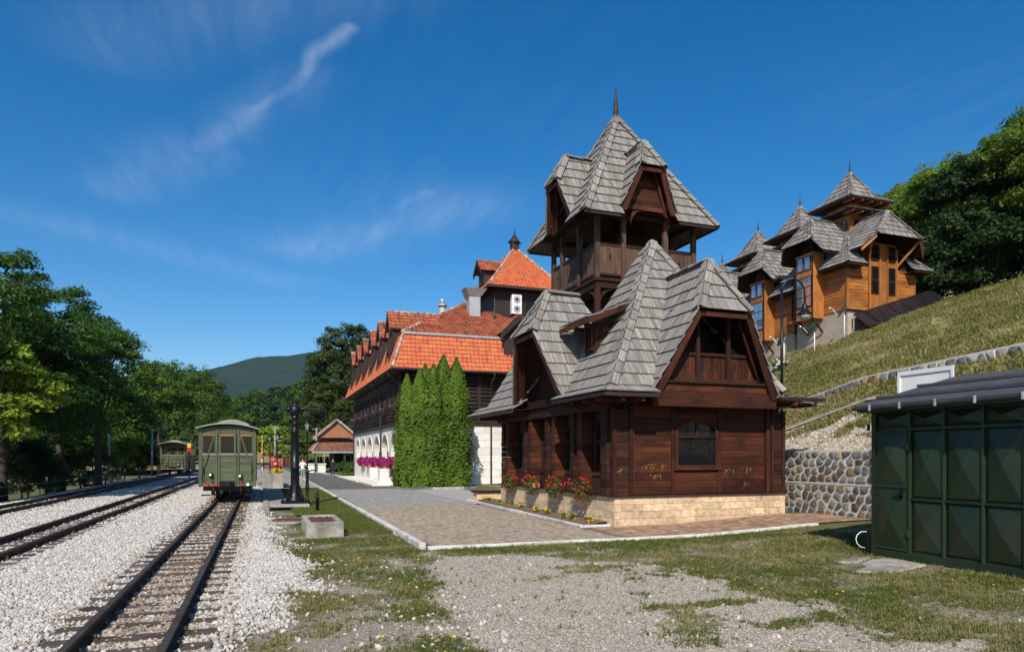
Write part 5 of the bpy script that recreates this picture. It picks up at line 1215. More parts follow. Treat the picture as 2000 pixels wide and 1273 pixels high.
# ------------------------------------------------------------------ timber houses on the hill
def pagoda(parent, c, zlow, zeave, zapex, e, st, elow):
    """two-tier tower: body, lower skirt, upper flared roof"""
    cx, cy = c
    b = MB(); b.box(cx - 1.0, cx + 1.0, cy - 1.0, cy + 1.0, zlow - 4, zeave + .1); body = b.build('tower', 'wood_orange', parent)
    for z in np.arange(zlow - 1.9, zeave, .22):
        b = MB(); b.box(cx - 1.03, cx + 1.03, cy - 1.03, cy - 1.0, z, z + .21); b.build('tower_plank', 'wood_orange', body)
        b = MB(); b.box(cx - 1.03, cx - 1.0, cy - 1.0, cy + 1.0, z, z + .21); b.build('tower_plank', 'wood_orange', body)
    for k in range(3):
        w = MB(); y = cy - .75 + k * .52; w.box(cx - 1.07, cx - 1.04, y, y + .44, zlow - 1.25, zlow - .45); o = w.build('window', 'wood_dark', parent); g = MB(); g.box(cx - 1.085, cx - 1.071, y + .05, y + .39, zlow - 1.2, zlow - .5); g.build('pane', 'glass_sky', o)
        if k < 2: w = MB(); x = cx - .7 + k * .75; w.box(x, x + .6, cy - 1.07, cy - 1.04, zlow - 1.2, zlow - .4); o = w.build('window', 'wood_dark', parent); g = MB(); g.box(x + .06, x + .54, cy - 1.085, cy - 1.071, zlow - 1.15, zlow - .45); g.build('pane', 'glass', o)
    for z, ee, up in ((zlow, elow, .28),):
        E4 = [V3((cx + a * ee, cy + bb * ee, z)) for a, bb in ((-1, -1), (1, -1), (1, 1), (-1, 1))]; U4 = [V3((cx + a * .95, cy + bb * .95, z + up)) for a, bb in ((-1, -1), (1, -1), (1, 1), (-1, 1))]
        for i in range(4): lay([E4[i], E4[(i + 1) % 4], U4[(i + 1) % 4], U4[i]], .42, .17, .03, store=st)
        f = MB(); f.box(cx - ee, cx + ee, cy - ee, cy + ee, z - .07, z - .02); f.build('tier_soffit', 'wood_dark', parent)
        for k in range(5):
            t_ = -ee * .85 + k * ee * .425; b = MB(); b.box(cx + t_, cx + t_ + .09, cy - ee + .05, cy - 1, z - .17, z - .075); b.build('rafter', 'wood_orange', parent)
    E4 = [V3((cx + a * e, cy + bb * e, zeave)) for a, bb in ((-1, -1), (1, -1), (1, 1), (-1, 1))]; U4 = [V3((cx + a * 1.2, cy + bb * 1.2, zeave + .40)) for a, bb in ((-1, -1), (1, -1), (1, 1), (-1, 1))]; ap = V3((cx, cy, zapex))
    for i in range(4):
        lay([E4[i], E4[(i + 1) % 4], U4[(i + 1) % 4], U4[i]], .42, .17, .03, store=st); lay([U4[i], U4[(i + 1) % 4], ap], .42, .17, .03, store=st)
        caps(st, E4[i], U4[i], .13); caps(st, U4[i], ap, .13)
    f = MB(); f.box(cx - e, cx + e, cy - e, cy + e, zeave - .07, zeave - .02); f.build('eave_soffit', 'wood_dark', parent)
    for k in range(5):
        t_ = -e * .85 + k * e * .425; b = MB(); b.box(cx + t_, cx + t_ + .09, cy - e + .05, cy - 1, zeave - .17, zeave - .075); b.build('rafter', 'wood_orange', parent)
    b = MB(); b.lathe([(.09, -.1), (.08, .12), (.05, .2), (.07, .27), (.035, .45), (.008, 1.05)], ap, 7); b.build('finial', 'wood_dark', parent)
def hill_house(Y0, dz, label, front, X0=35.4):
    h = thing('hillside_timber_house', label, 'house', (X0 + 3, Y0 + 2, 9 + dz), 'timber houses on the hill'); st = []
    X1 = X0 + 5.8; zb, ze = 11.45 + dz, 14.2 + dz
    b = MB(); b.box(X0 + .06, X1 - .06, Y0 + .06, Y0 + 4.5, 7.0 + dz, zb); b.build('base', 'plaster', h)
    w = MB(); w.box(X0 + .03, X1 - .05, Y0 + .03, Y0 + 4.55, zb, ze + .6); wl_ = w.build('wall', 'wood_dark', h)
    z = zb
    while z < ze + .1:
        if front: b = MB(); b.box(X0, X1, Y0, Y0 + .05, z, z + .202); b.build('wall_plank', 'wood_orange', wl_)
        b = MB(); b.box(X0, X0 + .05, Y0 + .055, Y0 + 4.5, z, z + .202); b.build('wall_plank', 'wood_orange', wl_)
        z += .22
    for x, y in ((X0, Y0), (X1, Y0)): b = MB(); b.box(x - .07, x + .07, y - .04, y + .08, zb, ze + .1); b.build('corner_board', 'wood_orange', h)
    b = MB(); b.box(X0 - .1, X1 + .05, Y0 - .08, Y0 + .02, zb - .08, zb); b.build('base_board', 'wood_dark', h)
    # bay
    bx0, by0, by1 = X0 - .9, Y0 + 2.0, Y0 + 3.6
    b = MB(); b.box(bx0, X0, by0, by1, 11.2 + dz, 15.6 + dz); bay = b.build('bay', 'wood_orange', h)
    for yy in (by0, by1 - .1): b = MB(); b.box(bx0 - .03, bx0, yy, yy + .1, 11.2 + dz, 15.4 + dz); b.build('bay_post', 'wood_dark', bay)
    b = MB(); b.box(bx0 - .04, bx0 - .002, by0 + .12, by1 - .12, 12.0 + dz, 14.05 + dz); win = b.build('bay_window', 'wood_dark', h)
    for i in range(3):
        for j in range(3):
            y = by0 + .17 + i * .43; zz = 12.06 + dz + j * .66; g = MB(); g.box(bx0 - .06, bx0 - .041, y, y + .38, zz, zz + .6); g.build('pane', 'glass_sky', win)
    for i in range(2):
        y = by0 + .2 + i * .65; b = MB(); b.box(bx0 - .04, bx0 - .002, y, y + .55, 14.45 + dz, 15.4 + dz); o = b.build('window', 'wood_dark', h); g = MB(); g.box(bx0 - .055, bx0 - .041, y + .06, y + .49, 14.5 + dz, 15.35 + dz); g.build('pane', 'glass_sky', o)
    for yy in (by0 + .1, by1 - .2): b = MB(); b.beam((bx0 + .05, yy, 11.2 + dz), (X0, yy, 10.3 + dz), .1, .1); b.build('bay_bracket', 'wood_dark', h)
    # flat dark panel standing for the shade in a balcony opening, lattice posts before it
    b = MB(); b.box(X0 - .04, X0 - .002, Y0 + 3.7, Y0 + 4.5, 11.6 + dz, 14.0 + dz); b.build('loggia', 'wood_black', h)
    for yy in (3.75, 4.05, 4.35): b = MB(); b.box(X0 - .5, X0 - .42, Y0 + yy, Y0 + yy + .07, 11.3 + dz, 14.1 + dz); b.build('loggia_post', 'wood_dark', h)
    for sg in (0, 1):
        b = MB(); a_, c_ = (3.75, 4.4) if sg else (4.4, 3.75); b.beam((X0 - .46, Y0 + a_, 12.4 + dz), (X0 - .46, Y0 + c_, 13.8 + dz), .05, .05); b.build('lattice', 'wood_dark', h)
    b = MB(); b.box(X0 - .6, X0, Y0 + 3.62, Y0 + 4.55, 11.25 + dz, 11.4 + dz); b.build('balcony', 'wood_orange', h)
    # roofs
    jerkin(st, st, (X0, (by0 + by1) / 2), -X_, Y_, 18.0 + dz, .72, -4.0, -2.2, .35, 16.2 + dz, 1.55, 15.35 + dz, 1.15, .42, .17, lining=h)
    b = MB(); b.prism([(bx0 + .3, by0 + .1, 15.5 + dz), (bx0 + .3, by1 - .1, 15.5 + dz), (bx0 + .3, (by0 + by1) / 2, 17.2 + dz)], (.06, 0, 0)); b.build('gable_board', 'wood_dark', h)
    E = [V3((X0 - .75, Y0 - .75, ze)), V3((X1 + .75, Y0 - .75, ze)), V3((X1 + .75, Y0 + 5.2, ze)), V3((X0 - .75, Y0 + 5.2, ze))]; U = [V3((X0 + 1.9, Y0 + 1.9, ze + 2.9)), V3((X1 - 1.9, Y0 + 1.9, ze + 2.9)), V3((X1 - 1.9, Y0 + 4.6, ze + 2.9)), V3((X0 + 1.9, Y0 + 4.6, ze + 2.9))]
    sk = (lambda c: abs(c.x - X0 - 2.9) < 2.0 and c.y < Y0 + 1.2) if front else None
    lay([E[0], E[1], U[1], U[0]], .42, .17, .03, store=st, skip=sk); lay([E[3], E[0], U[0], U[3]], .42, .17, .03, store=st, skip=lambda c: by0 - .2 < c.y < by1 + .2 and c.x < X0 + .3); lay([E[1], E[2], U[2], U[1]], .42, .17, .03, store=st)
    caps(st, E[0], U[0], .13); caps(st, E[1], U[1], .13)
    b = MB(); b.prism([E[0] - Z_ * .08, V3((X0 + .8, Y0 - .75, ze - .08)), V3((X0 + .8, Y0, ze - .08)), V3((X0, Y0, ze - .08)), V3((X0, Y0 + 1.8, ze - .08)), V3((X0 - .75, Y0 + 1.8, ze - .08))], (0, 0, .05)); b.build('eave_soffit', 'wood_dark', h)
    b = MB(); b.prism([V3((X1 - .9, Y0 - .75, ze - .08)), E[1] - Z_ * .08, V3((X1 + .75, Y0 + 3, ze - .08)), V3((X1, Y0 + 3, ze - .08)), V3((X1, Y0, ze - .08)), V3((X1 - .9, Y0, ze - .08))], (0, 0, .05)); b.build('eave_soffit', 'wood_dark', h)
    if front:
        xc = X0 + 2.9
        jerkin(st, st, (xc, Y0), -Y_, X_, 17.9 + dz, 1.0, -3.6, -2.0, .4, 16.0 + dz, 1.35, 15.2 + dz, .9, .42, .17, lining=h)
        gp_ = MB(); gp_.box(xc - 1.2, xc + 1.2, Y0 - .06, Y0 + .5, ze + .1, 15.9 + dz); gp_ = gp_.build('gable_wall', 'wood_orange', h)
        b = MB(); b.box(xc - 1.15, xc + 1.15, Y0 - .1, Y0 - .001, zb, ze + .3); b.build('centre_panel', 'wood_orange', h)
        for x in (xc - 1.05, xc + .4):
            for (z0, z1) in ((12.55 + dz, 14.35 + dz), (14.75 + dz, 15.75 + dz)):
                b = MB(); b.box(x, x + .65, Y0 - .15, Y0 - .07, z0, z1); o = b.build('window', 'wood_dark', h)
                for q in (0, 1): g = MB(); zz = z0 + .08 + q * (z1 - z0) / 2; g.box(x + .09, x + .56, Y0 - .165, Y0 - .151, zz, zz + (z1 - z0) / 2 - .13); g.build('pane', 'glass', o)
        for x in (xc - 1.2, xc - .32, xc + .3, xc + 1.13): b = MB(); b.box(x, x + .1, Y0 - .17, Y0 - .06, zb, 15.6 + dz); b.build('trim_board', 'wood_orange', h)
        for sg in (-1, 1):
            b = MB(); b.beam((xc + sg * 1.25, Y0 - .1, 14.5 + dz), (xc + sg * 2.0, Y0 - 1.15, 16.0 + dz), .1, .14); b.build('brace', 'wood_orange', h)
            b = MB(); a, c = V3((xc + sg * 1.85, Y0 - 1.3, 15.97 + dz)), V3((xc + sg * 2.65, Y0 - .88, 15.15 + dz)); b.prism([a, c, c - Z_ * .18, a - Z_ * .18], (0, .05, 0)); b.build('barge_board', 'wood_orange', h)
    pagoda(h, (X0 + 3.2, Y0 + 2.9), 18.5 + dz, 19.25 + dz, 21.7 + dz, 1.9, st, 1.9)
    rf = MB(); rf.beam((X0 + 1, Y0 + 2.8, 17.7 + dz), (X0 + 3, Y0 + 2.8, 17.7 + dz), .1, .1); rf = rf.build('roof', 'wood_dark', h)
    emit(st, rf, 'shingle', 'wood_grey_far', 250 if front else 120, 'shingle_rows')
    return h
hill_house(34.0, 0, 'orange timber house with front gable at the right end of the hillside row', True)
hill_house(38.7, -.75, 'middle orange timber house of the hillside row, behind the one with solar panels', False)
hill_house(43.4, -1.2, 'third timber house of the hillside row, half hidden by the curved street lamp', False)
hill_house(48.1, -2.6, 'farthest timber house of the hillside row, only roof tip showing', False)
# ------------------------------------------------------------------ vegetation
def leaf_quads(P, N, size, rs, aspect=.55, fold=.0):
    """rhombic leaves at P with normals N; returns verts, faces"""
    n = len(P); rv = rs.normal(size=(n, 3)); T = np.cross(N, rv); T /= np.linalg.norm(T, axis=1, keepdims=True) + 1e-9; B = np.cross(N, T)
    s = np.asarray(size).reshape(-1, 1) if np.ndim(size) else size
    v = np.stack([P - T * s * .5, P + B * s * aspect * .5, P + T * s * .5 + N * s * fold, P - B * s * aspect * .5], 1).reshape(-1, 3)
    f = np.arange(n * 4).reshape(n, 4)
    return v, f
def crown(name, ells, nclump, per, rc, size, matname, seed, flat=.55, aspect=.55, upb=.55, shell=(.55, 1.0), sizevar=.35):
    rs = np.random.RandomState(seed); E = np.array(ells, float); w = (E[:, 3] * E[:, 4] * E[:, 5]) ** .66; w /= w.sum()
    k = rs.choice(len(E), nclump, p=w); d = rs.normal(size=(nclump, 3)); d /= np.linalg.norm(d, axis=1, keepdims=True); d[:, 2] = np.where(d[:, 2] < -.55, -d[:, 2], d[:, 2])
    rr = rs.uniform(shell[0], shell[1], (nclump, 1)) ** .7
    C = E[k, :3] + d * E[k, 3:] * rr
    R = rc * rs.uniform(.55, 1.35, nclump)
    ci = np.repeat(np.arange(nclump), per); n = len(ci)
    q = rs.normal(size=(n, 3)); q /= np.linalg.norm(q, axis=1, keepdims=True); q *= (rs.uniform(0, 1, (n, 1)) ** .45); q[:, 2] *= flat
    # droop towards clump rim
    P = C[ci] + q * R[ci][:, None]; P[:, 2] -= (q[:, 0] ** 2 + q[:, 1] ** 2) * R[ci] * .35
    N = q * .5 + d[ci] * .35 + rs.normal(size=(n, 3)) * .45; N[:, 2] += upb; N /= np.linalg.norm(N, axis=1, keepdims=True)
    v, f = leaf_quads(P, N, size * rs.uniform(1 - sizevar, 1 + sizevar, n), rs, aspect)
    rnd = np.clip((rs.uniform(0, 1, nclump)[ci] * .55 + rs.uniform(0, 1, n) * .45), 0, .999)
    return np_mesh(name, v, f, matname, rnd=rnd), C
mat('bark', (.035, .027, .02, 1), (.10, .08, .06, 1), scale=(1, 6, 6), nscale=2, rough=.95, bump=.8, rnd=.2)
mat('bark_pale', (.16, .14, .11, 1), (.28, .25, .2, 1), scale=(1, 6, 6), nscale=2, rough=.95, bump=.8, rnd=.2)
def tree(name, label, base, ells, nclump, per, rc, size, leafmat, seed, tr=.2, group=None, bark='bark', limbs=14, cat='tree', lean=(0, 0), **kw):
    """ells are relative to base"""
    t = thing(name, label, cat, base, group); r = random.Random(seed)
    me, C = crown('crown', ells, nclump, per, rc, size, leafmat, seed, **kw)
    add_obj('crown', me, t)
    b = MB(); top = max(e[2] for e in ells); cx = sum(e[0] for e in ells) / len(ells); cy = sum(e[1] for e in ells) / len(ells)
    h0 = min(e[2] - e[5] * .55 for e in ells); h0 = max(h0, top * .22)
    tp = [V3((0, 0, -.4)), V3((lean[0] * .3 + r.uniform(-.1, .1), lean[1] * .3, h0 * .4)), V3((lean[0] * .7 + cx * .25, lean[1] * .7 + cy * .25, h0)), V3((cx * .6, cy * .6, (h0 + top) / 2)), V3((cx, cy, top))]
    b.tube(tp, [tr * 1.3, tr, tr * .85, tr * .55, tr * .2], 8)
    for e in ells:
        p0 = tp[2].lerp(tp[3], r.random()); p1 = V3(e[:3]); mid = p0.lerp(p1, .5) + V3((0, 0, -.1 * (p1 - p0).length)); b.tube([p0, mid, p1], [tr * .55, tr * .4, tr * .18], 6)
    for i in range(limbs):
        c = V3(C[r.randrange(len(C))]); e = min(ells, key=lambda q: (V3(q[:3]) - c).length); p0 = tp[2].lerp(V3(e[:3]), r.uniform(.2, .9)); b.tube([p0, p0.lerp(c, .5) + V3((0, 0, .12 * (c - p0).length)), c], [tr * .28, tr * .18, tr * .05], 5)
    b.v = [(x + base[0], y + base[1], z + base[2]) for x, y, z in b.v]
    b.build('trunk', bark, t)
    return t
def blob_set(r, h, rad_, n, low=.3):
    """several ellipsoids making an uneven crown"""
    es = []
    for i in range(n):
        a = r.uniform(0, 6.28); q = r.uniform(.2, .62) * rad_; z = h * r.uniform(low + .12, .82); s = r.uniform(.42, .62) * rad_
        es.append((math.cos(a) * q, math.sin(a) * q, z, s, s, s * r.uniform(.7, .95)))
    es.append((0, 0, h - .5 * rad_, rad_ * .5, rad_ * .5, rad_ * .5))
    return es
GL = 'trees along the left side of the tracks'
R_ = random.Random(3)
TL = [((-13.2, 33.0), 13.0, 4.6, 'leaf_robinia', 'tall feathery locust tree cut by the left edge of the picture'),
      ((-12.3, 41.5), 13.2, 4.2, 'leaf_robinia', 'tall dark locust tree, second from the left edge'),
      ((-11.3, 48.0), 12.7, 4.0, 'leaf_robinia', 'locust tree with dark twin trunks beside the far track'),
      ((-10.6, 54.5), 11.8, 3.6, 'leaf_robinia', 'locust tree whose layered branches stick out to the right'),
      ((-13.6, 70.0), 10.6, 4.2, 'leaf_mid', 'light green rounded tree left of the far wagon'),
      ((-10.5, 84.0), 13.0, 5.2, 'leaf_mid', 'broad light green tree above the far wagon'),
      ((-8.5, 101.0), 14.0, 5.6, 'leaf_mid', 'large bright green tree directly behind the near wagon'),
      ((-6.5, 122.0), 11.0, 5.0, 'leaf_mid', 'last light green tree at the end of the left row')]
for i, ((x, y), h, r0, lm, lb) in enumerate(TL):
    rr = random.Random(40 + i); es = blob_set(rr, h, r0, 9 if i < 4 else 8, .22 if i < 4 else .38)
    rob = lm == 'leaf_robinia'
    tree('locust_tree' if rob else 'broadleaf_tree', lb, (x, y, gz(x, y)), es, 260 if rob else 190, 150 if rob else 130, .85 if rob else 1.0, .20 if rob else .30, lm, 60 + i, .22, GL, flat=.38 if rob else .6, aspect=.5)
# light green walnut reaching in from the left edge
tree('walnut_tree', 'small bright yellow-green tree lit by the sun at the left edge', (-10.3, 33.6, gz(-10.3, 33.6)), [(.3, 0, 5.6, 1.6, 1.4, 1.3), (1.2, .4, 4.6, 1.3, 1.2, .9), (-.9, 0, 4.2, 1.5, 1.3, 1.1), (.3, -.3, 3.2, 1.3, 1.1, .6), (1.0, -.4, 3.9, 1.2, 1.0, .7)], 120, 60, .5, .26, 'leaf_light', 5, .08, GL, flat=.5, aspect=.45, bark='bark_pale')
# undergrowth between the trunks
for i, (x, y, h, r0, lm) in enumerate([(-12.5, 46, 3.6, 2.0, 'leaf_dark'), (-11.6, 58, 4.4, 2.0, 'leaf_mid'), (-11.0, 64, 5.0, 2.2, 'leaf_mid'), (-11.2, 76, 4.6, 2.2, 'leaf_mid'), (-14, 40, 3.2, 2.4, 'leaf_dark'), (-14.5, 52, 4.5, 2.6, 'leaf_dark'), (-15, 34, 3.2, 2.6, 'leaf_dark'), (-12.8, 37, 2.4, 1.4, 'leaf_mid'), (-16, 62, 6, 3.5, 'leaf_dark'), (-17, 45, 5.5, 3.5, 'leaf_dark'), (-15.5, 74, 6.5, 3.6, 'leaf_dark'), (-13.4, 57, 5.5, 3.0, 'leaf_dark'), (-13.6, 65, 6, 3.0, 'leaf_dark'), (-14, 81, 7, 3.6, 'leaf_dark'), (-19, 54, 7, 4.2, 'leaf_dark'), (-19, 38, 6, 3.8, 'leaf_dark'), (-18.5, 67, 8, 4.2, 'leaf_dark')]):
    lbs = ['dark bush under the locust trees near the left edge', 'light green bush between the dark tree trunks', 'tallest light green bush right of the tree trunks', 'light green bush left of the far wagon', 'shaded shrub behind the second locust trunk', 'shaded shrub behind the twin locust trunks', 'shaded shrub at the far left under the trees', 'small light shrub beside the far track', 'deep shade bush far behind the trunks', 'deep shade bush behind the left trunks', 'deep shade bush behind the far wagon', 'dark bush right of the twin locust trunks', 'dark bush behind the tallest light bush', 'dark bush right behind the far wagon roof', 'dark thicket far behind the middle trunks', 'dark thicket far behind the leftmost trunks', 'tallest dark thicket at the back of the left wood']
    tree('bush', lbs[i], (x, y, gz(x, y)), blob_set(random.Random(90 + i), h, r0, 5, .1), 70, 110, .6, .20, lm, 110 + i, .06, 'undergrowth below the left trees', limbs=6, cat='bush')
# trees on top of the hill at right
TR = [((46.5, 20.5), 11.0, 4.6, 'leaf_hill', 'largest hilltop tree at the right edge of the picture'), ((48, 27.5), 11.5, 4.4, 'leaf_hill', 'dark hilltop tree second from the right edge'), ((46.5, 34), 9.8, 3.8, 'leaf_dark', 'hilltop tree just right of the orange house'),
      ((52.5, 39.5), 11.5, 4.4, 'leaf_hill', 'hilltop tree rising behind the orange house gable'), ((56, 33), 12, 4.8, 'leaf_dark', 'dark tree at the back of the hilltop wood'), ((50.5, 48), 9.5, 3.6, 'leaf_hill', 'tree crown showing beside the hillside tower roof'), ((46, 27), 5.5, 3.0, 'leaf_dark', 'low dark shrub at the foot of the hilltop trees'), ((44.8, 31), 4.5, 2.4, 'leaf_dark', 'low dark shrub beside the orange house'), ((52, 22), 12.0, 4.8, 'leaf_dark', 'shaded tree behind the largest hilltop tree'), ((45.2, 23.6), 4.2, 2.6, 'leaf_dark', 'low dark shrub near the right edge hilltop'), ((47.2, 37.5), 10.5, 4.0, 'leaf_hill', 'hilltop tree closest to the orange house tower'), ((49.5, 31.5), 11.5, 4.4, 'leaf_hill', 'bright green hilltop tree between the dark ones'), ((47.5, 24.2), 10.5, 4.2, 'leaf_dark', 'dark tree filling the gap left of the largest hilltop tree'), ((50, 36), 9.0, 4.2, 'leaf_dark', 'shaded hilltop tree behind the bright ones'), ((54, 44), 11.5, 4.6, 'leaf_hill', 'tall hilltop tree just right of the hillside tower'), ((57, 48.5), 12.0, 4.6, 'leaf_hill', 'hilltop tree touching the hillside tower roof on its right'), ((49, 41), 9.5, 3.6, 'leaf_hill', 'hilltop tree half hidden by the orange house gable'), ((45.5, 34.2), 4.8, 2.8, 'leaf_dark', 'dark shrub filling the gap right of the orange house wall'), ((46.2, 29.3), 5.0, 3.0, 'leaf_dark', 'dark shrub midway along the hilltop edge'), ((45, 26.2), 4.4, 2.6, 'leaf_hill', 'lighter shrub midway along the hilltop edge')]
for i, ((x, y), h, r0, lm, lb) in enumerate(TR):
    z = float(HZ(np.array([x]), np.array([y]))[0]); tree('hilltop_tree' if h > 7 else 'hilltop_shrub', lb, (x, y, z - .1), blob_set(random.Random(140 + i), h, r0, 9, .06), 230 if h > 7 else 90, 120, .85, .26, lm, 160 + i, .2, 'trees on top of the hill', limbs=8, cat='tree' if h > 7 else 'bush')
# linden behind the hotel
tree('linden_tree', 'big dark linden tree standing left of the hotel', (9.8, 97, 0), [tuple(q * 1.2 for q in e_) for e_ in [(0, 0, 9.5, 3.6, 3.6, 5.0), (-2.0, 0, 7.5, 2.6, 2.6, 3.4), (2.0, 0, 7.5, 2.8, 2.6, 3.6), (.6, 0, 14.6, 2.4, 2.4, 2.6), (1.5, 0, 12.2, 2.8, 2.6, 2.8), (-1.4, 0, 11.5, 2.4, 2.4, 2.6), (.5, -1.5, 5.2, 2.4, 2.2, 2.0), (3.0, 0, 15.0, 1.8, 1.8, 1.9)]], 380, 150, .95, .30, 'leaf_linden', 31, .3, None, flat=.6)
# thujas
for i, (x, y, h, lb) in enumerate([(8.25, 41.0, 6.75, 'leftmost slim thuja column of the green hedge group'), (8.95, 40.6, 7.1, 'second thuja column from the left'), (9.75, 40.4, 7.35, 'third thuja column, darker at mid height'), (10.45, 40.7, 8.0, 'tallest thuja column in the middle of the group'), (9.45, 41.3, 7.5, 'thuja column at the back of the group'), (11.2, 40.5, 7.85, 'rightmost thuja column in front of the white wall')]):
    t = thing('thuja_tree', lb, 'tree', (x, y, .04), 'thuja hedge in front of the hotel'); rs = np.random.RandomState(200 + i); n = 15000
    zz = rs.uniform(0, 1, n) ** 1.15 * h; prof = np.interp(zz / h, [0, .08, .35, .7, .9, 1], [.72, .92, .95, .72, .36, .03]) * [.78, .86, .92, 1.0, .8, .95][i]
    an = rs.uniform(0, 6.283, n); lump = 1 + .17 * np.sin(an * 5 + zz * 1.3 + i) + .12 * np.sin(an * 3 - zz * 2.6) + (fbm(an * 1.6, zz * 1.0, 1.6, 5 + i) - .5) * .5
    q = prof * lump * (1 - rs.uniform(0, 1, n) ** 2 * .3); P = np.stack([np.cos(an) * q, np.sin(an) * q, zz + .1], 1)
    N = np.stack([np.cos(an), np.sin(an), np.full(n, .35)], 1) + rs.normal(size=(n, 3)) * .42; N /= np.linalg.norm(N, axis=1, keepdims=True)
    v, f = leaf_quads(P, N, .15 * rs.uniform(.6, 1.4, n), rs, .6); rnd = np.clip(fbm(an * 1.6, zz, 1.7, 5 + i) * .7 + rs.uniform(0, .3, n), 0, .99)
    add_obj('crown', np_mesh('crown', v, f, 'leaf_thuja', rnd=rnd), t); b = MB(); b.tube([(x, y, -.2), (x, y, h * .5), (x, y, h * .9)], [.16, .1, .03], 7); b.build('trunk', 'bark', t)
# low stone edge around the thujas
kerb('low stone edging around the foot of the thuja hedge', [(7.5, 41.6), (7.6, 39.7), (12.0, 39.4), (12.2, 41.5)], .18, .16, .6, m='rock_pale', name='edging')

# ---- wooded knoll: one far wood
protos = []
for i in range(4):
    me, _ = crown('far_tree_form', blob_set(random.Random(i), 9, 3.6, 6, .05), 60, 26, 1.1, .75, 'leaf_dark' if i % 2 else 'leaf_mid', 300 + i, flat=.7); protos.append(me)
rs = np.random.RandomState(8); n = 2600; X = rs.uniform(-120, 150, n); Y = rs.uniform(165, 470, n); kp = (X > Y * .012 - 42 + 12 * np.sin(Y * .05)) | (Y > 240); kp &= ~((np.abs(X - 2.0) < 16) & (Y < 215)); X, Y = X[kp], Y[kp]
scatter('far_wood', np.stack([X, Y, HF(X, Y) - .6], 1), rs.uniform(.8, 1.35, len(X)), np.stack([X * 0, X * 0, rs.uniform(0, 6.28, len(X))], 1), rs.randint(0, 4, len(X)), protos, 'dense dark wood covering the knoll behind the station', 'wood')
for i, (x, y, h, r0, lm, lb) in enumerate([(3.2, 150, 8.5, 4.0, 'leaf_light', 'yellow-green tree beyond the red van'), (9.5, 165, 8, 4.2, 'leaf_mid', 'green tree right of the pale utility poles'), (-3, 160, 8, 4, 'leaf_mid', 'green tree behind the wagon roof at the line end'), (17, 150, 8, 4.2, 'leaf_mid', 'green tree behind the cottage on the far slope')]):
    tree('distant_tree', lb, (x, y, 0), blob_set(random.Random(400 + i), h, r0, 6, .1), 90, 80, 1.0, .45, lm, 420 + i, .2, 'trees at the far end of the road', limbs=5)
sheet('far_slope', [(4, 118), (22, 112), (30, 150), (10, 165)], lambda x, y: .1 + max(0, x - 4) * .38, 'lawn')
sheet('cottage_lawn', [(7.3, 64), (7.1, 72), (5.9, 88), (16, 90), (16, 67), (8.3, 67)], .05, 'lawn')

# ---- grass, weeds, stones (stuff)
def tuft(seed, n, h, spread, m, w=.006, lean=.5):
    rs = np.random.RandomState(seed); V = []; F = []
    for i in range(n):
        a = rs.uniform(0, 6.28); r = rs.uniform(0, spread); x, y = math.cos(a) * r, math.sin(a) * r; hh = h * rs.uniform(.5, 1.2); b = rs.uniform(0, 6.28); dx, dy = math.cos(b), math.sin(b); l = hh * lean * rs.uniform(.3, 1.4); ww = w * rs.uniform(.7, 1.3); k = len(V)
        V += [(x - dy * ww, y + dx * ww, 0), (x + dy * ww, y - dx * ww, 0), (x + dx * l * .35 + dy * ww * .8, y + dy * l * .35 - dx * ww * .8, hh * .6), (x + dx * l * .35 - dy * ww * .8, y + dy * l * .35 + dx * ww * .8, hh * .6), (x + dx * l, y + dy * l, hh), (x + dx * l, y + dy * l, hh)]
        F += [(k, k + 1, k + 2, k + 3), (k + 3, k + 2, k + 4, k + 5)]
    return np_mesh('tuft', np.array(V), np.array(F), m, rnd=np.random.RandomState(seed).uniform(0, .4, len(F)))
def clover(seed, n, m, size=.03, spread=.07):
    rs = np.random.RandomState(seed); P = np.stack([rs.normal(0, spread * .6, n), rs.normal(0, spread * .6, n), rs.uniform(.01, .045, n)], 1); N = rs.normal(size=(n, 3)) * .35; N[:, 2] += 1; N /= np.linalg.norm(N, axis=1, keepdims=True)
    v, f = leaf_quads(P, N, size * rs.uniform(.6, 1.3, n), rs, .75); return np_mesh('weed', v, f, m, rnd=rs.uniform(0, .4, n))
def stone(seed, m, flat=.7):
    bm = bmesh.new(); bmesh.ops.create_icosphere(bm, subdivisions=1, radius=.5); r = random.Random(seed)
    cuts = [V3((r.gauss(0, 1), r.gauss(0, 1), r.gauss(0, 1))).normalized() for _ in range(7)]
    for v in bm.verts:
        for c in cuts:
            d = v.co.dot(c)
            if d > .30: v.co -= c * (d - .30) * .85
        v.co.x *= 1.15; v.co.z *= flat
    me = bpy.data.meshes.new('stone_form'); bm.to_mesh(me); bm.free(); me.materials.append(MATS[m]); return me
rs = np.random.RandomState(77)
def scat_pts(x0, x1, y0, y1, n, margin=2.5):
    X = rs.uniform(x0, x1, n); Y = rs.uniform(y0, y1, n); k = in_view(X, Y, margin, 3.0); return X[k], Y[k]
def falloff(X, Y, d0, p=1.0):
    d = np.hypot(X, Y); return rs.uniform(0, 1, len(X)) < np.minimum(1, (d0 / d) ** p)
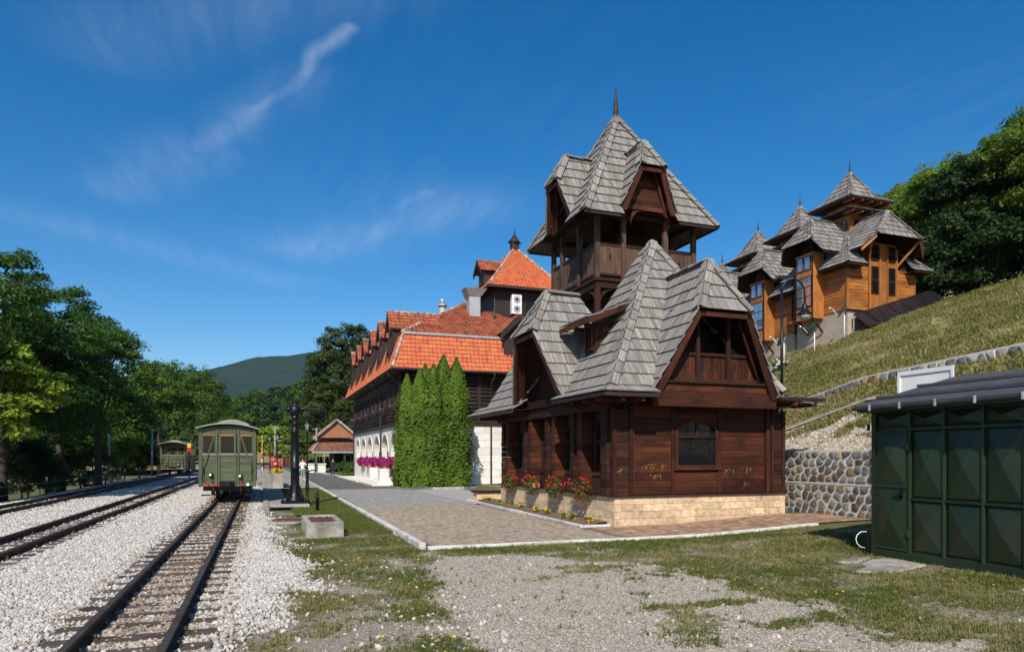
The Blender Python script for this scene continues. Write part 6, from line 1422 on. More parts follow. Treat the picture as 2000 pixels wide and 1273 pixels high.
# ballast
X, Y = scat_pts(-11, 1.6, 4, 46, 430000); k = (ballast_d(X, Y) + rs.normal(0, .18, len(X)) > 0) & (X > -9.9 + rs.normal(0, .25, len(X))) & falloff(X, Y, 13, 1.9); X, Y = X[k], Y[k]
def rail_free(X, Y):
    k = np.ones(len(X), bool)
    for c, sl in ((-1.27, 0), (-4.85, .004), (-8.3, .011)):
        for sg in (-.42, .42): k &= np.abs(X - (c + sl * np.clip(Y - (15 if sl < .01 else 25), 0, 99) + sg)) > .075
    return k
k = rail_free(X, Y); X, Y = X[k], Y[k]
kk = np.ones(len(X), bool)
for ti, sl_ in enumerate(SLEEP):
    sy = np.array([q[1] for q in sl_]); sx = np.array([q[0] for q in sl_]); j = np.clip(np.searchsorted(sy, Y), 1, len(sy) - 1); j = np.where(np.abs(sy[j - 1] - Y) < np.abs(sy[j] - Y), j - 1, j)
    on = (np.abs(sy[j] - Y) < .125) & (np.abs(sx[j] - X) < .84); kk &= ~(on & (rs.uniform(0, 1, len(X)) < np.where(np.abs(sx[j] - X) > .42, .9, .72)))
X, Y = X[kk], Y[kk]; d = np.hypot(X, Y)
intrack = (np.abs(X + 1.27) < .40); slp = (np.abs(X + 1.27) < .82) | (np.abs(X + 4.85) < .82)
sleep_low = np.where(slp, rs.uniform(-.06, .0, len(X)), 0)
Zb = GZ(X, Y) + .012 + sleep_low * .8; sc = (.028 + .052 * rs.uniform(0, 1, len(X)) ** 1.5) * 1.05 * (1 + np.clip(d - 15, 0, 30) * .02)
pick = rs.randint(0, 6, len(X)); br = (intrack & (fbm(X, Y, 1.0, 61) > rs.uniform(.36, .60, len(X)))) | ((np.abs(X + 1.27) < 1.0) & (rs.uniform(0, 1, len(X)) < .3)) | (rs.uniform(0, 1, len(X)) < .015); pick = np.where(br, 6 + pick % 2, pick)
pr = [stone(i, 'ballast', .75) for i in range(6)] + [stone(10 + i, 'ballast_brown', .75) for i in range(2)]
scatter('ballast_stones', np.stack([X, Y, Zb], 1), sc, rs.uniform(0, 6.28, (len(X), 3)), pick, pr, 'white crushed stone ballast between and around the rails', 'ballast')
# gravel and pebbles of the yard
X, Y = scat_pts(-.5, 11, 3.5, 15, 150000, 1.0); g = gravel_d(X, Y); k = (rs.uniform(0, 1, len(X)) < np.where(g > 0, .85, np.clip(.55 + g * .25, .06, .6))) & falloff(X, Y, 7.5, 1.4) & (Y < 14.2) & ~((X > 9.4) & (Y > 8.6)); X, Y, g = X[k], Y[k], g[k]
big = rs.uniform(0, 1, len(X)) < np.where(X < 2.6, .045, .004)
sc = np.where(big, rs.uniform(.035, .08, len(X)), rs.uniform(.008, .022, len(X)))
scatter('yard_pebbles', np.stack([X, Y, GZ(X, Y) + sc * .12], 1), sc, rs.uniform(0, 6.28, (len(X), 3)), np.where(big, rs.randint(0, 2, len(X)), rs.randint(1, 5, len(X))), [stone(21, 'ballast', .6), stone(22, 'ballast', .7), stone(23, 'pebble', .7), stone(24, 'pebble', .6), stone(25, 'pebble', .75)], 'small grey pebbles strewn over the gravel yard', 'gravel')
# lawn and weeds of the yard
X, Y = scat_pts(-1.5, 13.5, 3.5, 17, 270000, 1.5); gm_ = grass_m(X, Y); k = (rs.uniform(0, 1, len(X)) < gm_ * .95 + .012) & falloff(X, Y, 9, 1.2) & ~((X > 3.2) & (Y > 14.25)) & (np.abs(X + .85) > .06) & (ballast_d(X, Y) < .5) & ~((X > 11.25) & (Y < 10.3)) & ~((X > 9.6) & (X < 11.15) & (Y > 8.9) & (Y < 9.75)) & ~((X > 1.0) & (X < 2.0) & (Y > 17.5)); X, Y = X[k], Y[k]
dry = fbm(X, Y, .9, 55); pick = np.where(rs.uniform(0, 1, len(X)) < np.clip((dry - .38) * 2.8, .06, .75), rs.randint(6, 8, len(X)), np.where(rs.uniform(0, 1, len(X)) < .45, rs.randint(3, 6, len(X)), rs.randint(0, 3, len(X))))
sc = rs.uniform(.4, 1.0, len(X)) * (.45 + .75 * fbm(X, Y, 1.4, 71))
tufts = [tuft(1, 9, .085, .05, 'grass'), tuft(2, 8, .11, .045, 'grass'), tuft(3, 10, .06, .06, 'grass'), clover(4, 14, 'grass'), clover(5, 12, 'leaf_flower'), clover(6, 16, 'grass', .024, .09), tuft(7, 9, .07, .06, 'grass_dry', .004), tuft(8, 7, .10, .05, 'grass_dry', .004)]
scatter('yard_grass', np.stack([X, Y, GZ(X, Y) - .004], 1), sc, np.stack([rs.normal(0, .08, len(X)), rs.normal(0, .08, len(X)), rs.uniform(0, 6.28, len(X))], 1), pick, tufts, 'short patchy grass and weeds in the gravel yard', 'grass')
# lawn strip by the crane and weeds between the sleepers
X, Y = scat_pts(1.05, 3.25, 17.5, 42, 26000); k = ((Y > 23.6) | (X > 2.0)) ; X, Y = X[k], Y[k]
X2, Y2 = scat_pts(-1.65, -.2, 14, 32, 9000); k = rs.uniform(0, 1, len(X2)) < sst(17, 24, Y2) * .5 * (fbm(X2, Y2, .8, 91) > .42); X2, Y2 = X2[k], Y2[k]; X, Y = np.append(X, X2), np.append(Y, Y2)
scatter('lawn_grass', np.stack([X, Y, np.where(X > 0, .04, .09)], 1), rs.uniform(.35, .75, len(X)), np.stack([X * 0, X * 0, rs.uniform(0, 6.28, len(X))], 1), rs.randint(0, 4, len(X)), tufts[:4], 'short green lawn strip around the black water crane', 'grass')
# hill grass
X, Y = scat_pts(17, 46, 8, 60, 150000, 4); k = ((X > 20.35) & (fbm(X, Y, .5, 33) > rs.uniform(.25, .55, len(X)))) | ((X > 16.4) & (X < 18.8) & (fbm(X, Y, 1.0, 35) > .56)) | ((X > 19.2) & (X < 19.9)); k &= ~((X > 34) & (X < 42) & (Y > 33.6)); X, Y = X[k], Y[k]
ht = [tuft(11, 8, .16, .14, 'grass_hill', .012, .8), tuft(12, 8, .13, .16, 'grass_hill', .012, .9), tuft(13, 7, .15, .14, 'grass_dry', .010, .9), tuft(14, 9, .14, .16, 'grass', .012, .8)]
pick = np.where(fbm(X, Y, .35, 36) > rs.uniform(.38, .68, len(X)), 2, np.where(rs.uniform(0, 1, len(X)) < .16, 3, rs.randint(0, 2, len(X))))
scatter('hill_grass', np.stack([X, Y, HZ(X, Y) - .01], 1), rs.uniform(.7, 1.5, len(X)), np.stack([rs.normal(0, .1, len(X)), rs.normal(-.25, .1, len(X)), rs.uniform(-1.5, 1.5, len(X))], 1), pick, ht, 'mown dry grass covering the hillside', 'grass')
X, Y = scat_pts(16.3, 18.9, 9, 26, 5000); scatter('bank_rubble', np.stack([X, Y, HZ(X, Y)], 1), rs.uniform(.03, .13, len(X)), rs.uniform(0, 6.28, (len(X), 3)), rs.randint(0, 3, len(X)), [stone(31, 'pebble'), stone(32, 'ballast_brown'), stone(33, 'ballast')], 'loose pale rubble on the bank above the retaining wall', 'rubble')
# small wild flowers in the yard
def blossom(seed, m, n=5, r=.012):
    V = []; F = []
    for i in range(n):
        a = 6.283 * i / n; k = len(V); V += [(0, 0, .0), (math.cos(a - .5) * r, math.sin(a - .5) * r, .004), (math.cos(a) * r * 1.4, math.sin(a) * r * 1.4, .006), (math.cos(a + .5) * r, math.sin(a + .5) * r, .004)]; F.append((k, k + 1, k + 2, k + 3))
    return np_mesh('blossom', np.array(V), np.array(F), m)
X, Y = scat_pts(-.2, 11, 5, 13.5, 5000, 0); k = (rs.uniform(0, 1, len(X)) < grass_m(X, Y) * .25 * np.where(X < 3, 1, .25)) & (fbm(X, Y, .8, 92) > .45); X, Y = X[k], Y[k]
scatter('wild_flowers', np.stack([X, Y, GZ(X, Y) + rs.uniform(.05, .09, len(X))], 1), rs.uniform(.7, 1.3, len(X)), np.stack([rs.normal(-.3, .25, len(X)), rs.normal(0, .25, len(X)), rs.uniform(0, 6, len(X))], 1), np.where(rs.uniform(0, 1, len(X)) < .93, 0, 1), [blossom(1, 'petal_yellow', 6, .013), blossom(2, 'petal_violet', 5, .014)], 'tiny yellow wild flowers scattered in the grass', 'flowers')
# ------------------------------------------------------------------ flowers
def flower_mass(parent, c, ext, nleaf, nfl, petal, seed, lsize=.07, fsize=.05, hang=.3, leaf='leaf_flower'):
    """leaf mass and blossoms of one plant (two parts)"""
    r2 = np.random.RandomState(seed); c = np.array(c) - np.array(origin_of(parent)); e = np.array(ext)
    q = r2.normal(size=(nleaf, 3)); q /= np.linalg.norm(q, axis=1, keepdims=True); q *= r2.uniform(0, 1, (nleaf, 1)) ** .4; P = c + q * e; P[:, 2] -= np.abs(q[:, 0] * q[:, 1]) * hang
    N = q + r2.normal(size=q.shape) * .5; N[:, 2] += .5; N /= np.linalg.norm(N, axis=1, keepdims=True); v, f = leaf_quads(P, N, lsize * r2.uniform(.6, 1.3, nleaf), r2, .8)
    add_obj('foliage', np_mesh('foliage', v, f, leaf, rnd=r2.uniform(0, 1, nleaf)), parent)
    q = r2.normal(size=(nfl, 3)); q /= np.linalg.norm(q, axis=1, keepdims=True); q[:, 2] = q[:, 2] * .9; q *= r2.uniform(.8, 1.12, (nfl, 1)); P0 = c + q * e; V = []; F = []; RR = []
    for i in range(nfl):
        k = 5; Pj = P0[i] + r2.normal(size=(k, 3)) * fsize * .35; Nn = q[i] / np.linalg.norm(q[i]) + r2.normal(size=(k, 3)) * .6; Nn /= np.linalg.norm(Nn, axis=1, keepdims=True); vv, ff = leaf_quads(Pj, Nn, fsize * r2.uniform(.6, 1.1, k), r2, .9); F.append(ff + len(V) * 4 * k); V.append(vv); RR += list(r2.uniform(0, 1, k))
    add_obj('blossoms', np_mesh('blossoms', np.concatenate(V), np.concatenate(F), petal, rnd=np.array(RR)), parent)
GER = 'red geraniums along the left wall of the wooden house'
for i, (y, lb, lenb) in enumerate([(18.4, 'largest red geranium spilling over the plinth nearest the corner', 1.25), (20.35, 'red geranium plant second from the house corner', 1.1), (22.4, 'red and pink geranium third from the house corner, beside a clay box', 1.0), (24.6, 'red geranium plant farthest from the house corner', 1.05)]):
    t = thing('geranium', lb, 'plant', (8.98, y, .9), GER)
    b = MB(); b.box(8.82, 9.06, y - lenb * .4, y + lenb * .4, .905, 1.06); b.build('flower_box', 'terracotta' if i == 2 else 'wood_dark', t)
    flower_mass(t, (8.86, y, 1.12), (.26, lenb * .5, .26), 420, 46, 'petal_red', 500 + i, .075, .055, .5)
    flower_mass(t, (8.80, y - .1, .86), (.12, lenb * .32, .22), 120, 20, 'petal_red', 520 + i, .06, .055, .3)
    if i in (0, 2): flower_mass(t, (8.86, y + .45, 1.15), (.14, .16, .14), 30, 8, 'petal_pink', 540 + i, .06, .05, .1)
for i, (x, y) in enumerate([(8.72, 17.5), (8.62, 18.35), (8.66, 19.1), (8.74, 20.6), (8.72, 21.5), (8.85, 23.3), (8.9, 24.4), (8.88, 25.6), (8.95, 27.2), (8.98, 27.9)]):
    names = ['nearest the corner', 'second from the corner', 'third from the corner', 'fourth from the corner', 'fifth from the corner', 'sixth from the corner', 'seventh from the corner', 'eighth from the corner', 'second from the far end', 'at the far end of the bed']
    t = thing('marigold', 'yellow marigold in the flower bed, ' + names[i], 'plant', (x, y, .1), 'yellow marigolds in the flower bed')
    flower_mass(t, (x, y, .22), (.12, .16, .09), 70, 7, 'petal_yellow', 560 + i, .05, .065, .0)
for i, yc in enumerate(arc[:5]):
    t = thing('petunia_box', 'magenta petunias in a box on the arcade, ' + ['nearest the thuja hedge', 'second from the hedge', 'third from the hedge', 'fourth from the hedge', 'farthest from the hedge'][i], 'plant', (8.2, yc, 1.2), 'petunia boxes on the hotel arcade')
    b = MB(); b.box(8.05, 8.3, yc - 1.2, yc + 1.2, 1.16, 1.38); b.build('flower_box', 'terracotta', t); flower_mass(t, (8.12, yc, 1.55), (.3, 1.3, .36), 260, 90, 'petal_magenta', 580 + i, .12, .16, .2)
for i in range(6):
    y = 45.0 + i * 4; t = thing('window_box', 'violet flowers in a wooden box under an upper hotel window, ' + ['nearest the corner', 'second from the corner', 'third from the corner', 'fourth from the corner', 'fifth from the corner', 'farthest from the corner'][i], 'plant', (8.1, y, 5.1), 'window boxes on the upper log wall')
    b = MB(); b.box(7.95, 8.2, y - .5, y + .5, 4.95, 5.2); b.build('flower_box', 'wood_dark', t); flower_mass(t, (8.05, y, 5.3), (.16, .5, .14), 110, 12, 'petal_violet', 600 + i, .10, .09, .1)
# step and bowl at the far end of the flower bed
t = thing('stone_bench', 'low brown stone bench at the end of the flower bed', 'bench', (9.0, 28.4, 0)); b = MB(); b.box(8.7, 11.0, 28.2, 28.7, 0, .42); b.build('base', 'travertine', t); b = MB(); b.box(8.6, 11.1, 28.1, 28.8, .422, .5); b.build('seat', 'wood_dark', t, bevel=.02)

# ------------------------------------------------------------------ green passenger wagon
def wheelset(t, xc, y, zc, r=.36):
    for sg in (-1, 1):
        w = MB(); w.cyl((xc + sg * .40, y, zc), (xc + sg * .50, y, zc), r, n=20); w.cyl((xc + sg * .36, y, zc), (xc + sg * .40, y, zc), r + .03, n=20); o = w.build('wheel', 'rust', t)
    w = MB(); w.cyl((xc - .5, y, zc), (xc + .5, y, zc), .06); w.build('axle', 'rust', t)
def wagon(label, xc, y0, L, big=True):
    t = thing('railway_wagon', label, 'railway wagon', (xc, y0 + L / 2, 0), 'green wooden wagons on the tracks')
    hw2_, zf, ze_, zc_ = 1.05, .80, 3.04, 3.22; x0, x1 = xc - hw2_, xc + hw2_; yf = y0 + (0 if big else .8)
    b = MB(); b.box(x0 + .04, x1 - .04, yf + .04, y0 + L - .04, zf, ze_); body = b.build('body', 'wagon_green', t)
    # front planks
    z = zf
    while z < 2.02:
        b = MB(); b.box(x0, x1, yf, yf + .04, z + .002, z + .118); b.build('plank', 'wagon_green', body); z += .12
    for x, w in ((x0, .12), (xc - .44, .07), (xc - .33, .05), (xc + .26, .05), (xc + .36, .07), (x1 - .12, .12)):
        b = MB(); b.box(x, x + w, yf - .04, yf, zf - .02, ze_ + .1); b.build('frame_post', 'wagon_green', body)
    b = MB(); b.prism([(x0, yf - .005, 2.85), (x1, yf - .005, 2.85), (x1, yf - .005, 3.05), (xc + .5, yf - .005, 3.17), (xc, yf - .005, 3.21), (xc - .5, yf - .005, 3.17), (x0, yf - .005, 3.05)], (0, .04, 0)); b.build('end_header', 'wagon_green', body)
    b = MB(); b.box(x0 + .1, x1 - .1, yf - .03, yf + .01, 2.03, 2.10); b.build('window_sill', 'wagon_roof', body)
    for a, c in ((x0 + .13, xc - .45), (xc - .28, xc + .26), (xc + .44, x1 - .13)):
        w = MB(); w.box(a, c, yf - .02, yf + .03, 2.1, 2.86); w = w.build('window', 'wagon_green', t); q = MB(); q.box(a + .02, c - .02, yf - .03, yf - .021, 2.79, 2.85); q.build('blind', 'wood_orange', w); g = MB(); g.box(a + .03, c - .03, yf - .026, yf - .021, 2.12, 2.785); g.build('pane', 'glass', w)
    for sg in (-1, 1): b = MB(); b.beam((xc + sg * .50, yf - .045, 2.78), (xc + sg * .98, yf - .045, 1.15), .05, .03, up=Y_); b.build('diagonal_strap', 'wagon_green', body)
    # sides: posts, planks, windows
    for sg, xs in ((-1, x0), (1, x1)):
        n = int(L / 1.1)
        for i in range(n):
            ya = yf + .3 + i * 1.1; w = MB(); w.box(xs - .02 if sg < 0 else xs - .03, xs + .03 if sg < 0 else xs + .02, ya, ya + .75, 2.05, 2.8); w = w.build('side_window', 'wagon_green', t)
            g = MB(); xx = xs + sg * .026; g.box(min(xx, xx + sg * .005), max(xx, xx + sg * .005), ya + .05, ya + .70, 2.1, 2.75); g.build('pane', 'glass', w)
        for z in np.arange(zf, 2.0, .12): b = MB(); b.box(min(xs, xs - sg * .04), max(xs, xs - sg * .04), yf + .05, y0 + L, z + .002, z + .118); b.build('plank', 'wagon_green', body)
    # roof: arched sheet + clerestory
    b = MB(); n = 10; vs = []; 
    for y in (yf - .22 if big else y0 - .1, y0 + L + .2):
        for i in range(n + 1):
            a = -1 + 2 * i / n; vs.append((xc + a * 1.15, y, ze_ + .02 + .2 * (1 - a * a)))
        for i in range(n + 1):
            a = -1 + 2 * i / n; vs.append((xc + a * 1.15, y, ze_ + .075 + .2 * (1 - a * a)))
    k = n + 1; fs = []
    for i in range(n): fs += [(i, i + 1, 2 * k + i + 1, 2 * k + i), (k + i, 3 * k + i, 3 * k + i + 1, k + i + 1), (i, k + i, k + i + 1, i + 1), (2 * k + i, 2 * k + i + 1, 3 * k + i + 1, 3 * k + i)]
    fs += [(0, 2 * k, 3 * k, k), (n, k + n, 3 * k + n, 2 * k + n)]
    b.add(vs, fs); rf = b.build('roof', 'wagon_roof', t)
    b = MB(); vs = []
    for y in (yf + .9, y0 + L - .9):
        for i in range(n + 1):
            a = -1 + 2 * i / n; vs.append((xc + .12 * big + a * .66, y, ze_ + .26 + .2 * (1 - a * a)))
        vs += [(xc + .12 * big + .66, y, ze_ + .1), (xc + .12 * big - .66, y, ze_ + .1)]
    k = n + 3; fs = [(i, (i + 1) % k, k + (i + 1) % k, k + i) for i in range(k)] + [tuple(range(k))[::-1], tuple(range(k, 2 * k))]
    b.add(vs, fs); b.build('clerestory', 'wagon_roof', rf)
    # underframe, coupler, lamps, hoses
    b = MB(); b.box(x0 + .15, x1 - .15, yf + .1, y0 + L - .1, .62, .80); b.build('underframe', 'iron', t)
    b = MB(); b.box(xc - .30, xc + .24, yf - .12, yf + .1, .78, 1.0); b.box(xc - .16, xc + .12, yf - .30, yf - .12, .80, .98); b.build('coupler_frame', 'iron', t)
    b = MB(); b.box(xc - .08, xc + .04, yf - .32, yf - .30, .84, .93); b.build('coupler_dark_plate', 'black', t)  # black plate on the coupler face, stands for the shade inside an opening
    b = MB(); b.cyl((xc + .1, yf - .1, .78), (xc + .1, yf - .1, .58), .03); b.build('coupler_hook', 'rust', t)
    for sg, z in ((-1, 1.26), (1, 1.20)):
        b = MB(); x = xc + (sg * .62 if sg < 0 else .46); b.box(x - .07, x + .07, yf - .12, yf - .01, z - .06, z + .08); o = b.build('end_lamp', 'iron', t); b = MB(); b.box(x - .05, x + .03, yf - .128, yf - .121, z - .04, z + .05); b.build('lamp_glass', 'white_paint', o)
        b = MB(); b.tube([(x + .03, yf - .06, z - .06), (x + .07, yf - .08, 1.0), (x + .12, yf - .08, .84)], .012, 5); b.build('lamp_cable', 'iron', t)
        b = MB(); b.cyl((xc + sg * .5, yf - .14, .84), (xc + sg * .5, yf - .02, .84), .06); b.box(xc + sg * .5 - .1, xc + sg * .5 + .1, yf - .13, yf - .09, .82, .87); b.build('brake_tap', 'red_paint', t)
        b = MB(); b.tube([(xc + sg * .5, yf - .15, .82), (xc + sg * .5, yf - .2, .6), (xc + sg * .46, yf - .16, .45)], .03, 6); b.build('brake_hose', 'iron', t)
        b = MB(); b.cyl((xc + sg * .75, yf - .12, .86), (xc + sg * .75, yf - .03, .86), .06, n=12); b.build('tail_light', 'red_paint' if sg < 0 else 'white_paint', t)
    for y in (yf + 1.4, y0 + L - 1.6): wheelset(t, xc, y, RZ + .125 + .36)
    for y in (yf + 1.0, yf + 1.8, y0 + L - 2.0, y0 + L - 1.2): b = MB(); b.box(xc - .66, xc - .56, y - .05, y + .05, .4, .7); b.box(xc + .56, xc + .66, y - .05, y + .05, .4, .7); b.build('axle_guard', 'iron', t)
    for sg in (-1, 1): b = MB(); b.box(xc + sg * .8 - .16, xc + sg * .8 + .16, yf - .1, yf + .14, .44, .48); b.build('foot_step', 'iron', t)
    for sg in (-1, 1): b = MB(); b.tube([(xc + sg * .9, yf - .06, 1.0), (xc + sg * .9, yf - .12, 1.05), (xc + sg * .9, yf - .12, 1.85), (xc + sg * .9, yf - .04, 1.9)], .014, 5); b.build('hand_rail', 'iron', t)
    for z in (1.35, 1.75): b = MB(); b.box(x0 + .02, x1 - .02, yf - .012, yf - .002, z, z + .03); b.build('rivet_strap', 'wagon_green', body)
    if not big:
        b = MB(); b.box(x0 + .05, x1 - .05, y0, yf, .78, .86); b.build('end_platform', 'wagon_green', t)
        for x in np.linspace(x0 + .1, x1 - .1, 7): b = MB(); b.cyl((x, y0 + .05, .86), (x, y0 + .05, 1.7), .018, n=6); b.build('railing_bar', 'iron', t)
        for z in (1.3, 1.7): b = MB(); b.cyl((x0 + .1, y0 + .05, z), (x1 - .1, y0 + .05, z), .022, n=6); b.build('railing', 'iron', t)
    return t
wagon('nearer green wooden wagon facing the camera on the nearest track', -1.25, 29.5, 9.0)
wagon('farther green wagon with end platform under the trees', -7.65, 69.5, 10.5, False)

# ------------------------------------------------------------------ water crane, lamps, bollards, trough
t = thing('water_crane', 'black cast iron locomotive water crane with horizontal arm', 'water crane', (1.25, 28.2, 0))
b = MB(); b.box(.3, 1.75, 27.2, 28.9, 0, .16); b.build('concrete_footing', 'concrete', t, bevel=.02)
b = MB(); b.box(.72, 1.8, 27.75, 28.65, .161, .24); b.build('base_plate', 'iron', t, bevel=.02)
for x, y in ((.8, 27.85), (1.7, 27.85), (.8, 28.55), (1.7, 28.55)): b = MB(); b.cyl((x, y, .24), (x, y, .32), .04, n=6); b.build('bolt', 'iron', t)
c = (1.25, 28.2, 0)
b = MB(); b.lathe([(.36, .24), (.34, .30), (.25, .42), (.19, .62), (.165, .9), (.16, 1.5), (.19, 1.52), (.19, 1.58), (.155, 1.6), (.15, 2.9), (.18, 2.92), (.18, 2.98), (.13, 3.0), (.125, 3.2), (.15, 3.24), (.12, 3.3), (.12, 3.44), (.155, 3.48), (.12, 3.52), (.15, 3.6)], c, 16); b.build('column', 'iron', t)
for k in range(8): a = k * math.pi / 4; b = MB(); b.beam((1.25 + math.cos(a) * .34, 28.2 + math.sin(a) * .34, .26), (1.25 + math.cos(a) * .165, 28.2 + math.sin(a) * .165, .85), .025, .05); b.build('base_rib', 'iron', t)
b = MB(); b.lathe([(.15, 3.58), (.2, 3.66), (.22, 3.78), (.2, 3.9), (.12, 3.98), (.09, 4.02), (.09, 4.05), (.05, 4.08), (.015, 4.14)], c, 16); b.build('valve_head', 'iron', t)
b = MB(); b.lathe([(.001, -.13), (.09, -.1), (.13, 0), (.09, .1), (.001, .13)], (1.02, 28.18, 3.82), 12); b.build('counter_knob', 'iron', t)
b = MB(); b.tube([(1.3, 28.2, 3.83), (1.6, 28.15, 3.86), (2.0, 28.1, 3.82), (2.35, 28.05, 3.78), (2.42, 28.04, 3.70), (2.42, 28.04, 3.62)], [.09, .06, .055, .055, .06, .065], 10); b.build('arm', 'iron', t)
b = MB(); b.lathe([(.10, .16), (.10, .22), (.06, .26), (.05, .7), (.065, .74), (.05, .78), (.05, 1.28), (.07, 1.32), (.07, 1.42), (.02, 1.46)], (1.72, 28.25, 0), 10); b.build('valve_post', 'iron', t)
b = MB(); b.tube([(1.72, 28.25, 1.38), (1.9, 28.3, 1.44), (2.02, 28.3, 1.42)], .03, 6); b.build('valve_handle', 'iron', t)
def lamp(label, x, y, h=3.6, s=1.0, group='black lantern posts along the platform', basket=False, z0=.05):
    t = thing('street_lamp', label, 'street lamp', (x, y, z0), group)
    b = MB(); b.lathe([(.15 * s, 0), (.15 * s, .1), (.1 * s, .18), (.09 * s, .5), (.06 * s, .56), (.055 * s, 1.2), (.07 * s, 1.24), (.045 * s, 1.3), (.038 * s, h - .75 * s), (.06 * s, h - .72 * s), (.03 * s, h - .68 * s), (.03 * s, h - .6 * s)], (x, y, z0), 10); b.build('post', 'iron', t)
    b = MB(); b.lathe([(.05 * s, h - .6 * s), (.10 * s, h - .55 * s), (.16 * s, h - .2 * s), (.155 * s, h - .18 * s)], (x, y, z0), 6); b.build('lantern_glass', 'glass_lamp', t)
    for k in range(6): a = k * math.pi / 3; b = MB(); b.beam((x + math.cos(a) * .105 * s, y + math.sin(a) * .105 * s, z0 + h - .56 * s), (x + math.cos(a) * .165 * s, y + math.sin(a) * .165 * s, z0 + h - .19 * s), .018 * s, .018 * s); b.build('lantern_rib', 'iron', t)
    b = MB(); b.lathe([(.20 * s, h - .2 * s), (.20 * s, h - .17 * s), (.12 * s, h - .04 * s), (.06 * s, h + .02 * s), (.05 * s, h + .06 * s), (.01 * s, h + .14 * s)], (x, y, z0), 6); b.build('lantern_cap', 'iron', t)
    if basket:
        b = MB(); b.cyl((x, y, z0 + h * .55), (x + .35, y, z0 + h * .55), .015, n=5); b.build('basket_arm', 'iron', t)
        flower_mass(t, (x + .1, y, z0 + h * .5), (.34, .3, .24), 160, 9, 'petal_red', int(y), .16, .12, .1, 'leaf_dark')
    return t
lamp('black lantern lamp post right of the water crane', 2.5, 41.2, 4.0, 1.0)
lamp('black lantern post with hanging flower basket beyond the planter', 1.3, 62, 3.9, 1.0, basket=True)
lamp('black lantern post with flower basket in front of the red van', .9, 80, 4.2, 1.0, basket=True)
lamp('farthest black lantern post beside the platform', .3, 105, 4.4, 1.0, basket=True)
for x, y, lb in ((1.88, 25.3, 'black iron bollard standing in the grass behind the trough'), ):
    t = thing('bollard', lb, 'bollard', (x, y, 0)); b = MB(); b.lathe([(.06, 0), (.06, .5), (.07, .52), (.05, .56), (.05, .68), (.03, .74)], (x, y, 0), 10); b.build('post', 'iron', t)
# concrete trough
t = thing('concrete_trough', 'weathered concrete trough with rusty grate in the grass', 'trough', (1.5, 18.7, 0))
for bx in ((1.05, 1.95, 17.55, 17.72), (1.05, 1.95, 19.7, 19.87), (1.05, 1.18, 17.72, 19.7), (1.82, 1.95, 17.72, 19.7)): b = MB(); b.box(*bx, -.1, .36); b.build('trough_wall', 'concrete', t, bevel=.015)
b = MB(); b.box(1.18, 1.82, 17.72, 19.7, .05, .2); b.build('trough_floor', 'soil', t)
for i in range(18): b = MB(); y = 17.78 + i * .107; b.box(1.19, 1.81, y, y + .05, .29, .315); b.build('grate_bar', 'rust', t)
for x in (1.3, 1.5, 1.7): b = MB(); b.box(x, x + .04, 17.73, 19.69, .316, .33); b.build('grate_bar', 'rust', t)
t = thing('manhole_cover', 'rusty round manhole cover in gravel beside the trough', 'manhole cover', (.75, 21.2, .05)); b = MB(); b.cyl((.72, 21.3, .02), (.72, 21.3, .14), .42, n=24); b.build('lid', 'rust', t); b = MB(); b.cyl((.72, 21.3, .0), (.72, 21.3, .10), .55, n=24); b.build('rim', 'concrete', t)
# long concrete planter
t = thing('concrete_planter', 'long concrete planter of yellow flowers on the platform', 'planter', (.95, 45, .1))
b = MB(); b.box(.62, 1.22, 42.3, 48.5, .1, .98); b.build('box', 'concrete', t, bevel=.02)
flower_mass(t, (.92, 45.4, 1.05), (.32, 3.0, .16), 700, 120, 'petal_yellow', 640, .1, .1, .0, 'leaf_dark'); flower_mass(t, (.92, 45.4, 1.03), (.33, 3.1, .14), 100, 60, 'petal_red', 641, .1, .06, .0, 'leaf_dark')
# curved lamp on the bank behind the wooden house
lz = float(HZ(np.array([19.5]), np.array([22.0]))[0])
t = thing('curved_street_lamp', 'tall black lamp with hooked top and bell shade on the bank', 'street lamp', (19.5, 22, lz))
b = MB(); b.tube([(19.5, 22, lz - .3), (19.5, 22, 8.55)], [.06, .05], 8); b.build('pole', 'iron', t)
b = MB(); b.tube([(19.5 + .46 - .46 * math.cos(a), 22 - .12 * (1 - math.cos(a)), 8.55 + .5 * math.sin(a)) for a in np.linspace(0, math.pi, 14)] + [(20.42, 21.76, 8.1)], .035, 7); b.build('hook', 'iron', t)
b = MB(); b.lathe([(.05, 8.12), (.09, 8.05), (.1, 7.9), (.2, 7.76), (.31, 7.66), (.32, 7.64), (.28, 7.63)], (20.42, 21.76, 0), 14); b.build('shade', 'iron', t)
b = MB(); b.lathe([(.28, 7.63), (.22, 7.5), (.10, 7.42), (.01, 7.41)], (20.42, 21.76, 0), 12); b.build('bowl', 'glass_lamp', t)
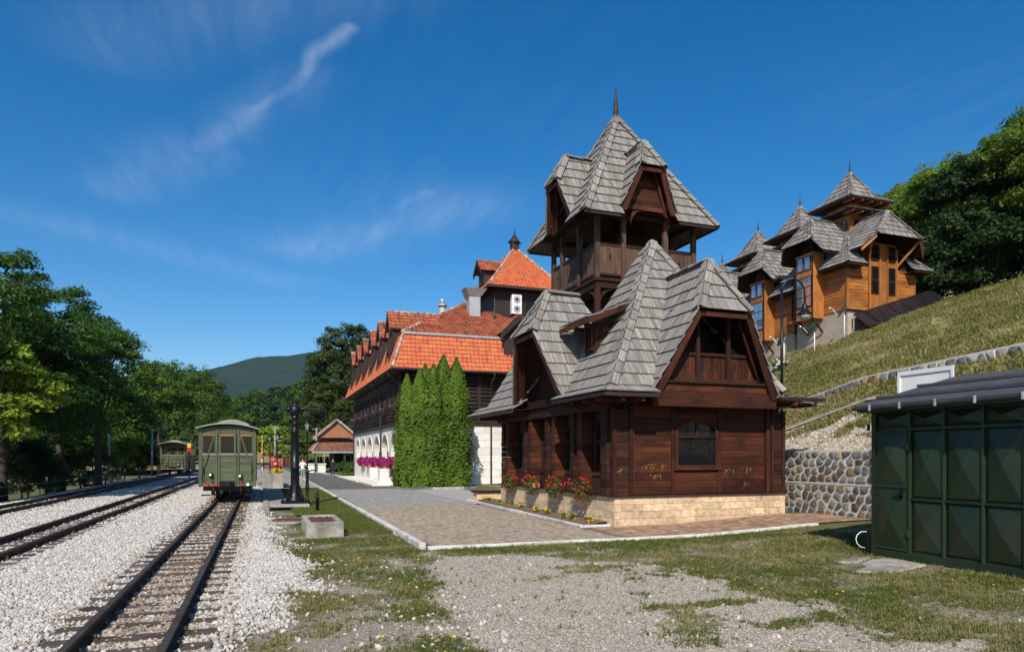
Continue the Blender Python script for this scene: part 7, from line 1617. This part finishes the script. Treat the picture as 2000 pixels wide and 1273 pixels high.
# satellite dishes
def dish(label, x, y, yaw, h=1.3):
    z = float(HZ(np.array([x]), np.array([y]))[0]); t = thing('satellite_dish', label, 'satellite dish', (x, y, z), 'green satellite dishes on the hillside')
    b = MB(); b.tube([(x, y, z - .2), (x, y, z + h)], .03, 7); b.build('mast', 'white_paint', t)
    b = MB(); d = V3((math.cos(yaw), math.sin(yaw), .5)).normalized(); _, q, u = frame_of(d); c = V3((x, y, z + h + .15)) + d * .12; vs = []; fs = []; n = 16
    for ri, rr in enumerate((.05, .22, .40, .46)):
        for k in range(n): a = 6.283 * k / n; vs.append(c + (q * math.cos(a) + u * math.sin(a)) * rr + d * (rr * rr * .45))
    for i in range(3):
        for k in range(n): fs.append((i * n + k, i * n + (k + 1) % n, (i + 1) * n + (k + 1) % n, (i + 1) * n + k))
    vs += [v - d * .03 for v in vs]; m = 4 * n; fs += [tuple(m + j for j in f[::-1]) for f in list(fs)] + [tuple(range(n))[::-1]]; fs += [(3 * n + k, 3 * n + (k + 1) % n, m + 3 * n + (k + 1) % n, m + 3 * n + k) for k in range(n)]
    b.add(vs, fs, None, None, True); b.build('reflector', 'green_dish', t)
    b = MB(); b.tube([c - u * .36 + d * .1, c + d * .6 - u * .1], .018, 5); b.build('feed_arm', 'white_paint', t); b = MB(); b.cyl(c + d * .7 - u * .12, c + d * .82 - u * .08, .05); b.build('receiver', 'white_paint', t)
mat('green_dish', (.008, .06, .04, 1), (.012, .085, .055, 1), nscale=2, rough=.4, bump=0, rnd=.05)
dish('left green satellite dish below the hillside houses', 31.2, 35.0, 2.2); dish('middle green satellite dish on a white mast', 32.6, 33.9, 2.2); dish('right green satellite dish beside the plaster base of the orange house', 34.4, 33.3, 2.55, 1.6)
# solar panels
mat('solar', (.008, .009, .012, 1), (.02, .022, .028, 1), nscale=1.5, rough=.3, bump=0, rnd=.2, spec=.25)
for i in range(7):
    x = 35.5 + i * .98; zg = float(HZ(np.array([x]), np.array([32.9]))[0]) + .1; zg = 9.95 + i * .30
    t = thing('solar_panel', 'dark glass solar panel before the orange house, ' + ['lowest of the row', 'second from the low end', 'third from the low end', 'middle of the row', 'third from the high end', 'second from the high end', 'highest of the row'][i], 'solar panel', (x, 33.0, zg), 'row of solar panels')
    P4 = [V3((x - .2, 32.3, zg)), V3((x + .70, 32.3, zg + .27)), V3((x + 1.1, 33.8, zg + 1.35)), V3((x + .2, 33.8, zg + 1.08))]; n = (P4[1] - P4[0]).cross(P4[3] - P4[0]).normalized(); b = MB(); b.prism(P4, n * .05); b.build('glass', 'solar', t)
    for p, q in ((0, 1), (1, 2), (2, 3), (3, 0)): b = MB(); b.beam(P4[p] + n * .06, P4[q] + n * .06, .05, .06, up=n); b.build('frame_bar', 'wood_dark', t)
    for p in (2, 3): b = MB(); b.cyl(P4[p] - n * .02, V3((P4[p].x, P4[p].y, P4[p].z - 1.6)), .03, n=6); b.build('leg', 'zinc', t)
t = thing('flower_shrub', 'low shrub with white flowers at the edge of the hill lawn', 'plant', (27.5, 32.5, 6.4)); z = float(HZ(np.array([28.6]), np.array([32.5]))[0]); flower_mass(t, (28.6, 32.5, z + .35), (.6, .5, .42), 260, 60, 'petal_white', 650, .14, .12, .0)

# ------------------------------------------------------------------ road users and far furniture
def person(name, label, x, y, z, h, facing, parts):
    """skinned body; parts: dict of materials per zone by height"""
    t = thing('person', label, 'person', (x, y, z)); s = h / 1.75
    J = {'pel': (0, 0, .95), 'sp': (0, .02, 1.2), 'ch': (0, .0, 1.4), 'nk': (0, 0, 1.52), 'hd': (0, -.02, 1.62), 'hd2': (0, -.02, 1.72), 'ls': (-.19, 0, 1.43), 'rs': (.19, 0, 1.43), 'le': (-.25, .04, 1.15), 're': (.25, .04, 1.15), 'lh': parts.get('lh', (-.26, -.06, .9)), 'rh': parts.get('rh', (.26, -.04, .9)), 'lhf': None, 'rhf': None,
         'lp': (-.1, 0, .9), 'rp': (.1, 0, .9), 'lk': (-.11, -.05, .5), 'rk': (.11, .03, .5), 'la': (-.11, .06, .09), 'ra': (.12, -.1, .09), 'lt': (-.12, -.1, .04), 'rt': (.13, -.25, .04)}
    if 're' in parts: J['re'] = parts['re']
    J['lhf'] = tuple(V3(J['lh']) + V3((0, -.03, -.1))); J['rhf'] = tuple(V3(J['rh']) + V3(parts.get('rf', (0, -.03, -.1))))
    Rr = {'pel': .15, 'sp': .14, 'ch': .165, 'nk': .055, 'hd': .095, 'hd2': .085, 'ls': .075, 'rs': .075, 'le': .05, 're': .05, 'lh': .036, 'rh': .036, 'lhf': .03, 'rhf': .03, 'lp': .1, 'rp': .1, 'lk': .07, 'rk': .07, 'la': .045, 'ra': .045, 'lt': .035, 'rt': .035}
    E = [('pel', 'sp'), ('sp', 'ch'), ('ch', 'nk'), ('nk', 'hd'), ('hd', 'hd2'), ('ch', 'ls'), ('ch', 'rs'), ('ls', 'le'), ('rs', 're'), ('le', 'lh'), ('re', 'rh'), ('lh', 'lhf'), ('rh', 'rhf'), ('pel', 'lp'), ('pel', 'rp'), ('lp', 'lk'), ('rp', 'rk'), ('lk', 'la'), ('rk', 'ra'), ('la', 'lt'), ('ra', 'rt')]
    ks = list(J); me = bpy.data.meshes.new('body'); me.from_pydata([tuple(V3(J[k]) * s) for k in ks], [(ks.index(a), ks.index(b_)) for a, b_ in E], [])
    o = add_obj('body', me, t); o.rotation_euler = (0, 0, facing); bpy.context.view_layer.objects.active = o
    md = o.modifiers.new('skin', 'SKIN'); 
    if not me.skin_vertices: me.attributes  # layer made by the modifier
    sv = me.skin_vertices[0].data if me.skin_vertices else None
    if sv is None:
        bm = bmesh.new(); bm.from_mesh(me); bm.verts.layers.skin.verify(); bm.to_mesh(me); bm.free(); sv = me.skin_vertices[0].data
    for i, k in enumerate(ks): sv[i].radius = (Rr[k] * s, Rr[k] * s * (.8 if k in ('pel', 'sp', 'ch') else 1)); sv[i].use_root = (k == 'pel')
    ss = o.modifiers.new('smooth', 'SUBSURF'); ss.levels = 1; ss.render_levels = 2
    dg = bpy.context.evaluated_depsgraph_get(); me2 = bpy.data.meshes.new_from_object(o.evaluated_get(dg)); o.modifiers.clear(); o.data = me2
    zones = parts['zones']; me2.materials.clear()
    for mname, _ in zones: me2.materials.append(MATS[mname])
    for p in me2.polygons:
        p.use_smooth = True; c = p.center / s
        for i, (mname, fn) in enumerate(zones):
            if fn(c): p.material_index = i; break
    b = MB(); b.lathe([(.085 * s, -.06 * s), (.108 * s, 0), (.108 * s, .06 * s), (.08 * s, .105 * s), (.02 * s, .125 * s)], V3((x, y + .03 * s, z + 1.68 * s)), 12); b.build('hair', 'hair', t)
    return t
arm = lambda c: abs(c.x) > .205
person('person', 'person in dark jacket and navy trousers walking away on the road', 6.26, 65.6, .05, 1.68, math.pi, {'zones': [('cloth_white', lambda c: c.z < .10), ('cloth_navy', lambda c: c.z < .92 and not (arm(c) and c.z > .72)), ('skin', lambda c: (arm(c) and c.z < .9) or c.z > 1.5), ('cloth_black', lambda c: True)]})
person('person', 'person in white top and green shorts standing behind the lamp post', 3.0, 55.0, .06, 1.70, .2, {'rh': (.2, -.28, 1.3), 're': (.3, -.05, 1.15), 'rf': (0, -.05, .08), 'zones': [('cloth_white', lambda c: c.z < .08), ('skin', lambda c: c.z < .48 or c.z > 1.5 or (arm(c) and c.z < 1.22)), ('cloth_green', lambda c: c.z < .95), ('cloth_white', lambda c: True)]})
# red van
t = thing('red_van', 'small red van parked with its rear to the camera at the road end', 'van', (1.95, 108, 0))
vx, vy = 2.0, 106.0
b = MB(); pr_ = [(-.83, .35), (.83, .35), (.86, .9), (.80, 1.35), (.70, 1.86), (.55, 1.93), (-.55, 1.93), (-.70, 1.86), (-.80, 1.35), (-.86, .9)]
b.prism([(vx + a, vy, c_) for a, c_ in pr_], (0, 3.9, 0)); b.build('body', 'red_paint', t)
for sg in (-1, 1):
    b = MB(); b.box(vx + sg * .36 - .27, vx + sg * .36 + .27, vy - .03, vy - .002, 1.2, 1.72); w = b.build('rear_window', 'black', t); g = MB(); g.box(vx + sg * .36 - .24, vx + sg * .36 + .24, vy - .04, vy - .031, 1.23, 1.69); g.build('pane', 'glass_sky', w)
    b = MB(); b.box(vx + sg * .76 - .05, vx + sg * .76 + .05, vy - .03, vy - .002, .7, 1.1); b.build('tail_light', 'petal_red', t)
    for yy in (vy + .6, vy + 3.2): b = MB(); b.cyl((vx + sg * .82, yy, .30), (vx + sg * .66, yy, .30), .30, n=16); b.build('wheel', 'black', t)
b = MB(); b.box(vx - .86, vx + .86, vy - .1, vy - .003, .35, .52); b.build('bumper', 'black', t); b = MB(); b.box(vx - .26, vx + .26, vy - .03, vy - .004, .82, .94); b.build('number_plate', 'white_paint', t)
# utility poles
for x, y, h, lb in ((2.2, 122, 7.0, 'left pale concrete utility pole beyond the red van'), (8.4, 115, 6.6, 'right pale utility pole beside the cottage roof')):
    t = thing('utility_pole', lb, 'pole', (x, y, 0), 'utility poles at the road end'); b = MB(); b.cyl((x, y, 0), (x, y, h), .16, .11, n=8); b.build('shaft', 'concrete', t); b = MB(); b.box(x - .7, x + .7, y - .05, y + .05, h - .35, h - .22); b.build('cross_arm', 'concrete', t)
t = thing('yellow_signal_pole', 'thin yellow and red pole at the platform edge', 'pole', (.25, 90, .1))
for i in range(9): b = MB(); b.cyl((.12, 92, .1 + i * .5), (.12, 92, .6 + i * .5), .06, n=8); b.build('pole_band', 'yellow_paint' if i > 3 else ('red_paint' if i % 2 else 'white_paint'), t)
t = thing('signal_lamp_post', 'yellow and red headed signal post between the wagons', 'signal', (-5.9, 66, 0)); b = MB(); b.cyl((-5.9, 66, 0), (-5.9, 66, 2.4), .06); b.build('post', 'iron', t); b = MB(); b.box(-6.05, -5.75, 65.9, 66.1, 2.4, 2.75); b.build('red_head', 'red_paint', t); b = MB(); b.box(-6.05, -5.75, 65.9, 66.1, 2.752, 3.1); b.build('yellow_head', 'yellow_paint', t)
t = thing('blue_bin', 'blue litter bin by the low wall at the road', 'bin', (4.0, 70, .1)); b = MB(); b.lathe([(.28, 0), (.34, .9), (.36, .92), (.2, 1.02)], (3.6, 72, .05), 12); b.build('barrel', 'blue_paint', t)
t = thing('notice_board', 'pale framed notice board on a post far down the road', 'sign', (9.2, 112, 0)); b = MB(); b.box(9.4, 10.4, 112, 112.1, 2.6, 5.2); b.build('panel', 'stone_white', t); b = MB(); b.box(9.3, 9.4, 112, 112.1, 0, 5.2); b.build('post', 'zinc', t)
t = thing('platform_fence', 'dark reddish timber fence behind the red van', 'fence', (5, 124, 0))
for i in range(16): b = MB(); x = 3.5 + i * .55; b.box(x, x + .5, 124, 124.08, .1, 1.9); b.build('fence_board', 'wood_brown', t)
mat('tile_brown', (.20, .085, .05, 1), (.30, .125, .075, 1), (.12, .06, .04, 1), cth=(.5, .7), nscale=3, rough=.8, bump=.3, rnd=.3)
mat('brick', (.26, .10, .05, 1), (.36, .15, .08, 1), (.30, .22, .16, 1), cth=(.55, .65), nscale=4, rough=.9, bump=.4, rnd=.1, cscale=3)
# cottage with red roof
CT = thing('cottage', 'low cottage with brown tiled roof and open veranda beside the linden', 'cottage', (12, 88, 0))
b = MB(); b.box(8.5, 20, 87, 94, 0, 2.5); b.build('wall', 'wood_brown', CT)
st = []
lay([(5.6, 83.5, 2.55), (22, 83.5, 2.55), (20, 88.5, 4.9), (7.6, 88.5, 4.9)], .35, .3, .025, .05, tile=True, jit=0, store=st); lay([(5.6, 95, 2.55), (5.6, 83.5, 2.55), (7.6, 88.5, 4.9), (7.6, 92, 4.9)], .35, .3, .025, .05, tile=True, jit=0, store=st)
lay([(6.0, 92.5, 4.2), (6.0, 84.8, 4.2), (8.6, 84.8, 6.3), (8.6, 92.5, 6.3)], .35, .3, .025, .05, tile=True, jit=0, store=st); 
r = MB(); r.add([(5.6, 83.5, 2.5), (22, 83.5, 2.5), (20, 88.5, 4.85), (7.6, 88.5, 4.85)], [(0, 1, 2, 3)]); r.add([(5.6, 95, 2.5), (5.6, 83.5, 2.5), (7.6, 88.5, 4.85), (7.6, 92, 4.85)], [(0, 1, 2, 3)]); r.add([(20, 88.5, 4.85), (7.6, 88.5, 4.85), (7.6, 94, 4.85), (20, 94, 4.85)], [(0, 1, 2, 3)]); cr_ = r.build('roof', 'tile_brown', CT); emit(st, cr_, 'tile', 'tile_brown', 0, 'roof_tiles'); ridge_tiles(cr_, (5.6, 83.5, 2.58), (7.6, 88.5, 4.95), .45, .16)
g = MB(); g.prism([(6.2, 85.2, 4.2), (11.0, 85.2, 4.2), (8.6, 85.2, 6.2)], (0, .2, 0)); g.build('brick_gable', 'brick', CT)
for sg in (-1, 1): b = MB(); b.beam((8.6, 84.9, 6.4), (8.6 + sg * 2.8, 84.9, 4.05), .25, .14, up=Y_); b.build('barge_board', 'concrete', CT)
b = MB(); b.box(5.6, 22, 83.4, 83.5, 2.35, 2.55); b.build('fascia', 'zinc', CT)
for x in (5.9, 9.3, 12.6): b = MB(); b.box(x, x + .16, 83.7, 83.86, 0, 2.4); b.build('veranda_post', 'green_dish', CT)
b = MB(); b.box(8.6, 20, 84.0, 84.1, .1, .9); b.build('veranda_parapet', 'wood_brown', CT)
for x in (9.6, 11.4): b = MB(); b.box(x, x + .9, 86.93, 86.99, .9, 2.2); w = b.build('window', 'white_paint', CT); g = MB(); g.box(x + .08, x + .82, 86.9, 86.929, .98, 2.12); g.build('pane', 'glass', w)
WH = thing('white_house', 'white gabled house peeping out behind the cottage', 'house', (17, 110, 0)); b = MB(); b.box(10.5, 18, 100, 108, 0, 5.2); b.prism([(10.5, 100, 5.2), (18, 100, 5.2), (14.2, 100, 8.2)], (0, 8, 0)); b.build('wall', 'white_paint', WH); b = MB(); b.beam((10.0, 99.8, 4.9), (14.2, 99.8, 8.35), .8, .15, up=Z_); b.beam((14.2, 99.8, 8.35), (18.5, 99.8, 4.9), .8, .15, up=Z_); b.build('barge_board', 'wood_dark', WH)
b = MB(); b.add([(10.0, 99.6, 4.95), (14.2, 99.6, 8.4), (14.2, 108.4, 8.4), (10.0, 108.4, 4.95)], [(0, 1, 2, 3)]); b.add([(18.5, 99.6, 4.95), (14.2, 99.6, 8.4), (14.2, 108.4, 8.4), (18.5, 108.4, 4.95)], [(0, 1, 2, 3)]); b.build('roof', 'tile_old', WH)
# bushes and low wall before the cottage
for i, (x, y, lb) in enumerate([(8.2, 74, 'round clipped green bush left of the walking person'), (9.0, 72, 'round bush right of the walking person'), (12, 75, 'low bush by the green veranda post')]):
    t = tree('round_bush', lb, (x, y, .02), [(0, 0, .7, .9, .9, .7)], 46, 80, .3, .12, 'leaf_mid' if i else 'leaf_flower', 700 + i, .05, 'round bushes on the cottage lawn', limbs=3, cat='bush', shell=(.8, 1))
t = thing('low_stone_wall', 'low white stone wall with flower boxes at the road bend', 'wall', (6.6, 90, 0)); b = MB(); b.box(5.2, 7.2, 84.2, 84.7, 0, 1.0); b.build('masonry', 'stone_white', t); b = MB(); b.box(5.1, 7.3, 84.1, 84.8, 1.002, 1.12); b.build('coping', 'stone_white', t)
# fence along the far track
FN = thing('track_fence', 'low wire fence with white-topped posts beside the far track', 'fence', (-10, 45, 0))
for i in range(8):
    y = 27 + i * 6.4; x = -10.1 + max(0, y - 30) * .013; z = gz(x, y); b = MB(); b.cyl((x, y, z - .1), (x, y, z + .75), .045, n=7); p = b.build('fence_post', 'iron', FN); b = MB(); b.cyl((x, y, z + .751), (x, y, z + .95), .047, n=7); b.build('post_cap', 'white_paint', p)
for z in (.35, .7): b = MB(); b.tube([(-10.1 + max(0, y - 30) * .013, y, gz(-10.1, y) + z) for y in np.arange(27, 76, 3.2)], .007, 5); b.build('wire', 'zinc', FN)
for x, y, h, lb in ((-10.4, 57, 4.6, 'slim grey pole left of the far wagon'), (-9.6, 72, 5.2, 'slim pale pole beside the far wagon')):
    t = thing('pole', lb, 'pole', (x, y, 0)); b = MB(); b.cyl((x, y, -.2), (x, y, h), .09, .07, n=8); b.build('shaft', 'zinc', t); b = MB(); b.box(x - .25, x + .25, y - .25, y + .25, -.1, .2); b.build('footing', 'concrete', t)
# ------------------------------------------------------------------ haze over the far hills
hm_ = bpy.data.materials.new('haze_air'); hm_.use_nodes = True; t_ = hm_.node_tree; t_.nodes.clear()
ho = t_.nodes.new('ShaderNodeOutputMaterial'); hv_ = t_.nodes.new('ShaderNodeVolumePrincipled'); hv_.inputs['Color'].default_value = (.52, .74, 1.0, 1); hv_.inputs['Density'].default_value = 0.00005; hv_.inputs['Anisotropy'].default_value = 0.0
t_.links.new(hv_.outputs[0], ho.inputs['Volume']); MATS['haze_air'] = hm_
b = MB(); b.box(-9100, 9100, -300, 12100, -9, 520); o = b.build('haze', 'haze_air'); tag(o, 'thin blue summer haze over the far mountains', 'haze', kind='stuff')
